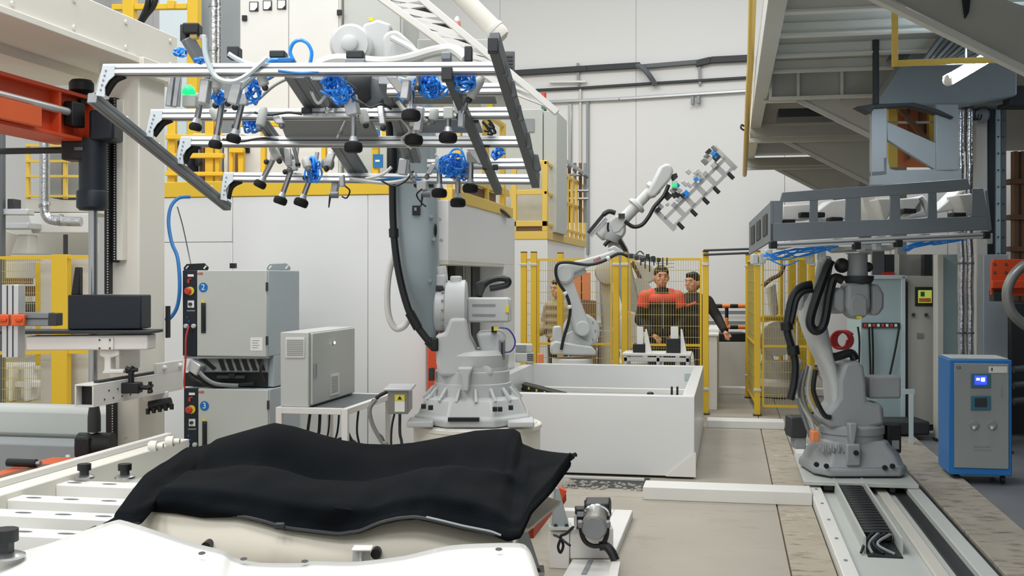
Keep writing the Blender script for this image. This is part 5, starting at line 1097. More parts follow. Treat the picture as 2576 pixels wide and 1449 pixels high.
for i, (px, py) in enumerate(((770, 285), (830, 285), (560, 290), (1000, 290), (700, 292))): MB().cbox(px, py - 8, G(px, py).dot(FWD) - .03, .05, .03, .05).ob('fitting', 'chrome' if i % 2 else 'vdgrey', gr, bevel=.006)
for i, (px, py) in enumerate(((1224, 318), (1232, 326), (1240, 322), (1236, 310))): tb([(px - 10, py - 12), (px, py), (px + 6, py + 12), (px - 6, py + 10)], 5.9, .008, 'hose', 'cable')

# small clamps, rods and fittings scattered over the bars
rnd = random.Random(21)
for i, (px, py) in enumerate(((520, 215), (545, 205), (575, 225), (625, 205), (660, 200), (700, 300), (745, 395), (770, 408), (830, 400), (870, 300), (915, 290), (1000, 215), (1052, 200), (1092, 285), (1150, 270), (1180, 240), (1200, 215), (1085, 425), (1120, 420), (1170, 430), (1200, 395), (1030, 425), (690, 380), (725, 395), (600, 290), (660, 290), (960, 290), (1060, 290), (540, 285))):
    d_ = G(px, py).dot(FWD) - rnd.uniform(.03, .09); c_ = P(px, py, d_); v_ = (UPV * rnd.uniform(.6, 1) + RGT * rnd.uniform(-.6, .6) + FWD * rnd.uniform(-.3, .3)).normalized(); L_ = rnd.uniform(.05, .11)
    if i % 3 == 0: MB().cyl(c_ - v_ * L_, c_ + v_ * L_, .011, n=10).ob('link_rod', 'steel', gr)
    elif i % 3 == 1: MB().lathe(c_ - v_ * L_ * .6, v_, [(.014, 0), (.024, .008), (.024, L_ * .8), (.016, L_)], 12).ob('swivel_clamp', 'cab', gr)
    else: MB().obox(c_, rnd.uniform(.03, .05), .04, L_, GXv, FWD, v_).ob('cross_clamp', 'alu', gr, bevel=.006)
    q = c_ - v_ * L_ * .7; MB().sph(q, .016, 10, 7).ob('ball_joint', 'alud' if i % 2 else 'vdgrey', gr)
for i, (x0, y0, x1, y1) in enumerate(((640, 283, 760, 287), (560, 350, 700, 352), (880, 448, 1060, 452), (700, 178, 900, 182), (900, 290, 1000, 288))):
    d_ = G((x0 + x1) / 2, y0).dot(FWD) - .035; tb([(x0, y0), (x0 * .7 + x1 * .3, y0 + 6), (x0 * .3 + x1 * .7, y1 - 4), (x1, y1)], d_, .007, ('hose', 'hose', 'bluepaint', 'bluepaint', 'hose')[i], 'routed_cable')
for i, pts in enumerate(([(1010, 300), (1030, 330), (1010, 350), (1035, 375)], [(900, 250), (930, 270), (960, 262), (985, 275)], [(870, 205), (895, 225), (885, 245), (915, 262)], [(1010, 205), (1000, 235), (1015, 255)], [(615, 190), (640, 215), (650, 250), (620, 262)], [(530, 180), (545, 215), (530, 250)])): tb(pts, G(*pts[1]).dot(FWD) - .05, .006, ('paletube', 'hose', 'vdgrey', 'tube', 'tube', 'tube')[i], 'routed_cable')
# ================================================================== yellow mesh fence behind the trough
FY = 14.12
def fx(px): return PY(px, 800, FY).x
ZF = PY(1773, 640, FY).z
def fence_panel(p0, p1, y, label, base_z=.12, posts=(), name='mesh_fence'):
    f = thing(name, label, 'fence', ((p0[0] + p1[0]) / 2, (p0[1] + p1[1]) / 2, 0))
    a_ = V((p0[0], p0[1], 0)); b_ = V((p1[0], p1[1], 0)); u_ = (b_ - a_).normalized(); L_ = (b_ - a_).length
    for z_ in (base_z, .86, ZF - .06): MB().beam(a_ + UPV * z_, b_ + UPV * z_, .03, .03).ob('rail', 'yellow', f)
    for q in (a_, b_): MB().beam(q + UPV * base_z, q + UPV * (ZF - .05), .025, .025).ob('stile', 'yellow', f)
    mb = MB(); n = int(L_ / .03)
    for i in range(1, n): mb.beam(a_ + u_ * (L_ * i / n) + UPV * base_z, a_ + u_ * (L_ * i / n) + UPV * (ZF - .06), .004, .004)
    k_ = int((ZF - base_z) / .14)
    for i in range(1, k_): mb.beam(a_ + UPV * (base_z + i * .14), b_ + UPV * (base_z + i * .14), .006, .006)
    stuff(mb.ob('wire_mesh', 'wire', f)); return f
def fence_post(x, y, label, w_=.075):
    p = thing('fence_post', label, 'post', (x, y, 0))
    MB().bb((x - w_ / 2, y - w_ / 2, .012), (x + w_ / 2, y + w_ / 2, ZF + .03)).ob('tube', 'yellow', p, bevel=.005)
    MB().bb((x - w_ / 2, y - w_ / 2, ZF + .03), (x + w_ / 2, y + w_ / 2, ZF + .045)).ob('cap', 'brown', p)
    MB().bb((x - .052, y - .085, 0), (x + .052, y + .085, .012)).ob('foot_plate', 'vdgrey', p)
    for z_ in (ZF - .14, .3): MB().bb((x - w_ / 2 - .01, y - w_ / 2 - .012, z_), (x + w_ / 2 + .01, y - w_ / 2, z_ + .035)).ob('clamp', 'alu', p, bevel=.004)
    return p
px_ = [1318, 1343, 1395, 1550, 1572, 1775]
lbs = ['yellow fence post next to the far press housing', 'yellow fence post of a pair beside the press housing', 'yellow fence post behind the beige jacket', 'yellow fence post right of the white robot', 'yellow fence post left of the two men', 'yellow fence post right of the two men']
for p_, l_ in zip(px_, lbs): fence_post(fx(p_), FY + (.5 if p_ == 1395 else 0), l_)
fence_panel((fx(1318), FY), (fx(1343), FY), FY, 'narrow mesh fence panel beside the far press housing')
fence_panel((fx(1343) + .06, FY), (fx(1550) - .06, FY), FY, 'mesh fence panel behind the white robot')
fence_panel((fx(1572) + .06, FY), (fx(1775) - .06, FY), FY, 'mesh fence panel in front of the two men')
xq = PZ(1905, 1045, 0).x
fence_post(xq, FY, 'yellow fence post beside the robot on the floor track'); fence_post(.262, 16.2, 'yellow fence post at the rear of the side mesh panel')
fence_panel((xq, FY + .06), (.262, 16.14), FY, 'side mesh fence panel between two yellow posts')
fence_panel((xq + .07, FY), (xq + .62, FY), FY, 'mesh fence panel behind the black hoses of the track robot')
fence_post(xq + .68, FY + .4, 'yellow fence post behind the track robot arm')
g_ = thing('stretched_cables', 'two black cables stretched between the fence posts', 'cable', P(1825, 632, 13.9))
for py, q in ((630, 626), (641, 636)): MB().cyl(P(1770, py, 13.85), P(1890, q, 13.6), .014, n=8).ob('cable', 'vdgrey', g_)
# ------------------------------------------------------------------ workbench with two fixtures
WY = 13.3
w1 = thing('work_bench', 'low white aluminium bench in front of the mesh fence', 'table', (PY(1650, 890, WY).x, WY + .2, 0))
xa, xb = PY(1565, 890, WY).x, PY(1738, 890, WY).x; zt = PY(1650, 889, WY).z
MB().bb((xa, WY, zt - .03), (xb, WY + .5, zt)).ob('top', 'white', w1, bevel=.004); MB().bb((xa + .02, WY + .01, zt - .1), (xb - .02, WY + .05, zt - .05)).ob('apron', 'alu', w1, bevel=.004)
for x in (xa + .02, (xa + xb) / 2, xb - .06):
    for y in (WY + .01, WY + .44): MB().bb((x, y, 0), (x + .04, y + .04, zt - .03)).ob('leg', 'alu', w1, bevel=.004)
for i, (x0, y0, x1, wx0, wx1, wy1, gx) in enumerate(((1592, 866, 1622, 1602, 1618, 868, 1640), (1676, 852, 1711, 1687, 1706, 853, 1728))):
    f = thing('test_fixture', ('black box fixture with white upright, nearer the bench end' if i == 0 else 'taller black box fixture with white upright on the bench'), 'fixture', (PY((x0 + x1) / 2, 890, WY).x, WY + .2, zt))
    MB().plateY([(x0, y0), (x1, y0), (x1, 889), (x0, 889)], WY + .08, .2).ob('block', 'black', f, bevel=.006)
    MB().plateY([(wx0, 822), (wx1, 822), (wx1, wy1), (wx0, wy1)], WY + .1, .04).ob('upright', 'white', f, bevel=.004)
    MB().plateY([(x1 + 1, 828), (x1 + 5, 828), (gx, 889), (x1 + 1, 889)], WY + .1, .03).ob('gusset', 'white', f, bevel=.003)
s = thing('servo_drive', 'grey ribbed servo unit at the rim of the white trough', 'machine', PZ(1320, 905, .75))
MB().pbox(1296, 866, 1340, 888, 13.0, .2).ob('cover', 'cab', s, bevel=.015); MB().pbox(1296, 888, 1344, 912, 12.95, .25).ob('body', 'cab', s, bevel=.015); MB().pbox(1298, 868, 1324, 886, 12.99, .012).ob('recess', 'grey', s)
for i in range(4): MB().pbox(1326, 890 + i * 5, 1342, 892 + i * 5, 12.94, .012).ob('fin', 'vdgrey', s)
tag(MB().pbox(1352, 890, 1368, 1040, 14.0, .1).ob('brick_stack', 'peach', bevel=.01), 'small orange box behind the trough rim', 'box')
# ------------------------------------------------------------------ white six-axis robot in front of the fence
D3 = 13.45
r3 = thing('industrial_robot', 'white six-axis robot with black hose behind the trough', 'robot', P(1445, 1060, D3))
a = lambda px, py, o=0: P(px, py, D3 + o); l3 = lambda n: LN(n, D3)
MB().lathe(P(1440, 1058, D3 + .05), UPV, [(l3(52), 0), (l3(52), .75), (l3(50), .76)], 24).ob('pedestal', 'white', r3)
MB().plate([(1386, 868), (1396, 858), (1490, 872), (1500, 884), (1500, 895), (1386, 892)], D3 - .15, .4).ob('base', 'robot', r3, bevel=.02)
MB().plate([(1392, 822), (1412, 820), (1418, 862), (1390, 862)], D3 - .05, .2).ob('motor', 'robot', r3, bevel=.02)
MB().lathe(a(1460, 832, .22), -FWD, [(l3(44), 0), (l3(46), .03), (l3(46), .2), (l3(40), .22)], 36).ob('shoulder_disc', 'robot', r3)
MB().plate([(1415, 845), (1440, 830), (1490, 870), (1420, 880)], D3 - .05, .25).ob('turret', 'robot', r3, bevel=.02)
for i in range(8):
    q = a(1460 + 38 * math.cos(i * .6 - 1.2), 832 - 38 * math.sin(i * .6 - 1.2), -.005); MB().cyl(q, q - FWD * .015, .01, n=6).ob('bolt', 'grey', r3)
MB().plate([(1398, 690), (1408, 678), (1428, 682), (1440, 700), (1462, 760), (1484, 815), (1482, 838), (1462, 846), (1446, 838), (1428, 770), (1412, 725)], D3 - .12, .16).ob('lower_arm', 'robot', r3, bevel=.025, seg=3)
MB().lathe(a(1465, 826, -.1), -FWD, [(l3(19), 0), (l3(19), .05), (l3(16), .06)], 28).ob('axis_cap', 'robot', r3)
MB().lathe(a(1417, 690, .1), -FWD, [(l3(22), 0), (l3(24), .02), (l3(24), .26), (l3(18), .28)], 28).ob('elbow', 'robot', r3)
ua = MB().plate([(1394, 678), (1402, 664), (1430, 660), (1470, 652), (1520, 638), (1545, 628), (1556, 640), (1530, 655), (1480, 672), (1440, 690), (1400, 700)], D3 - .08, .2).ob('upper_arm', 'robot', r3, bevel=.025, seg=3)
MB().plate([(1430, 680), (1468, 672), (1478, 685), (1440, 704)], D3 - .02, .16).ob('arm_motor', 'robot', r3, bevel=.02)
MB().plate([(1530, 625), (1545, 617), (1570, 632), (1565, 642), (1545, 648)], D3 - .05, .14).ob('wrist', 'robot', r3, bevel=.015)
xv = (a(1510, 648) - a(1494, 654)); text('ABB', a(1502, 653, -.085), .055, 'printred', r3, xv, xv.cross(-FWD) * -1, 'maker_print', .002)
hh = MB().tube([a(x, y, -.2) for x, y in ((1412, 880), (1418, 850), (1430, 810), (1434, 775), (1424, 740), (1406, 712), (1398, 685), (1404, 664), (1430, 660), (1478, 666), (1515, 658), (1555, 638), (1580, 645))], .019, 8).ob('cable_hose', 'hose', r3)
for q in ((1422, 738), (1433, 772), (1530, 650)): MB().sph(a(*q, -.2), .03, 10, 6).ob('hose_clip', 'white', hh)
tl = thing('pin_gripper', 'small dark pin gripper on the white robot wrist', 'gripper', a(1640, 690, -.1))
MB().beam(a(1575, 642, -.05), a(1650, 654, -.05), .05, .06).ob('arm', 'alud', tl)
for i in range(6): MB().cbox(1588 + i * 14, 644 + (i % 3) * 5, D3 - .12, .04, .05, .06).ob('block', 'vdgrey', tl, bevel=.006)
for i in range(7): MB().cyl(a(1612 + i * 11, 648, -.1), a(1612 + i * 11, 668 + (i % 3) * 8, -.1), .008, n=6).ob('pin', 'vdgrey', tl)
for i in range(3): MB().cyl(a(1650, 654 + i * 9, -.1), a(1696, 654 + i * 9, -.1), .006, n=6).ob('rod', 'wire', tl)
MB().tube([a(1600, 640, -.1), a(1610, 632, -.1), a(1620, 640, -.1)], .008, 6).ob('wire', 'vdgrey', tl)
# ------------------------------------------------------------------ far robot reaching up with a gripper
D4 = 16.0
r4 = thing('industrial_robot', 'far grey robot reaching up behind the fence with a slanted gripper', 'robot', P(1590, 990, D4))
a = lambda px, py, o=0: P(px, py, D4 + o); l4 = lambda n: LN(n, D4)
MB().lathe(P(1590, 998, D4), UPV, [(.4, 0), (.4, .12), (.3, .25), (.3, .5), (.25, .55)], 28).ob('base', 'beigegrey', r4)
MB().plate([(1560, 880), (1560, 800), (1580, 780), (1610, 790), (1625, 880)], D4 - .2, .4).ob('turret', 'beigegrey', r4, bevel=.03)
MB().lathe(a(1592, 800, .25), -FWD, [(.2, 0), (.22, .03), (.22, .35), (.16, .38)], 28).ob('shoulder', 'beigegrey', r4)
MB().plate([(1530, 610), (1560, 590), (1580, 625), (1616, 790), (1600, 815), (1576, 805)], D4 - .18, .2).ob('lower_arm', 'robot2', r4, bevel=.03)
MB().lathe(a(1543, 580, .2), -FWD, [(l4(24), 0), (l4(27), .03), (l4(27), .3), (l4(20), .34)], 28).ob('elbow', 'robot', r4)
MB().lathe(a(1520, 580, 0), a(1500, 600) - a(1520, 580), [(l4(16), -.1), (l4(18), 0), (l4(18), .1), (l4(14), .12)], 20).ob('elbow_motor', 'robot', r4)
MB().lathe(a(1538, 608, -.15), a(1545, 590) - a(1538, 608), [(l4(20), 0), (l4(22), .02), (l4(22), .12)], 24).ob('elbow_cap', 'robot2', r4)
MB().plate([(1530, 560), (1548, 543), (1572, 540), (1580, 560), (1560, 585), (1540, 590)], D4 - .15, .3).ob('elbow_block', 'robot', r4, bevel=.03)
fdir = a(1690, 425) - a(1560, 560)
MB().lathe(a(1560, 560), fdir, [(l4(17), 0), (l4(15), .1), (l4(15), .3), (l4(24), .32), (l4(24), .36), (l4(13), .4), (l4(13), .62), (l4(20), .66), (l4(20), .72)], 24).ob('forearm', 'robot', r4)
MB().plate([(1626, 487), (1642, 458), (1662, 418), (1676, 410), (1690, 414), (1695, 430), (1688, 450), (1650, 495), (1636, 498)], D4 - .13, .26).ob('forearm_head', 'robot', r4, bevel=.04, seg=3)
MB().plate([(1688, 440), (1702, 434), (1706, 445), (1694, 456)], D4 - .06, .12).ob('wrist', 'vdgrey', r4, bevel=.01)
MB().beam(a(1480, 586, -.1), a(1518, 540, -.1), .09, .05).ob('cable_duct', 'vdgrey', r4); MB().beam(a(1486, 594, -.05), a(1526, 550, -.05), .05, .05).ob('duct_bracket', 'alu', r4)
MB().tube([a(x, y, -.18) for x, y in ((1518, 540), (1532, 532), (1548, 536))], .035, 8).ob('hose', 'hose', r4)
MB().tube([a(x, y, -.18) for x, y in ((1572, 556), (1592, 570), (1614, 566), (1632, 545), (1646, 520), (1670, 492), (1682, 465))], .028, 8).ob('hose', 'hose', r4)
MB().tube([a(x, y, -.22) for x, y in ((1530, 560), (1530, 580), (1545, 595))], .016, 6).ob('hose', 'hose', r4); MB().tube([a(x, y, -.22) for x, y in ((1520, 618), (1535, 604), (1556, 604), (1568, 620), (1578, 640))], .028, 8).ob('hose', 'hose', r4)
MB().pbox(1556, 537, 1572, 549, D4 - .2, .03).ob('name_plate', 'vdgrey', r4)
gq = thing('plate_gripper', 'slanted grey plate gripper with blue valves on the far robot', 'gripper', a(1735, 575, 0))
U = (a(1790, 380) - a(1640, 530)); V2 = a(1668, 558) - a(1640, 530)
def gp(s_, t_, o=0): return a(1645, 525) + U * s_ + V2 * t_ + FWD * o
for t_ in (0.95, 1.7): MB().beam(gp(0, t_), gp(1.02, t_), .05, .03, up=FWD).ob('rail', 'alu', gq)
for s_, e0, e1 in ((0, -.1, 1.9), (.2, .6, 1.7), (.36, .6, 1.7), (.55, .6, 1.7), (.72, .6, 1.7), (.88, .6, 1.8), (1.02, -.1, 1.9)): MB().beam(gp(s_, e0), gp(s_, e1), .07, .03, up=FWD).ob('cross_plate', 'alu', gq)
rnd = random.Random(5)
for i in range(34):
    q = gp(rnd.uniform(0, 1), rnd.uniform(-.15, .75), -.08); MB().obox(q, rnd.uniform(.04, .1), .05, rnd.uniform(.04, .1), U.normalized(), FWD, V2.normalized()).ob('valve', rnd.choice(['alu', 'cab', 'vdgrey', 'tube', 'alud', 'cab']), gq, bevel=.005)
for s_ in (.08, .3, .5, .68, .92): q = gp(s_, 1.7); MB().cyl(q, q + V2.normalized() * .12, .03, n=12).ob('suction_cup', 'vdgrey', gq)
MB().pbox(1692, 455, 1704, 474, D4 - .18, .06).ob('lamp_box', 'cab', gq); MB().pbox(1692, 460, 1702, 470, D4 - .2, .03).ob('status_lamp', 'greenlamp', gq)
# ------------------------------------------------------------------ things beyond the fence
t = thing('pale_robot', 'cream robot half hidden behind the mesh', 'robot', P(1520, 960, 17))
MB().lathe(P(1530, 980, 17), UPV, [(.17, 0), (.17, .3), (.15, .9)], 20).ob('base', 'beigegrey', t); MB().lathe(P(1525, 685, 17.2), -FWD, [(.16, 0), (.18, .05), (.18, .3), (.12, .32)], 24).ob('elbow', 'beigegrey', t)
MB().plate([(1510, 690), (1535, 685), (1545, 760), (1540, 840), (1515, 840)], 17, .2).ob('arm', 'beigegrey', t, bevel=.03)
t = thing('pale_robot', 'cream robot arm slanting behind the man in the red yoke jacket', 'robot', P(1600, 960, 17))
MB().lathe(P(1590, 976.7, 17.2), UPV, [(.17, 0), (.17, .3), (.15, .9)], 20).ob('base', 'beigegrey', t)
MB().plate([(1590, 650), (1640, 665), (1660, 700), (1620, 720)], 17.1, .25).ob('arm', 'beigegrey', t, bevel=.03); MB().lathe(P(1598, 735, 17.2), -FWD, [(.2, 0), (.22, .05), (.22, .3)], 24).ob('joint', 'beigegrey', t)
MB().tube([P(1590, 660, 17), P(1610, 700, 17), P(1618, 740, 17), P(1606, 770, 17)], .03, 8).ob('hose', 'brown', t)
t = thing('orange_crates', 'stacked orange crates behind the mesh fence', 'crate', P(1470, 960, 16.6))
for i, (x0, x1) in enumerate(((1438, 1462), (1464, 1486))): MB().pbox(x0, 685, x1, 755, 16.6, .3).ob('crate', 'peach', t, bevel=.01)
MB().pbox(1436, 757, 1500, 990, 16.6, .5).ob('rack', 'rust', t, bevel=.01)
t = thing('pallet_machine', 'cream machine bed with slats behind the mesh fence', 'machine', P(1530, 960, 18))
for y0 in (810, 838, 862, 884, 906): MB().pbox(1490, y0, 1560, y0 + 14, 18, .3).ob('slat', 'beigegrey', t, bevel=.01)
MB().pbox(1500, 700, 1512, 830, 18.1, .1).ob('post', 'white', t); MB().pbox(1490, 925, 1560, 985, 18, .4).ob('base', 'beigegrey', t)
t = thing('white_cartons', 'bright white cartons beside the man in the red yoke jacket', 'carton', P(1598, 960, 17.8))
for y0, y1 in ((780, 805), (808, 845), (848, 875)): MB().pbox(1582, y0, 1614, y1, 17.8, .3).ob('carton', 'white', t, bevel=.01)
MB().pbox(1580, 877, 1616, 968, 17.8, .4).ob('base', 'beigegrey', t)
gx0, gx1 = PY(1784, 830, 14.6).x, PY(1808, 830, 14.6).x
t = thing('guard_box', 'low white guard box to the right of the two men', 'box', (gx0, 15.6, 0))
zz = PY(1796, 846, 14.6).z
MB().bb((gx0 - .02, 14.6, 0), (gx1 - .02, 17.4, zz)).ob('body', 'white', t, bevel=.006); MB().bb((gx0 - .04, 14.58, zz), (gx1, 17.42, zz + .03)).ob('rim', 'white', t, bevel=.006)
t = thing('striped_barrier', 'black and yellow striped tube barrier by the white wall', 'barrier', P(1830, 880, 18.5))
for py in (770, 823):
    for i in range(6): MB().cyl(P(1776 + i * 20, py, 18.5), P(1796 + i * 20, py, 18.5), .035, n=14).ob('stripe', 'black' if i % 2 else 'orangelight', t)
for i in range(5): MB().cyl(P(1828, 773 + i * 26, 18.5), P(1828, 799 + i * 26, 18.5), .03, n=14).ob('stripe', 'black' if i % 2 == 0 else 'orangelight', t)
t = thing('roller_rack', 'grey roller rack behind the striped barrier', 'rack', P(1830, 880, 19.4))
for py in (782, 795, 808): MB().pbox(1770, py, 1900, py + 9, 19.4, .1).ob('beam', 'grey' if py != 795 else 'white', t)
for px in (1770, 1896): MB().pbox(px, 775, px + 6, 955, 19.5, .06).ob('leg', 'grey', t)
tag(MB().pbox(1800, 838, 1884, 860, 17.6, .5).ob('bumper_block', 'black', bevel=.02), 'black rubber bumper block on the low grey box', 'bumper')
tag(MB().pbox(1800, 860, 1884, 977, 17.6, .5).ob('low_box', 'beigegrey', bevel=.01), 'low grey box carrying the black bumper block', 'box')
t = thing('pale_robot', 'cream robot behind the mesh beside the track robot', 'robot', P(1955, 990, 16))
MB().lathe(P(1955, 995, 16), UPV, [(.3, 0), (.3, .15), (.22, .25), (.22, .5)], 20).ob('base', 'beigegrey', t)
MB().plate([(1932, 720), (1952, 712), (1960, 790), (1945, 800)], 16, .2).ob('upper_arm', 'beigegrey', t, bevel=.03); MB().plate([(1920, 860), (1948, 900), (1950, 935), (1930, 940)], 15.9, .2).ob('lower_arm', 'beigegrey', t, bevel=.03)
MB().lathe(P(1945, 850, 16.2), -FWD, [(.22, 0), (.25, .04), (.25, .3)], 24).ob('shoulder', 'beigegrey', t)
MB().tube([P(1918, 720, 15.9), P(1940, 702, 15.9), P(1962, 690, 15.9), P(1972, 668, 15.9)], .03, 8).ob('hose', 'brown', t)
t = thing('machine_trestle', 'yellow machine frame with slats behind the mesh beside the track robot', 'frame', P(1990, 1000, 16.8))
for x0, x1 in ((1985, 2002), (1962, 1970), (2010, 2030)): MB().pbox(x0, 645, x1, 990, 16.8, .1).ob('post', 'yellow', t, bevel=.006)
for y0 in (795, 800, 990): MB().pbox(1915, y0, 2030, y0 + 10, 16.75, .1).ob('rail', 'yellow', t, bevel=.006)
for i in range(4): MB().pbox(1918, 830 + i * 40, 1958, 852 + i * 40, 17, .1).ob('slat', 'brown', t, bevel=.006)

# ================================================================== people
def person(label, loc, h, yaw, cols, arms, hair_back=0, hood=False, yoke=None, turn=0.0):
    k = h / 1.78; p = thing('person', label, 'person', loc); cz, sz = math.cos(yaw), math.sin(yaw)
    def W(v): v = V(v) * k; return V(loc) + V((v.x * cz - v.y * sz, v.x * sz + v.y * cz, v.z))
    ct, st = math.cos(turn), math.sin(turn); hs = 1.14; kh = k * hs
    def WH(v): v = (V(v) - V((0, 0, 1.6))) * hs + V((0, 0, 1.575)); q = V((v.x * ct - (v.y) * st, v.x * st + v.y * ct, v.z)); return W(q)
    AX = (V((cz, sz, 0)), V((-sz, cz, 0)), UPV); c2, s2 = math.cos(yaw + turn), math.sin(yaw + turn); AH = (V((c2, s2, 0)), V((-s2, c2, 0)), UPV)
    def cap(mb, a_, b_, r0, r1, f=W, n=14): mb.cyl(f(a_), f(b_), r0 * k, r1 * k, n=n); mb.sph(f(a_), r0 * k, n, 8); mb.sph(f(b_), r1 * k, n, 8)
    def rm(o_, vx=.012, sm=4):
        m_ = o_.modifiers.new('remesh', 'REMESH'); m_.mode = 'VOXEL'; m_.voxel_size = vx; m_.use_smooth_shade = True
        if sm: q = o_.modifiers.new('smooth', 'SMOOTH'); q.factor = .5; q.iterations = sm
        return o_
    b = MB()
    b.sph(WH((0, .0, 1.665)), (.077 * kh, .093 * kh, .112 * kh), 22, 14, AH); b.sph(WH((0, -.03, 1.605)), (.058 * kh, .062 * kh, .062 * kh), 16, 10, AH)
    b.sph(WH((0, -.098, 1.642)), (.015 * kh, .02 * kh, .026 * kh), 10, 8, AH); b.sph(WH((0, -.082, 1.692)), (.055 * kh, .018 * kh, .012 * kh), 12, 8, AH)
    b.sph(WH((0, -.084, 1.597)), (.026 * kh, .014 * kh, .012 * kh), 10, 8, AH)
    for s_ in (-1, 1): b.sph(WH((s_ * .08, .008, 1.65)), (.012 * kh, .022 * kh, .034 * kh), 8, 8, AH); b.sph(WH((s_ * .04, -.066, 1.632)), (.025 * kh, .02 * kh, .02 * kh), 8, 8, AH)
    cap(b, (0, .015, 1.6), (0, .02, 1.44), .055, .062); b.sph(W((0, .01, 1.25)), (.15 * k, .1 * k, .2 * k), 16, 10, AX); b.sph(W((0, .01, 1.0)), (.14 * k, .1 * k, .16 * k), 16, 10, AX)
    for s_ in (-1, 1): cap(b, (s_ * .09, 0, .94), (s_ * .1, .0, .5), .075, .052); cap(b, (s_ * .1, 0, .5), (s_ * .1, .02, .08), .05, .036)
    ja = MB()
    ja.sph(W((0, .01, 1.33)), (.205 * k, .135 * k, .16 * k), 18, 12, AX); ja.sph(W((0, .01, 1.13)), (.195 * k, .14 * k, .26 * k), 18, 12, AX); ja.sph(W((0, .01, .95)), (.195 * k, .145 * k, .1 * k), 18, 12, AX)
    cap(ja, (-.11, .02, 1.42), (.11, .02, 1.42), .075, .075)
    ja.lathe(W((0, .02, 1.43)), UPV, [(.1 * k, 0), (.085 * k, .05), (.078 * k, .085), (.07 * k, .085)], 20)
    if hood:
        for zq in (1.40, 1.29, 1.18, 1.07, .96): ja.sph(W((0, .01, zq)), (.235 * k, .165 * k, .062 * k), 20, 10, AX)
        for s_, (el, ha) in zip((-1, 1), arms):
            for q in (.15, .45, .75): ja.sph(W(tuple(V((s_ * .2, .01, 1.39)).lerp(V(el), q))), .098 * k, 14, 10)
            for q in (.1, .45, .8): ja.sph(W(tuple(V(el).lerp(V(ha), q))), .082 * k, 14, 10)
        ja.sph(W((0, .11, 1.42)), (.15 * k, .1 * k, .1 * k), 16, 10, AX)
    for s_, (el, ha) in zip((-1, 1), arms):
        sh = (s_ * .2, .01, 1.39); cap(b, sh, el, .05, .04); cap(b, el, ha, .04, .028); cap(ja, sh, el, .083, .066); hv = V(ha) - V(el); wr = V(el) + hv * .9; cap(ja, el, tuple(wr), .066, .052)
        # hand: palm, four fingers and a thumb
        d_ = hv.normalized(); side = d_.cross(V((0, 0, 1))); side = side.normalized() if side.length > .1 else V((1, 0, 0)); pn = side.cross(d_)
        pc = V(ha) + d_ * .05; b.sph(W(pc), (.04 * k, .04 * k, .03 * k), 10, 8)
        for q, ln in enumerate((.062, .072, .068, .052)):
            f0 = pc + side * ((q - 1.5) * .02) + d_ * .03; f1 = f0 + d_ * ln * .55 + pn * -.008; f2 = f1 + d_ * ln * .45 - pn * .02; cap(b, tuple(f0), tuple(f1), .0095, .009, n=8); cap(b, tuple(f1), tuple(f2), .009, .0075, n=8)
        f0 = pc - side * .035; f1 = f0 - side * .02 + d_ * .035; f2 = f1 + d_ * .03; cap(b, tuple(f0), tuple(f1), .012, .0105, n=8); cap(b, tuple(f1), tuple(f2), .0105, .009, n=8)
    rm(b.ob('body', 'skin', p), .0085, 2)
    jo = rm(ja.ob('jacket', cols[0], p), .014, 5)
    tr_ = MB()
    tr_.sph(W((0, .01, .95)), (.17 * k, .125 * k, .12 * k), 16, 10, AX)
    for s_ in (-1, 1): cap(tr_, (s_ * .09, 0, .92), (s_ * .1, .0, .5), .098, .072); cap(tr_, (s_ * .1, 0, .5), (s_ * .1, .02, .09), .07, .058)
    rm(tr_.ob('trousers', cols[1], p), .016, 4)
    for s_ in (-1, 1):
        sh = MB(); sh.sph(W((s_ * .1, -.05, .045)), (.045 * k, .13 * k, .045 * k), 14, 8, AX); sh.sph(W((s_ * .1, .03, .06)), (.042 * k, .06 * k, .06 * k), 12, 8, AX); rm(sh.ob('shoe', 'black', p), .01, 2)
    hr = MB(); hr.sph(WH((0, .016, 1.70)), (.086 * kh, .098 * kh, .092 * kh), 22, 14, AH); hr.sph(WH((0, .045, 1.645)), (.078 * kh, .062 * kh, .085 * kh), 18, 10, AH); hr.sph(WH((0, -.05, 1.75)), (.06 * kh, .045 * kh, .03 * kh), 14, 8, AH)
    rm(hr.ob('hair', 'hair', p), .01, 2)
    for s_ in (-1, 1):
        MB().sph(WH((s_ * .031, -.083, 1.668)), (.011 * kh, .008 * kh, .006 * kh), 10, 6, AH).ob('eye', 'hair', p); MB().sph(WH((s_ * .032, -.092, 1.69)), (.02 * kh, .008 * kh, .0045 * kh), 10, 6, AH).ob('eyebrow', 'hair', p)
    MB().sph(WH((0, -.0945, 1.603)), (.02 * kh, .006 * kh, .004 * kh), 10, 6, AH).ob('mouth', 'redtube', p)
    if yoke:
        yk_ = MB()
        yk_.sph(W((0, .01, 1.36)), (.213 * k, .143 * k, .105 * k), 20, 12, AX); cap(yk_, (-.115, .02, 1.42), (.115, .02, 1.42), .083, .083)
        for s_, (el, ha) in zip((-1, 1), arms): cap(yk_, (s_ * .2, .01, 1.39), tuple(V((s_ * .2, .01, 1.39)).lerp(V(el), .35)), .092, .085)
        yo = rm(yk_.ob('yoke', yoke, p), .012, 5)
        co = MB(); co.lathe(W((0, .015, 1.42)), UPV, [(.112 * k, -.02), (.102 * k, .05), (.096 * k, .085), (.086 * k, .085)], 22); rm(co.ob('collar', 'jacket_black', p), .01, 2)
        MB().beam(W((0, -.15, 1.40)), W((0, -.16, 1.0)), .012, .012).ob('zip', 'grey', p)
    return p
def ground(px, y): q = PY(px, 700, y); return (q.x, q.y, 0)
faceyaw = TH
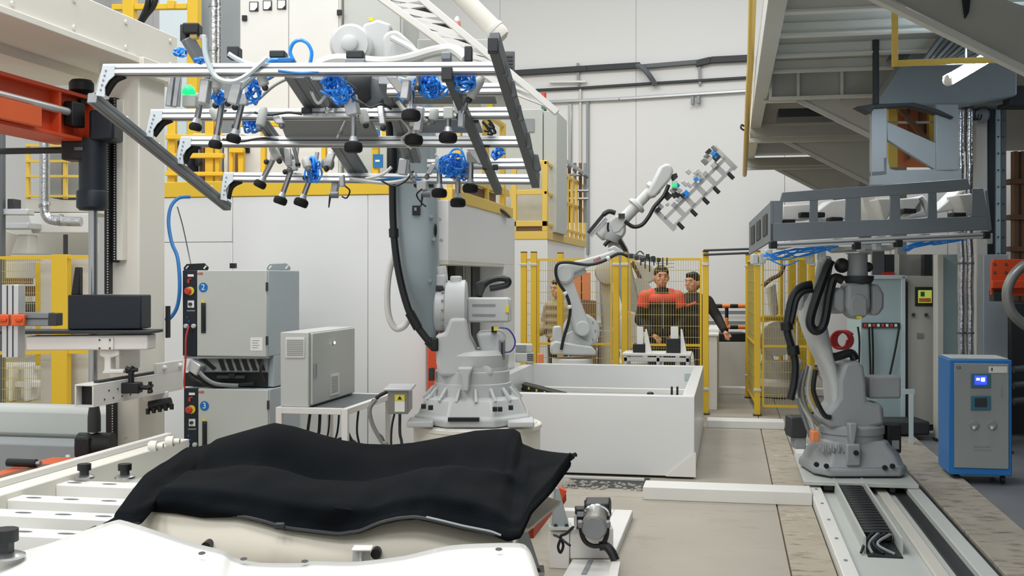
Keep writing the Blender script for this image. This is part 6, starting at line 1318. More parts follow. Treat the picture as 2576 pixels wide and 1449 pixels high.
arm_front = (((-.28, -.02, 1.1), (-.13, -.2, .93)), ((.28, -.02, 1.1), (.13, -.2, .93)))
person('man in black jacket with red yoke facing the camera behind the mesh', ground(1664, 14.75), 1.86, faceyaw, ('jacket_black', 'trouser'), arm_front, yoke='jacket_red', turn=.05)
arm2 = (((-.28, -.05, 1.14), (-.2, -.26, 1.08)), ((.34, -.04, 1.17), (.44, -.2, 1.0)))
p2 = person('man in black jacket looking down beside the man with the red yoke', ground(1742, 15.3), 1.78, faceyaw - .25, ('jacket_black', 'trouser'), arm2, turn=-.5)
MB().beam(PY(1722, 772, 14.87), PY(1752, 760, 14.87), .05, .03).ob('cuff_band', 'jacket_red', p2, bevel=.01)
arm3 = (((-.27, .0, 1.12), (-.22, -.2, 1.0)), ((.27, .0, 1.12), (.22, -.2, 1.0)))
person('person in beige puffer jacket standing behind the white robot', ground(1404, 15.2), 1.68, faceyaw - .9, ('jacket_beige', 'trouser'), arm3, hood=True)
# ================================================================== mezzanine on the right
DZ = 3.9; DX0 = .27
t = thing('mezzanine', 'steel mezzanine deck with tapered beams above the track robot', 'mezzanine', (3, 15, 0))
MB().bb((DX0, -1, DZ), (6.1, 20.5, DZ + .06)).ob('deck_plate', 'deckd', t)  # near end extended out of view to shade the right side
MB().bb((DX0, -1, DZ - .22), (DX0 + .14, 20.5, DZ)).ob('edge_beam', 'deck', t, bevel=.006)
for y in (8.98, 9.85, 10.75, 11.55): MB().bb((DX0 + .14, y, DZ - .1), (6.0, y + .05, DZ)).ob('joist', 'deck', t, bevel=.004); MB().bb((DX0 + .14, y - .03, DZ - .12), (6.0, y + .08, DZ - .1)).ob('joist_flange', 'deck', t)
xc = 2.3
for i, y in enumerate((12.6, 16.2, 20.1)):
    z0_ = DZ - .22
    MB().ext([(DX0 + .1, y, z0_ + .1), (xc, y, z0_ + .1), (xc, y, z0_ - .86), (DX0 + .48, y, z0_ - .02), (DX0 + .1, y, z0_ - .02)], (0, .02, 0)).ob('tapered_web', 'deck', t)
    MB().beam((DX0 + .48, y, z0_ - .03), (xc, y, z0_ - .87), .05, .03, up=(0, 1, 0)).ob('bottom_flange', 'white', t)  # white colour stands in for front light on the flange edges
    MB().bb((DX0 + .1, y - .03, z0_ - .04), (DX0 + .48, y + .05, z0_ - .02)).ob('bottom_flange', 'white', t)
    MB().bb((DX0 + .1, y - .07, z0_ + .09), (xc, y + .09, z0_ + .11)).ob('top_flange', 'deck', t)
    for x in (DX0 + .45, DX0 + .9): MB().bb((x, y - .06, z0_ - .05), (x + .015, y, z0_ + .09)).ob('stiffener', 'deck', t)
    for x in (DX0 + .5, DX0 + .56, DX0 + 1.0, DX0 + 1.06): MB().cyl((x, y, z0_ + .05), (x, y - .015, z0_ + .05), .014, n=6).ob('bolt', 'vdgrey', t)
    if i: MB().bb((xc - .1, y - .1, 0), (xc + .1, y + .1, DZ - .1)).ob('column', 'deckd', t, bevel=.006)
    if i: MB().bb((DX0, y - 1.2, DZ - .34), (xc, y - 1.1, DZ - .2)).ob('cross_beam', 'deckd', t); MB().bb((DX0, y - .6, DZ - .34), (xc, y - .5, DZ - .22)).ob('cross_beam', 'deck', t)
MB().bb((DX0 + .14, 12.05, DZ - .3), (xc, 12.1, DZ)).ob('fascia', 'deckd', t)
for x in (DX0 + .14, DX0 + .42, DX0 + .86, DX0 + 1.6): MB().bb((x, 11.98, DZ - .3), (x + .03, 12.05, DZ - .02)).ob('fascia_plate', 'deck', t)
MB().bb((DX0 + .14, 11.96, DZ - .32), (xc, 12.1, DZ - .3)).ob('fascia_flange', 'deck', t)
MB().bb((DX0 + .3, 13.5, DZ - .3), (xc, 14.0, DZ - .2)).ob('cable_tray', 'vdgrey', t)
hr = thing('hand_rail', 'yellow vertical pipe along the mezzanine edge', 'rail', (DX0 - .06, 9, 2.5))
MB().tube([P(1894, -40, 9.5), P(1888, 150, 11.5), P(1882, 250, 13.0), P(1874, 420, 17.0), P(1873, 440, 18)], .035, 8, 4).ob('pipe', 'paleyellow', hr)
MB().tube([P(1872, 318, 13.6), P(1866, 314, 13.6), P(1864, 322, 13.6), P(1872, 328, 13.6)], .012, 6).ob('hook', 'vdgrey', hr)
# stair stringer and yellow rail in front
st = thing('stair_stringer', 'pale steel stair stringer sloping down under the mezzanine', 'stair', P(2400, 200, 8.2))
MB().beam(P(2170, -20, 8.2), P(2620, 200, 8.2), .08, .05).ob('flange', 'deck', st, bevel=.004)
MB().plate([(2230, -10), (2700, 225), (2700, 60), (2420, -40), (2240, -40)], 8.25, .02).ob('web', 'deckd', st)
MB().plate([(2420, -30), (2445, -30), (2438, 30), (2430, 45)], 8.2, .03).ob('dark_wedge', 'navy', st)
yl_ = thing('guard_tube', 'yellow square tube bent into an L under the stair stringer', 'railing', P(2250, 165, 8.5))
MB().beam(P(2251, 20, 8.6), P(2251, 166, 8.6), .045, .045).ob('upright', 'paleyellow', yl_, bevel=.005); MB().beam(P(2245, 160, 8.6), P(2510, 150, 8.6), .045, .045).ob('rail', 'paleyellow', yl_, bevel=.005)
# fluorescent lamp
fp = thing('tube_lamp', 'glowing white fluorescent tube lamp under the mezzanine', 'lamp', P(2430, 170, 9.0))
MB().beam(P(2378, 198, 9.0), P(2482, 138, 9.0), .07, .05).ob('housing', 'white', fp, bevel=.006)
MB().cyl(P(2386, 202, 8.93), P(2486, 143, 8.93), .045, n=16).ob('tube', 'tubelight', fp)
for q in ((2386, 202), (2486, 143)): MB().sph(P(*q, 8.93), .047, 10, 8).ob('end_cap', 'white', fp)
MB().cyl(P(2430, 168, 9.0) + UPV * .02, (P(2430, 168, 9.0).x, P(2430, 168, 9.0).y, DZ), .008, n=6).ob('hanger', 'grey', fp)
q = P(2436, 180, 8.93); lm = area('tube_lamp_light', q, (1.0, .08), 22, (.92, .96, 1.0)); lm.rotation_euler = (0, 0, TH - .5)
f2 = dup(fp, RGT * 2.4 + FWD * 1.5, 'added unseen tube lamp brightening the area under the mezzanine')  # unseen lamp copy added to brighten the area under the mezzanine
q = q + RGT * 2.4 + FWD * 1.5; lm = area('tube_lamp_light', q - UPV * .06, (1.0, .08), 7, (.92, .96, 1.0)); lm.rotation_euler = (0, 0, TH - .5)  # fill light of the added lamp copy
cs = thing('corrugated_sheet', 'bright corrugated metal sheet above the tube lamp', 'sheet', P(2380, 120, 9.8))
for i in range(8): MB().beam(P(2322 + i * 15, 158 - i * 2, 9.9), P(2372 + i * 15, 92 + i * 4, 9.9), .03, .03).ob('rib', 'chrome' if i % 2 else 'steelgrey', cs, bevel=.006)
MB().plate([(2310, 165), (2365, 85), (2480, 130), (2440, 165)], 9.95, .01).ob('sheet', 'steelgrey', cs)
# big inclined grey ducts behind
dk = thing('inclined_duct', 'wide blue-grey inclined duct behind the yellow guard tube', 'duct', P(2300, 250, 10.5))
MB().plate([(2200, 265), (2290, 130), (2350, 70), (2560, 170), (2560, 240), (2440, 262)], 10.6, .25).ob('duct', 'steelgrey', dk, bevel=.02); MB().plate([(2235, 150), (2300, 60), (2330, 70), (2260, 165)], 10.55, .1).ob('rib', 'dgrey', dk, bevel=.01)
# grey steel portal plate
pt = thing('portal_plate', 'grey steel portal plate with large cut-outs behind the track robot', 'frame', P(2300, 460, 10.3))
PD = 10.3
for nm, pts in (('post', [(2192, 262), (2232, 262), (2232, 440), (2192, 445)]), ('cross_member', [(2192, 430), (2420, 424), (2420, 460), (2192, 466)]), ('diagonal_plate', [(2230, 305), (2260, 318), (2360, 362), (2360, 432), (2232, 352)]), ('post', [(2355, 262), (2412, 262), (2412, 432), (2355, 432)]), ('corner_plate', [(2222, 395), (2232, 395), (2240, 425), (2262, 430), (2222, 432)])):
    MB().plate(pts, PD if nm != 'diagonal_plate' else PD + .02, .06).ob(nm, 'steelgrey', pt, bevel=.006)
MB().plate([(2155, 268), (2195, 262), (2300, 258), (2360, 275), (2400, 294), (2396, 298), (2350, 282), (2290, 266), (2200, 272), (2190, 285)], PD - .06, .14).ob('dark_shelf', 'vdgrey', pt, bevel=.004)
MB().cyl(P(2203, 90, PD - .02), P(2203, 262, PD - .02), .03, n=14).ob('dark_rod', 'vdgrey', pt)
yb_ = thing('yellow_trestle', 'yellow braced trestle seen through the portal cut-out', 'frame', P(2290, 420, 11.4))
for x0, x1 in ((2235, 2258), (2338, 2352)): MB().pbox(x0, 255, x1, 420, 11.4, .08).ob('post', 'paleyellow', yb_)
for x0, x1 in ((2282, 2290), (2315, 2322)): MB().pbox(x0, 255, x1, 400, 11.45, .06).ob('post', 'rust', yb_)
MB().beam(P(2255, 262, 11.35), P(2345, 370, 11.35), .05, .05).ob('brace', 'rust', yb_); MB().pbox(2235, 305, 2360, 310, 11.4, .05).ob('rail', 'white', yb_); MB().pbox(2320, 312, 2362, 390, 11.5, .2).ob('block', 'brown', yb_); MB().pbox(2234, 258, 2362, 420, 11.6, .05).ob('backing', 'peach', yb_)
# foil pipes
for px, lb in ((2416, 'foil wrapped pipe beside the grey portal plate'), (2438, 'foil wrapped pipe nearer the pale column')):
    f = thing('foil_pipe', lb, 'pipe', P(px, 880, 11.0)); MB().tube([P(px + (y > 600) * 2 + math.sin(y * .05) * .8, y, 11.0) for y in range(180, 1150, 60)] + [V((P(px, 1150, 11.0).x, P(px, 1150, 11.0).y, .02))], LN(9, 11), 12, 2).ob('wrap', 'foil', f)
    for y in (270, 660, 835): MB().cyl(P(px, y, 11), P(px, y + 5, 11), LN(12, 11), n=14).ob('strap', 'dgrey', f)
# columns
for (x0, x1, y0, y1, d_, m, lb, nm) in ((2456, 2484, 190, 1240, 11.4, 'beigegrey', 'pale slim column behind the foil pipes', 'column'), (2486, 2502, 190, 1230, 11.5, 'navy', 'dark round column beside the pale column', 'column'), (2505, 2518, 180, 1230, 11.5, 'teal', 'pale teal strip column with bolts', 'column'), (2518, 2532, 180, 1230, 11.55, 'dgrey', 'dark grey bolted column strip', 'column'), (2372, 2412, 640, 1240, 11.8, 'teal', 'wide pale teal pillar behind the blue cabinet', 'column'), (2358, 2374, 640, 1240, 11.7, 'beigegrey', 'narrow cream pillar beside the grey control cabinet', 'column'), (2474, 2536, 640, 1250, 10.9, 'steelgrey', 'broad grey pillar carrying the orange plate', 'column')):
    c_ = thing(nm, lb, 'column', (P(x0, 700, d_).x, P(x0, 700, d_).y, 0)); a_, b_ = P(x0, y0, d_), P(x1, y1, d_)
    MB().obox(((a_ + b_) / 2).xy.to_3d() + UPV * (a_.z / 2) + FWD * .06, (b_ - a_).dot(RGT), .12, a_.z, RGT, FWD, UPV).ob('shaft', m, c_, bevel=.006)
    if 'bolt' in lb:
        for y in range(260, 640, 42): MB().cyl(P((x0 + x1) / 2, y, d_), P((x0 + x1) / 2, y, d_ - .012), .01, n=6).ob('bolt', 'vdgrey', c_)
    MB().obox(V((P((x0 + x1) / 2, 700, d_).x, P((x0 + x1) / 2, 700, d_).y, .008)), (b_ - a_).dot(RGT) + .04, .16, .016, RGT, FWD, UPV).ob('base_plate', 'vdgrey', c_)
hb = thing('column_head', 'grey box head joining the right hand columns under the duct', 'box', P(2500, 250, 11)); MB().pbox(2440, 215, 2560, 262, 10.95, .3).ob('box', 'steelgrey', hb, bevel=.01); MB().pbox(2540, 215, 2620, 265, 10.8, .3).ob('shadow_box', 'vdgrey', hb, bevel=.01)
md = thing('hose_reel', 'small grey motor with coiled wires between the columns', 'motor', P(2462, 300, 11.2)); MB().lathe(P(2465, 290, 11.2), RGT, [(.05, -.06), (.08, -.03), (.08, .05), (.05, .08)], 18).ob('motor', 'grey', md)
for i in range(3): MB().tube([P(2445 + i * 8 + 9 * math.cos(q), 288 + 14 * math.sin(q), 11.1) for q in (0, 1, 2, 3, 4, 5)], .008, 6).ob('wire', 'vdgrey', md)
rk = thing('storage_rack', 'brown wooden rack in the dark behind the right columns', 'rack', P(2560, 560, 13))
for x0 in (2552, 2570, 2588): MB().pbox(x0, 380, x0 + 10, 1110, 13, .1).ob('post', 'rust', rk)
for y0 in (450, 540, 620): MB().pbox(2540, y0, 2620, y0 + 12, 12.95, .2).ob('shelf', 'rust', rk)
# orange plate with bolts and bent hose
op = thing('orange_plate', 'orange bolted mounting plate on the broad grey pillar', 'plate', P(2540, 745, 10.4)); OD = 10.4
MB().plate([(2494, 660), (2500, 652), (2566, 652), (2600, 655), (2600, 745), (2494, 742)], OD, .03).ob('plate', 'orange', op, bevel=.004)
MB().pbox(2497, 706, 2600, 725, OD - .05, .05).ob('shelf', 'orange', op, bevel=.004); MB().pbox(2500, 730, 2520, 758, OD - .02, .1).ob('foot', 'vdgrey', op)
for px, py in ((2503, 664), (2531, 664), (2503, 685), (2531, 685), (2505, 718)): MB().cyl(P(px, py, OD), P(px, py, OD - .012), .012, n=8).ob('bolt', 'vdgrey', op)
hp = thing('bent_hose', 'thick grey bent suction hose in front of the orange plate', 'hose', P(2560, 820, 10.0)); MB().tube([P(2600, 660, 10.1), P(2570, 672, 10.1), P(2545, 700, 10.1), P(2533, 740, 10.1), P(2545, 785, 10.1), P(2575, 815, 10.1), P(2610, 835, 10.1)], LN(13, 10.1), 14).ob('hose', 'greyhose', hp)
MB().cyl(P(2596, 830, 10.1), P(2606, 834, 10.1), LN(16, 10.1), n=16).ob('coupling', 'alud', hp)
mc = thing('dark_machine', 'dark machine mass with pipes behind the blue cabinet', 'machine', P(2570, 1100, 11.5)); MB().pbox(2540, 760, 2640, 1130, 12.2, .8).ob('body', 'vdgrey', mc, bevel=.02)
for y in (930, 970, 1010): MB().cyl(P(2550, y, 11.9), P(2620, y - 6, 11.9), .04, n=12).ob('pipe', 'dgrey', mc)
# control cabinets in the shade
def tall_cab(x0, x1, y0, d_, m, label, dep=.5):
    a_, b_ = P(x0, y0, d_), P(x1, y0, d_); c_ = thing('control_cabinet', label, 'cabinet', ((a_.x + b_.x) / 2, (a_.y + b_.y) / 2, 0)); w_ = (b_ - a_).length
    ctr = ((a_ + b_) / 2).xy.to_3d()
    MB().obox(ctr + FWD * dep / 2 + UPV * (a_.z / 2 + .04), w_, dep, a_.z - .08, RGT, FWD, UPV).ob('body', m, c_, bevel=.006)
    MB().obox(ctr + FWD * dep / 2 + UPV * .04, w_ - .04, dep - .04, .08, RGT, FWD, UPV).ob('plinth', 'vdgrey', c_)
    return c_
c1 = tall_cab(2165, 2278, 692, 12.2, 'teal', 'pale teal control cabinet behind the track robot')
MB().pbox(2268, 694, 2278, 1095, 12.18, .04).ob('frame_edge', 'plastic_clear', c1, bevel=.004); MB().pbox(2170, 692, 2278, 702, 12.18, .04).ob('frame_edge', 'plastic_clear', c1, bevel=.004)
MB().pbox(2170, 812, 2264, 824, 12.17, .05).ob('terminal_strip', 'vdgrey', c1)
for i in range(8): MB().pbox(2174 + i * 11, 815, 2180 + i * 11, 822, 12.16, .03).ob('terminal', 'label' if i % 2 else 'printred', c1)
for i, pts in enumerate(([(2158, 822), (2162, 860), (2160, 940)], [(2186, 822), (2188, 880), (2190, 950)], [(2194, 822), (2196, 880), (2196, 950)], [(2262, 822), (2252, 880), (2238, 945)])): MB().tube([P(x, y, 12.1) for x, y in pts], .012, 6).ob('cable', 'hose', c1)
c2 = tall_cab(2280, 2356, 694, 12.3, 'beigegrey', 'beige control cabinet with lit touch screen')
sc = MB().pbox(2303, 722, 2346, 770, 12.28, .02).ob('screen_frame', 'vdgrey', c2, bevel=.004); MB().pbox(2310, 730, 2344, 762, 12.275, .006).ob('screen', 'hmi', sc); MB().pbox(2312, 750, 2342, 760, 12.272, .004).ob('screen_bar', 'orangelight', sc); MB().pbox(2316, 734, 2326, 746, 12.272, .004).ob('screen_field', 'green', sc)
for px in (2298, 2330): MB().cyl(P(px, 792, 12.29), P(px, 792, 12.26), .02, n=14).ob('button', 'vdgrey', c2)
MB().pbox(2308, 838, 2322, 850, 12.28, .03).ob('lock', 'grey', c2); MB().pbox(2281, 708, 2284, 1080, 12.29, .012).ob('door_gap', 'vdgrey', c2)
t5 = thing('rear_racks', 'dark racks and cream posts above the shaded cabinets', 'rack', P(2250, 700, 13.4))
for x0, x1, y0, m in ((2250, 2258, 620, 'white'), (2262, 2355, 640, 'deckd'), (2228, 2250, 640, 'vdgrey'), (2195, 2225, 630, 'dgrey'), (2325, 2345, 640, 'vdgrey'), (2190, 2194, 640, 'white')): MB().pbox(x0, y0, x1, 1050, 13.4 if m == 'deckd' else 13.2, .1).ob('post', m, t5)
MB().pbox(2222, 684, 2250, 692, 13.15, .1).ob('red_box', 'red', t5)
tag(MB().pbox(2215, 1060, 2340, 1095, 11.7, .4).ob('low_crate', 'vdgrey', bevel=.02), 'dark low crate on the floor behind the track robot', 'crate')
wt = thing('work_table', 'pale blue-grey tube table frame behind the robot motor', 'table', P(2290, 1040, 11.2))
MB().beam(P(2258, 985, 11.2), P(2300, 985, 11.2), .03, .05).ob('top_rail', 'plastic_clear', wt)
q = P(2292, 990, 11.2); MB().bb((q.x - .02, q.y - .02, 0), (q.x + .02, q.y + .02, q.z)).ob('leg', 'plastic_clear', wt)
sb = thing('support_foot', 'cream triangular support foot on the floor by the blue cabinet', 'support', PZ(2352, 1085, 0)); q = PZ(2352, 1085, 0).dot(FWD); MB().plate([(2340, 1084), (2365, 1084), (2365, 1012), (2358, 1014)], q, .04).ob('gusset', 'deck', sb, bevel=.004); MB().plate([(2325, 1084), (2375, 1084), (2375, 1090), (2325, 1090)], q - .05, .14).ob('foot', 'deck', sb, bevel=.004)
# ------------------------------------------------------------------ blue cabinet
by = PZ(2400, 1200, .05).y
x0, x1 = PY(2388, 1000, by).x, PY(2546, 1000, by).x; zt = PY(2460, 905, by).z; by2 = by + .5
t = thing('chiller_cabinet', 'blue and grey chiller cabinet with small displays by the concrete strip', 'cabinet', ((x0 + x1) / 2, by + .25, 0))
MB().bb((x0, by, .07), (x1, by2, zt)).ob('body', 'bluepaint', t, bevel=.008)
MB().bb((x0 + .02, by + .04, zt), (x1 - .02, by2 - .03, zt + .012)).ob('top_plate', 'cab', t, bevel=.004)
MB().bb((PY(2400, 1000, by).x, by - .012, .13), (PY(2537, 1000, by).x, by, zt - .03)).ob('front_panel', 'chillgrey', t, bevel=.004)
def fr(a0, b0, a1, b1, off, th, nm, m, par=t): return MB().plateY([(a0, b0), (a1, b0), (a1, b1), (a0, b1)], by - .012 - off, th).ob(nm, m, par, bevel=.002)
for (b0, b1, m, nm) in ((940, 976, 'screen', 'lit'), (996, 1032, 'vdgrey', 'dark')):
    f = fr(2443, b0, 2492, b1, .012, .012, 'display_frame', 'teallcd'); s_ = fr(2452, b0 + 5, 2483, b1 - 8, .016, .004, 'display', m, f)
    if nm == 'lit': fr(2456, b0 + 11, 2465, b0 + 17, .018, .002, 'digits', 'screentxt', s_); fr(2468, b0 + 10, 2478, b0 + 20, .018, .002, 'digits', 'screentxt', s_)
fr(2487, 922, 2534, 938, .002, .002, 'label', 'label'); fr(2494, 925, 2497, 933, .004, .002, 'label_mark', 'ink')
q = PY(2412, 925, by - .014); text('CS', (q.x, q.y, q.z), .03, 'ink', t, (1, 0, 0), (0, 0, 1), 'maker_print', .001)
for px in (2450, 2495):
    q = PY(px, 1069, by - .012); dl = MB().lathe(q, (0, -1, 0), [(.036, 0), (.036, .012), (.032, .016)], 22).ob('gauge', 'grey', t); MB().plateY([(px - 4, 1072), (px + 4, 1072), (px + 3, 1080), (px - 3, 1080)], by - .03, .003).ob('needle_mask', 'label', dl)
fr(2450, 1120, 2492, 1126, .002, .003, 'print_line', 'grey'); fr(2450, 1130, 2496, 1133, .002, .003, 'print_line', 'grey'); fr(2518, 970, 2522, 1000, .002, .003, 'print_line', 'grey')
for x in (x0 + .06, x1 - .06):
    for y in (by + .06, by2 - .06): MB().cyl((x - .015, y, .035), (x + .015, y, .035), .035, n=16).ob('caster', 'black', t)

# ================================================================== robot on the floor track
D2 = 9.1
cy0, cy1 = PZ(2030, 1218, .1).y, PZ(2060, 1160, .1).y + .25
cp = thing('track_carriage', 'flat grey carriage plate riding on the floor track', 'carriage', (1.0, (cy0 + cy1) / 2, .09))
MB().bb((.57, cy0, .092), (1.42, cy1, .125)).ob('plate', 'cab', cp, bevel=.005); MB().bb((.72, cy0 + .02, .055), (.79, cy1, .092)).ob('slide_block', 'black', cp); MB().bb((1.21, cy0 + .02, .055), (1.25, cy1, .092)).ob('slide_block', 'black', cp)
r2 = thing('industrial_robot', 'grey six-axis robot on the floor track holding a frame overhead', 'robot', (1.0, cy0 + .45, .125))
a = lambda px, py, o=0: P(px, py, D2 + o); l2 = lambda n: LN(n, D2)
bc = P(2142, 1180, D2); bc.z = .125
def oct2(rx, ry, z, n=4): return [V((bc.x, bc.y, z)) + RGT * (sx * rx) + FWD * (sy * ry) for sx, sy in ((-1, -.6), (-.75, -1), (.75, -1), (1, -.6), (1, .6), (.75, 1), (-.75, 1), (-1, .6))]
b_ = MB().loft([oct2(l2(116), .36, .14), oct2(l2(116), .36, .2), oct2(l2(108), .34, .22), oct2(l2(100), .3, .3), oct2(l2(82), .26, .36), oct2(l2(76), .24, .4)]).ob('base', 'robot2', r2, bevel=.018)
for px, py in ((2053, 1168), (2078, 1172), (2225, 1176), (2244, 1172)): q = P(px, py, D2 - .36); MB().cyl(q, q - FWD * .02, .02, n=10).ob('bolt_pocket', 'black', b_)
for i in range(6): MB().pbox(2070 + i * 13, 1118, 2074 + i * 13, 1138, D2 - .31, .05).ob('rib', 'robot2', b_, bevel=.004)
MB().pbox(2130, 1118, 2165, 1172, D2 - .36, .06).ob('stop_block', 'robot2', b_, bevel=.01); q = P(2153, 1139, D2 - .37); MB().cyl(q, q - FWD * .015, .02, n=14).ob('plug', 'black', b_)
MB().lathe(V((bc.x, bc.y, .38)), UPV, [(l2(78), 0), (l2(76), .06), (l2(80), .065), (l2(80), .12), (l2(72), .14)], 36).ob('bearing_ring', 'robot2', r2)
MB().plate([(2072, 1058), (2080, 1042), (2100, 1020), (2112, 1000), (2112, 958), (2122, 925), (2128, 912), (2160, 908), (2174, 922), (2180, 960), (2182, 1010), (2220, 1020), (2226, 1068), (2180, 1080), (2090, 1078)], D2 - .2, .36).ob('turret', 'robot2', r2, bevel=.03, seg=3)
MB().plate([(2180, 1018), (2212, 1012), (2224, 1025), (2226, 1070), (2182, 1072)], D2 - .12, .3).ob('gear_motor', 'robot2', r2, bevel=.025)
MB().plate([(2136, 1065), (2158, 1065), (2150, 1125), (2142, 1125)], D2 - .32, .1).ob('stop_finger', 'robot2', r2, bevel=.01)
MB().lathe(a(2128, 960) - RGT * l2(36), RGT, [(l2(40), 0), (l2(46), .01), (l2(46), l2(20)), (l2(54), l2(24)), (l2(56), l2(60)), (l2(48), l2(64))], 36).ob('shoulder_gear', 'robot2', r2)
mo = MB().obox(a(2218, 972), l2(80), l2(56), l2(56), RGT, FWD, UPV).ob('shoulder_motor', 'robot2', r2, bevel=.02, seg=3); MB().obox(a(2218, 948), l2(76), l2(50), .012, RGT, FWD, UPV).ob('motor_rib', 'plastic_clear', mo, bevel=.003)
prof = [(735, 2028, 2078), (760, 2012, 2068), (800, 2012, 2072), (840, 2024, 2080), (880, 2042, 2088), (920, 2062, 2097), (960, 2076, 2104), (1000, 2080, 2105), (1018, 2082, 2102)]
rings = []
for py, xl_, xr_ in prof:
    w2 = (xr_ - xl_) / 2; cx = (xl_ + xr_) / 2
    rings.append([P(cx + w2 * math.copysign(abs(math.cos(q)) ** .6, math.cos(q)), py, D2) + FWD * (.15 * math.copysign(abs(math.sin(q)) ** .7, math.sin(q))) for q in [2 * math.pi * i / 18 for i in range(18)]])
MB().loft(rings).ob('lower_arm', 'robot', r2, ang=50)
MB().lathe(a(2040, 752) - RGT * l2(30), RGT, [(l2(26), 0), (l2(32), .01), (l2(32), l2(62)), (l2(26), l2(66))], 28).ob('elbow', 'robot2', r2)
MB().beam(a(2058, 770, .02), a(2078, 650, -.25), .11, .12).ob('forearm', 'robot2', r2, bevel=.03)
MB().lathe(a(2090, 760, .25), (a(2160, 755, -.2) - a(2090, 760, .25)), [(.09, 0), (.1, .05), (.1, .3), (.09, .36)], 24).ob('forearm_tube', 'robot2', r2)
wr = MB().plate([(2132, 712), (2190, 712), (2192, 770), (2184, 795), (2160, 806), (2140, 796), (2130, 770)], D2 - .35, .22).ob('wrist_bell', 'robot2', r2, bevel=.03, seg=3)
MB().plate(arc(2161, 760, 20, 0, 180, 10) + [(2141, 795), (2181, 795)], D2 - .365, .03).ob('wrist_cover', 'robot2', wr, bevel=.008); MB().pbox(2155, 795, 2168, 802, D2 - .372, .005).ob('warning_label', 'label_yellow', wr)
MB().plate([(2096, 735), (2112, 722), (2128, 726), (2128, 788), (2112, 786), (2098, 770)], D2 - .3, .2).ob('wrist_side', 'robot2', r2, bevel=.025); MB().plate([(2192, 715), (2212, 714), (2226, 740), (2225, 775), (2212, 794), (2192, 794)], D2 - .3, .2).ob('wrist_side', 'robot2', r2, bevel=.025)
MB().lathe(a(2160, 700, -.25), UPV, [(l2(28), -.05), (l2(34), -.02), (l2(36), 0), (l2(36), .02)], 28).ob('flange_ring', 'vdgrey', r2)
MB().lathe(a(2157, 694, -.25), UPV, [(l2(25), 0), (l2(23), .1), (l2(23), .17), (l2(30), .18)], 24).ob('neck', 'robot2', r2)
MB().sph(a(2118, 668, -.22), .06, 14, 10).ob('connector', 'vdgrey', r2); MB().sph(a(2184, 672, -.22), .04, 14, 10).ob('connector', 'vdgrey', r2)
def h2(pts, r, o=-.3, nm='cable_hose', m='hose'): return MB().tube([a(x, y, o) for x, y in pts], r, 10).ob(nm, m, r2)
h2([(2090, 655), (2078, 680), (2060, 730), (2042, 785), (2038, 815), (2050, 832), (2066, 826), (2076, 800), (2086, 740), (2098, 700), (2120, 705)], .036)
h2([(2042, 715), (2015, 722), (1995, 745), (1984, 790), (1980, 830), (1990, 870), (2000, 910), (1998, 960), (1988, 1005)], .032, -.2); h2([(2045, 730), (2020, 735), (2004, 755), (1996, 790), (1990, 815)], .022, -.22)
for p0, p1 in (((1978, 810), (1980, 830)), ((1994, 870), (1997, 892))): MB().cyl(a(*p0, -.2), a(*p1, -.2), .05, n=14).ob('hose_clamp', 'black', r2)
h2([(2080, 890), (2100, 898), (2140, 888), (2150, 905)], .035, -.1); h2([(2052, 930), (2046, 980), (2060, 1020), (2075, 1045), (2090, 1050)], .02, -.2)
for i, pts in enumerate(([(2015, 905), (2000, 950), (2010, 1010), (2040, 1060), (2050, 1100)], [(2030, 920), (2018, 980), (2030, 1030), (2060, 1070)], [(2020, 930), (2006, 990), (2022, 1050), (2040, 1100)], [(2040, 920), (2032, 990), (2055, 1040), (2085, 1060)])): h2(pts, .018, -.1, 'feed_cable', ('cab', 'greyhose', 'alud', 'cab')[i])
MB().pbox(1990, 1050, 2030, 1102, D2 - .1, .2).ob('cable_box', 'vdgrey', r2, bevel=.01); MB().pbox(2000, 1100, 2028, 1130, D2 - .08, .15).ob('cable_foot', 'grey', r2, bevel=.01); MB().pbox(2044, 1085, 2062, 1112, D2 - .3, .1).ob('sensor', 'peach', r2, bevel=.008)
MB().pbox(2232, 1070, 2268, 1140, D2 - .1, .2).ob('connector_box', 'black', r2, bevel=.01); MB().pbox(2244, 1108, 2262, 1130, D2 - .105, .01).ob('box_window', 'grey', r2)
tag(MB().tube([a(2110 + 22 * math.cos(q * .7) + q * .5, 855 + 22 * math.sin(q * .7), .35 + q * .004) for q in range(36)], .012, 6, 2).ob('hose_coil', 'redtube'), 'coil of red hose hanging behind the track robot', 'hose')
# ------------------------------------------------------------------ frame held overhead by the track robot
K = 8.4
f = thing('frame_gripper', 'dark grey plate frame gripper carried overhead by the track robot', 'gripper', P(2200, 640, K))
def fp_(nm, pts, d_=K, th=.02, m='frameplate'): return MB().plate(pts, d_, th).ob(nm, m, f, bevel=.003, seg=1)
bot = lambda x: 608 + (x - 1935) * (578 - 608) / (2488 - 1935)
top = lambda x: 482 + (x - 1965) * (447 - 482) / (2440 - 1965)
fp_('lower_band', [(1938, bot(1938)), (2488, bot(2488)), (2485, bot(2488) - 35), (1938, 562)])
fp_('upper_band', [(1962, 508), (1968, 484), (2436, 449), (2442, 476), (2400, 482), (1985, 508)])
for xs in ((1938, 1970, 1968, 1938), (2038, 2058, 2058, 2036), (2128, 2166, 2166, 2126), (2240, 2264, 2266, 2238), (2336, 2356, 2358, 2334), (2446, 2474, 2486, 2444)):
    x0, x1, x2, x3 = xs; y_ = 505 if x0 == 1938 else (top((x0 + x1) / 2) + 16 if x0 < 2440 else 474); fp_('rib', [(x0, y_), (x1, y_), (x2, bot(x2) - 33), (x3, bot(x3) - 33)], K + .003, .014)
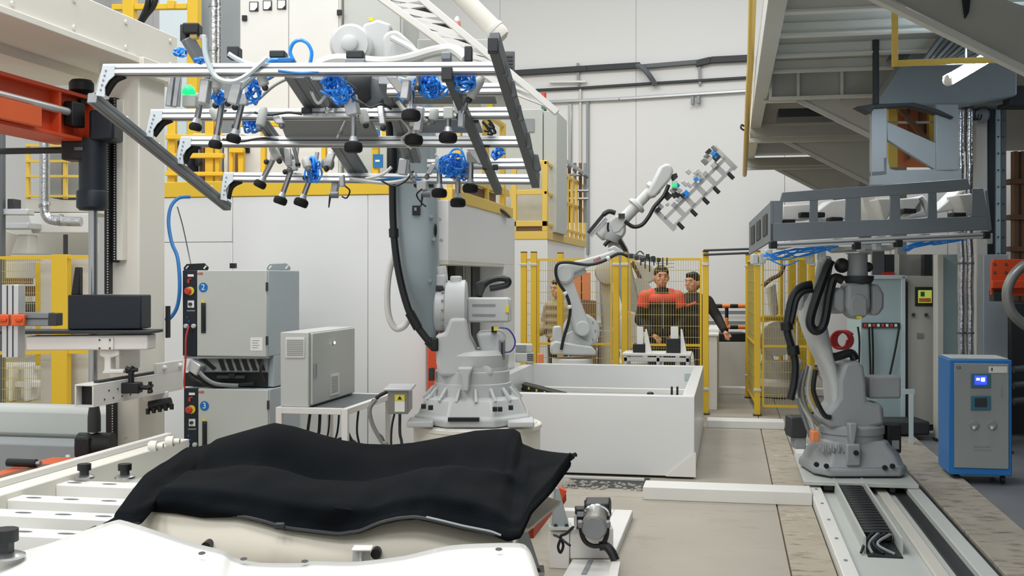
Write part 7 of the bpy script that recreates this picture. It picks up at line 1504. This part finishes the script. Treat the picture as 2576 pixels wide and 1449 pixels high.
MB().beam(P(1945, 617, K - .03), P(2478, 592, K - .03), .045, .045).ob('profile_bar', 'alu', f, bevel=.004); MB().beam(P(1945, 617, K - .054), P(2478, 592, K - .054), .004, .01).ob('groove', 'dgrey', f)
for px, py in ((1947, 616), (2484, 591), (2158, 618), (2263, 612)): MB().cbox(px, py, K - .07, .05, .055, .07).ob('end_cap', 'black', f, bevel=.005)
A_, B_ = P(1938, 560, K), P(1892, 575, K + 1.3)
sp = MB().ext([P(1938, 508, K), P(1938, 606, K), P(1884, 640, K + 1.3), P(1884, 560, K + 1.3)], RGT * .02).ob('side_plate', 'frameplate', f)
for s_ in (.12, .42, .7): MB().ext([P(1938, 530, K).lerp(P(1884, 578, K + 1.3), s_) - RGT * .004, P(1938, 585, K).lerp(P(1884, 620, K + 1.3), s_) - RGT * .004, P(1938, 585, K).lerp(P(1884, 620, K + 1.3), s_ + .18) - RGT * .004, P(1938, 530, K).lerp(P(1884, 578, K + 1.3), s_ + .18) - RGT * .004], -RGT * .002).ob('side_opening', 'vdgrey', f)
fp_('back_band', [(1900, 600), (2450, 575), (2450, 545), (1900, 565)], K + 1.1); MB().ext([P(2478, 480, K), P(2488, 578, K), P(2470, 590, K + 1.1), P(2462, 510, K + 1.1)], RGT * .02).ob('side_plate', 'frameplate', f)
for x0 in (2000, 2110, 2220, 2330, 2420): MB().beam(P(x0, bot(x0) + 8, K), P(x0 - 40, bot(x0) + 18, K + 1.1), .05, .04).ob('cross_bar', 'alud', f)
MB().ext([P(2080, 622, K + .3), P(2260, 614, K + .3), P(2240, 622, K + .9), P(2090, 628, K + .9)], -UPV * .03).ob('mount_plate', 'cab', f, bevel=.004)
for px, py in ((1935, 640), (1918, 650), (1900, 652), (2070, 640), (2040, 650), (2170, 620), (2210, 616), (2490, 600)): MB().cbox(px, py, K + .1 if px > 1930 else K + .6, .05, .08, .08).ob('clamp_block', 'cab', f, bevel=.006)
def t2_(pts, d_=K + .1, r=.0055): return MB().tube([P(x, y, d_) for x, y in pts], r, 6).ob('air_tube', 'tube', f)
rnd = random.Random(9)
for i in range(9): t2_([(1930 + rnd.uniform(-10, 20), 640 + rnd.uniform(-5, 14)), (1970 + rnd.uniform(-20, 20), 636 + rnd.uniform(-8, 20)), (2020 + rnd.uniform(-20, 20), 632 + rnd.uniform(-8, 14)), (2090 + rnd.uniform(-30, 20), 622 + rnd.uniform(-4, 8))])
for i in range(7): t2_([(2270 + rnd.uniform(-5, 20), 625 + rnd.uniform(-8, 8)), (2320 + rnd.uniform(-20, 20), 615 + rnd.uniform(-8, 10)), (2370 + rnd.uniform(-20, 20), 608 + rnd.uniform(-6, 8)), (2425 + rnd.uniform(-20, 10), 604)])
t2_([(1940, 655), (1975, 668), (2010, 655)]); t2_([(2150, 612), (2200, 610), (2240, 608)], K, .012)
# white moulded pieces lying inside the frame
wp = thing('moulded_tray', 'white moulded trays lying inside the dark plate frame', 'tray', P(2200, 570, K + .5))
for k_, pts in enumerate(([(1968, 516), (2040, 512), (2045, 552), (1968, 556)], [(2056, 530), (2090, 505), (2130, 500), (2130, 552), (2056, 556)], [(2164, 488), (2200, 486), (2215, 520), (2222, 560), (2190, 562), (2172, 520)], [(2205, 500), (2240, 498), (2240, 540), (2225, 560), (2212, 520)], [(2262, 500), (2310, 496), (2322, 490), (2336, 505), (2334, 545), (2280, 548), (2300, 536), (2320, 530), (2318, 505), (2300, 530), (2262, 528)], [(2356, 530), (2390, 500), (2412, 478), (2428, 474), (2432, 484), (2415, 490), (2405, 528), (2360, 536)], [(2410, 490), (2446, 486), (2446, 540), (2432, 545)])):
    MB().plate(pts, K + .25 + .1 * (k_ % 3), .25).ob('shell', 'white' if k_ in (0, 1, 4, 5) else 'beigegrey', wp, bevel=.012)
for px, py in ((1985, 558), (2105, 552), (2060, 540), (2290, 530), (2415, 540), (2030, 540)): MB().cbox(px, py, K + .18, .1, .04, .12).ob('pad', 'black', wp, bevel=.008)
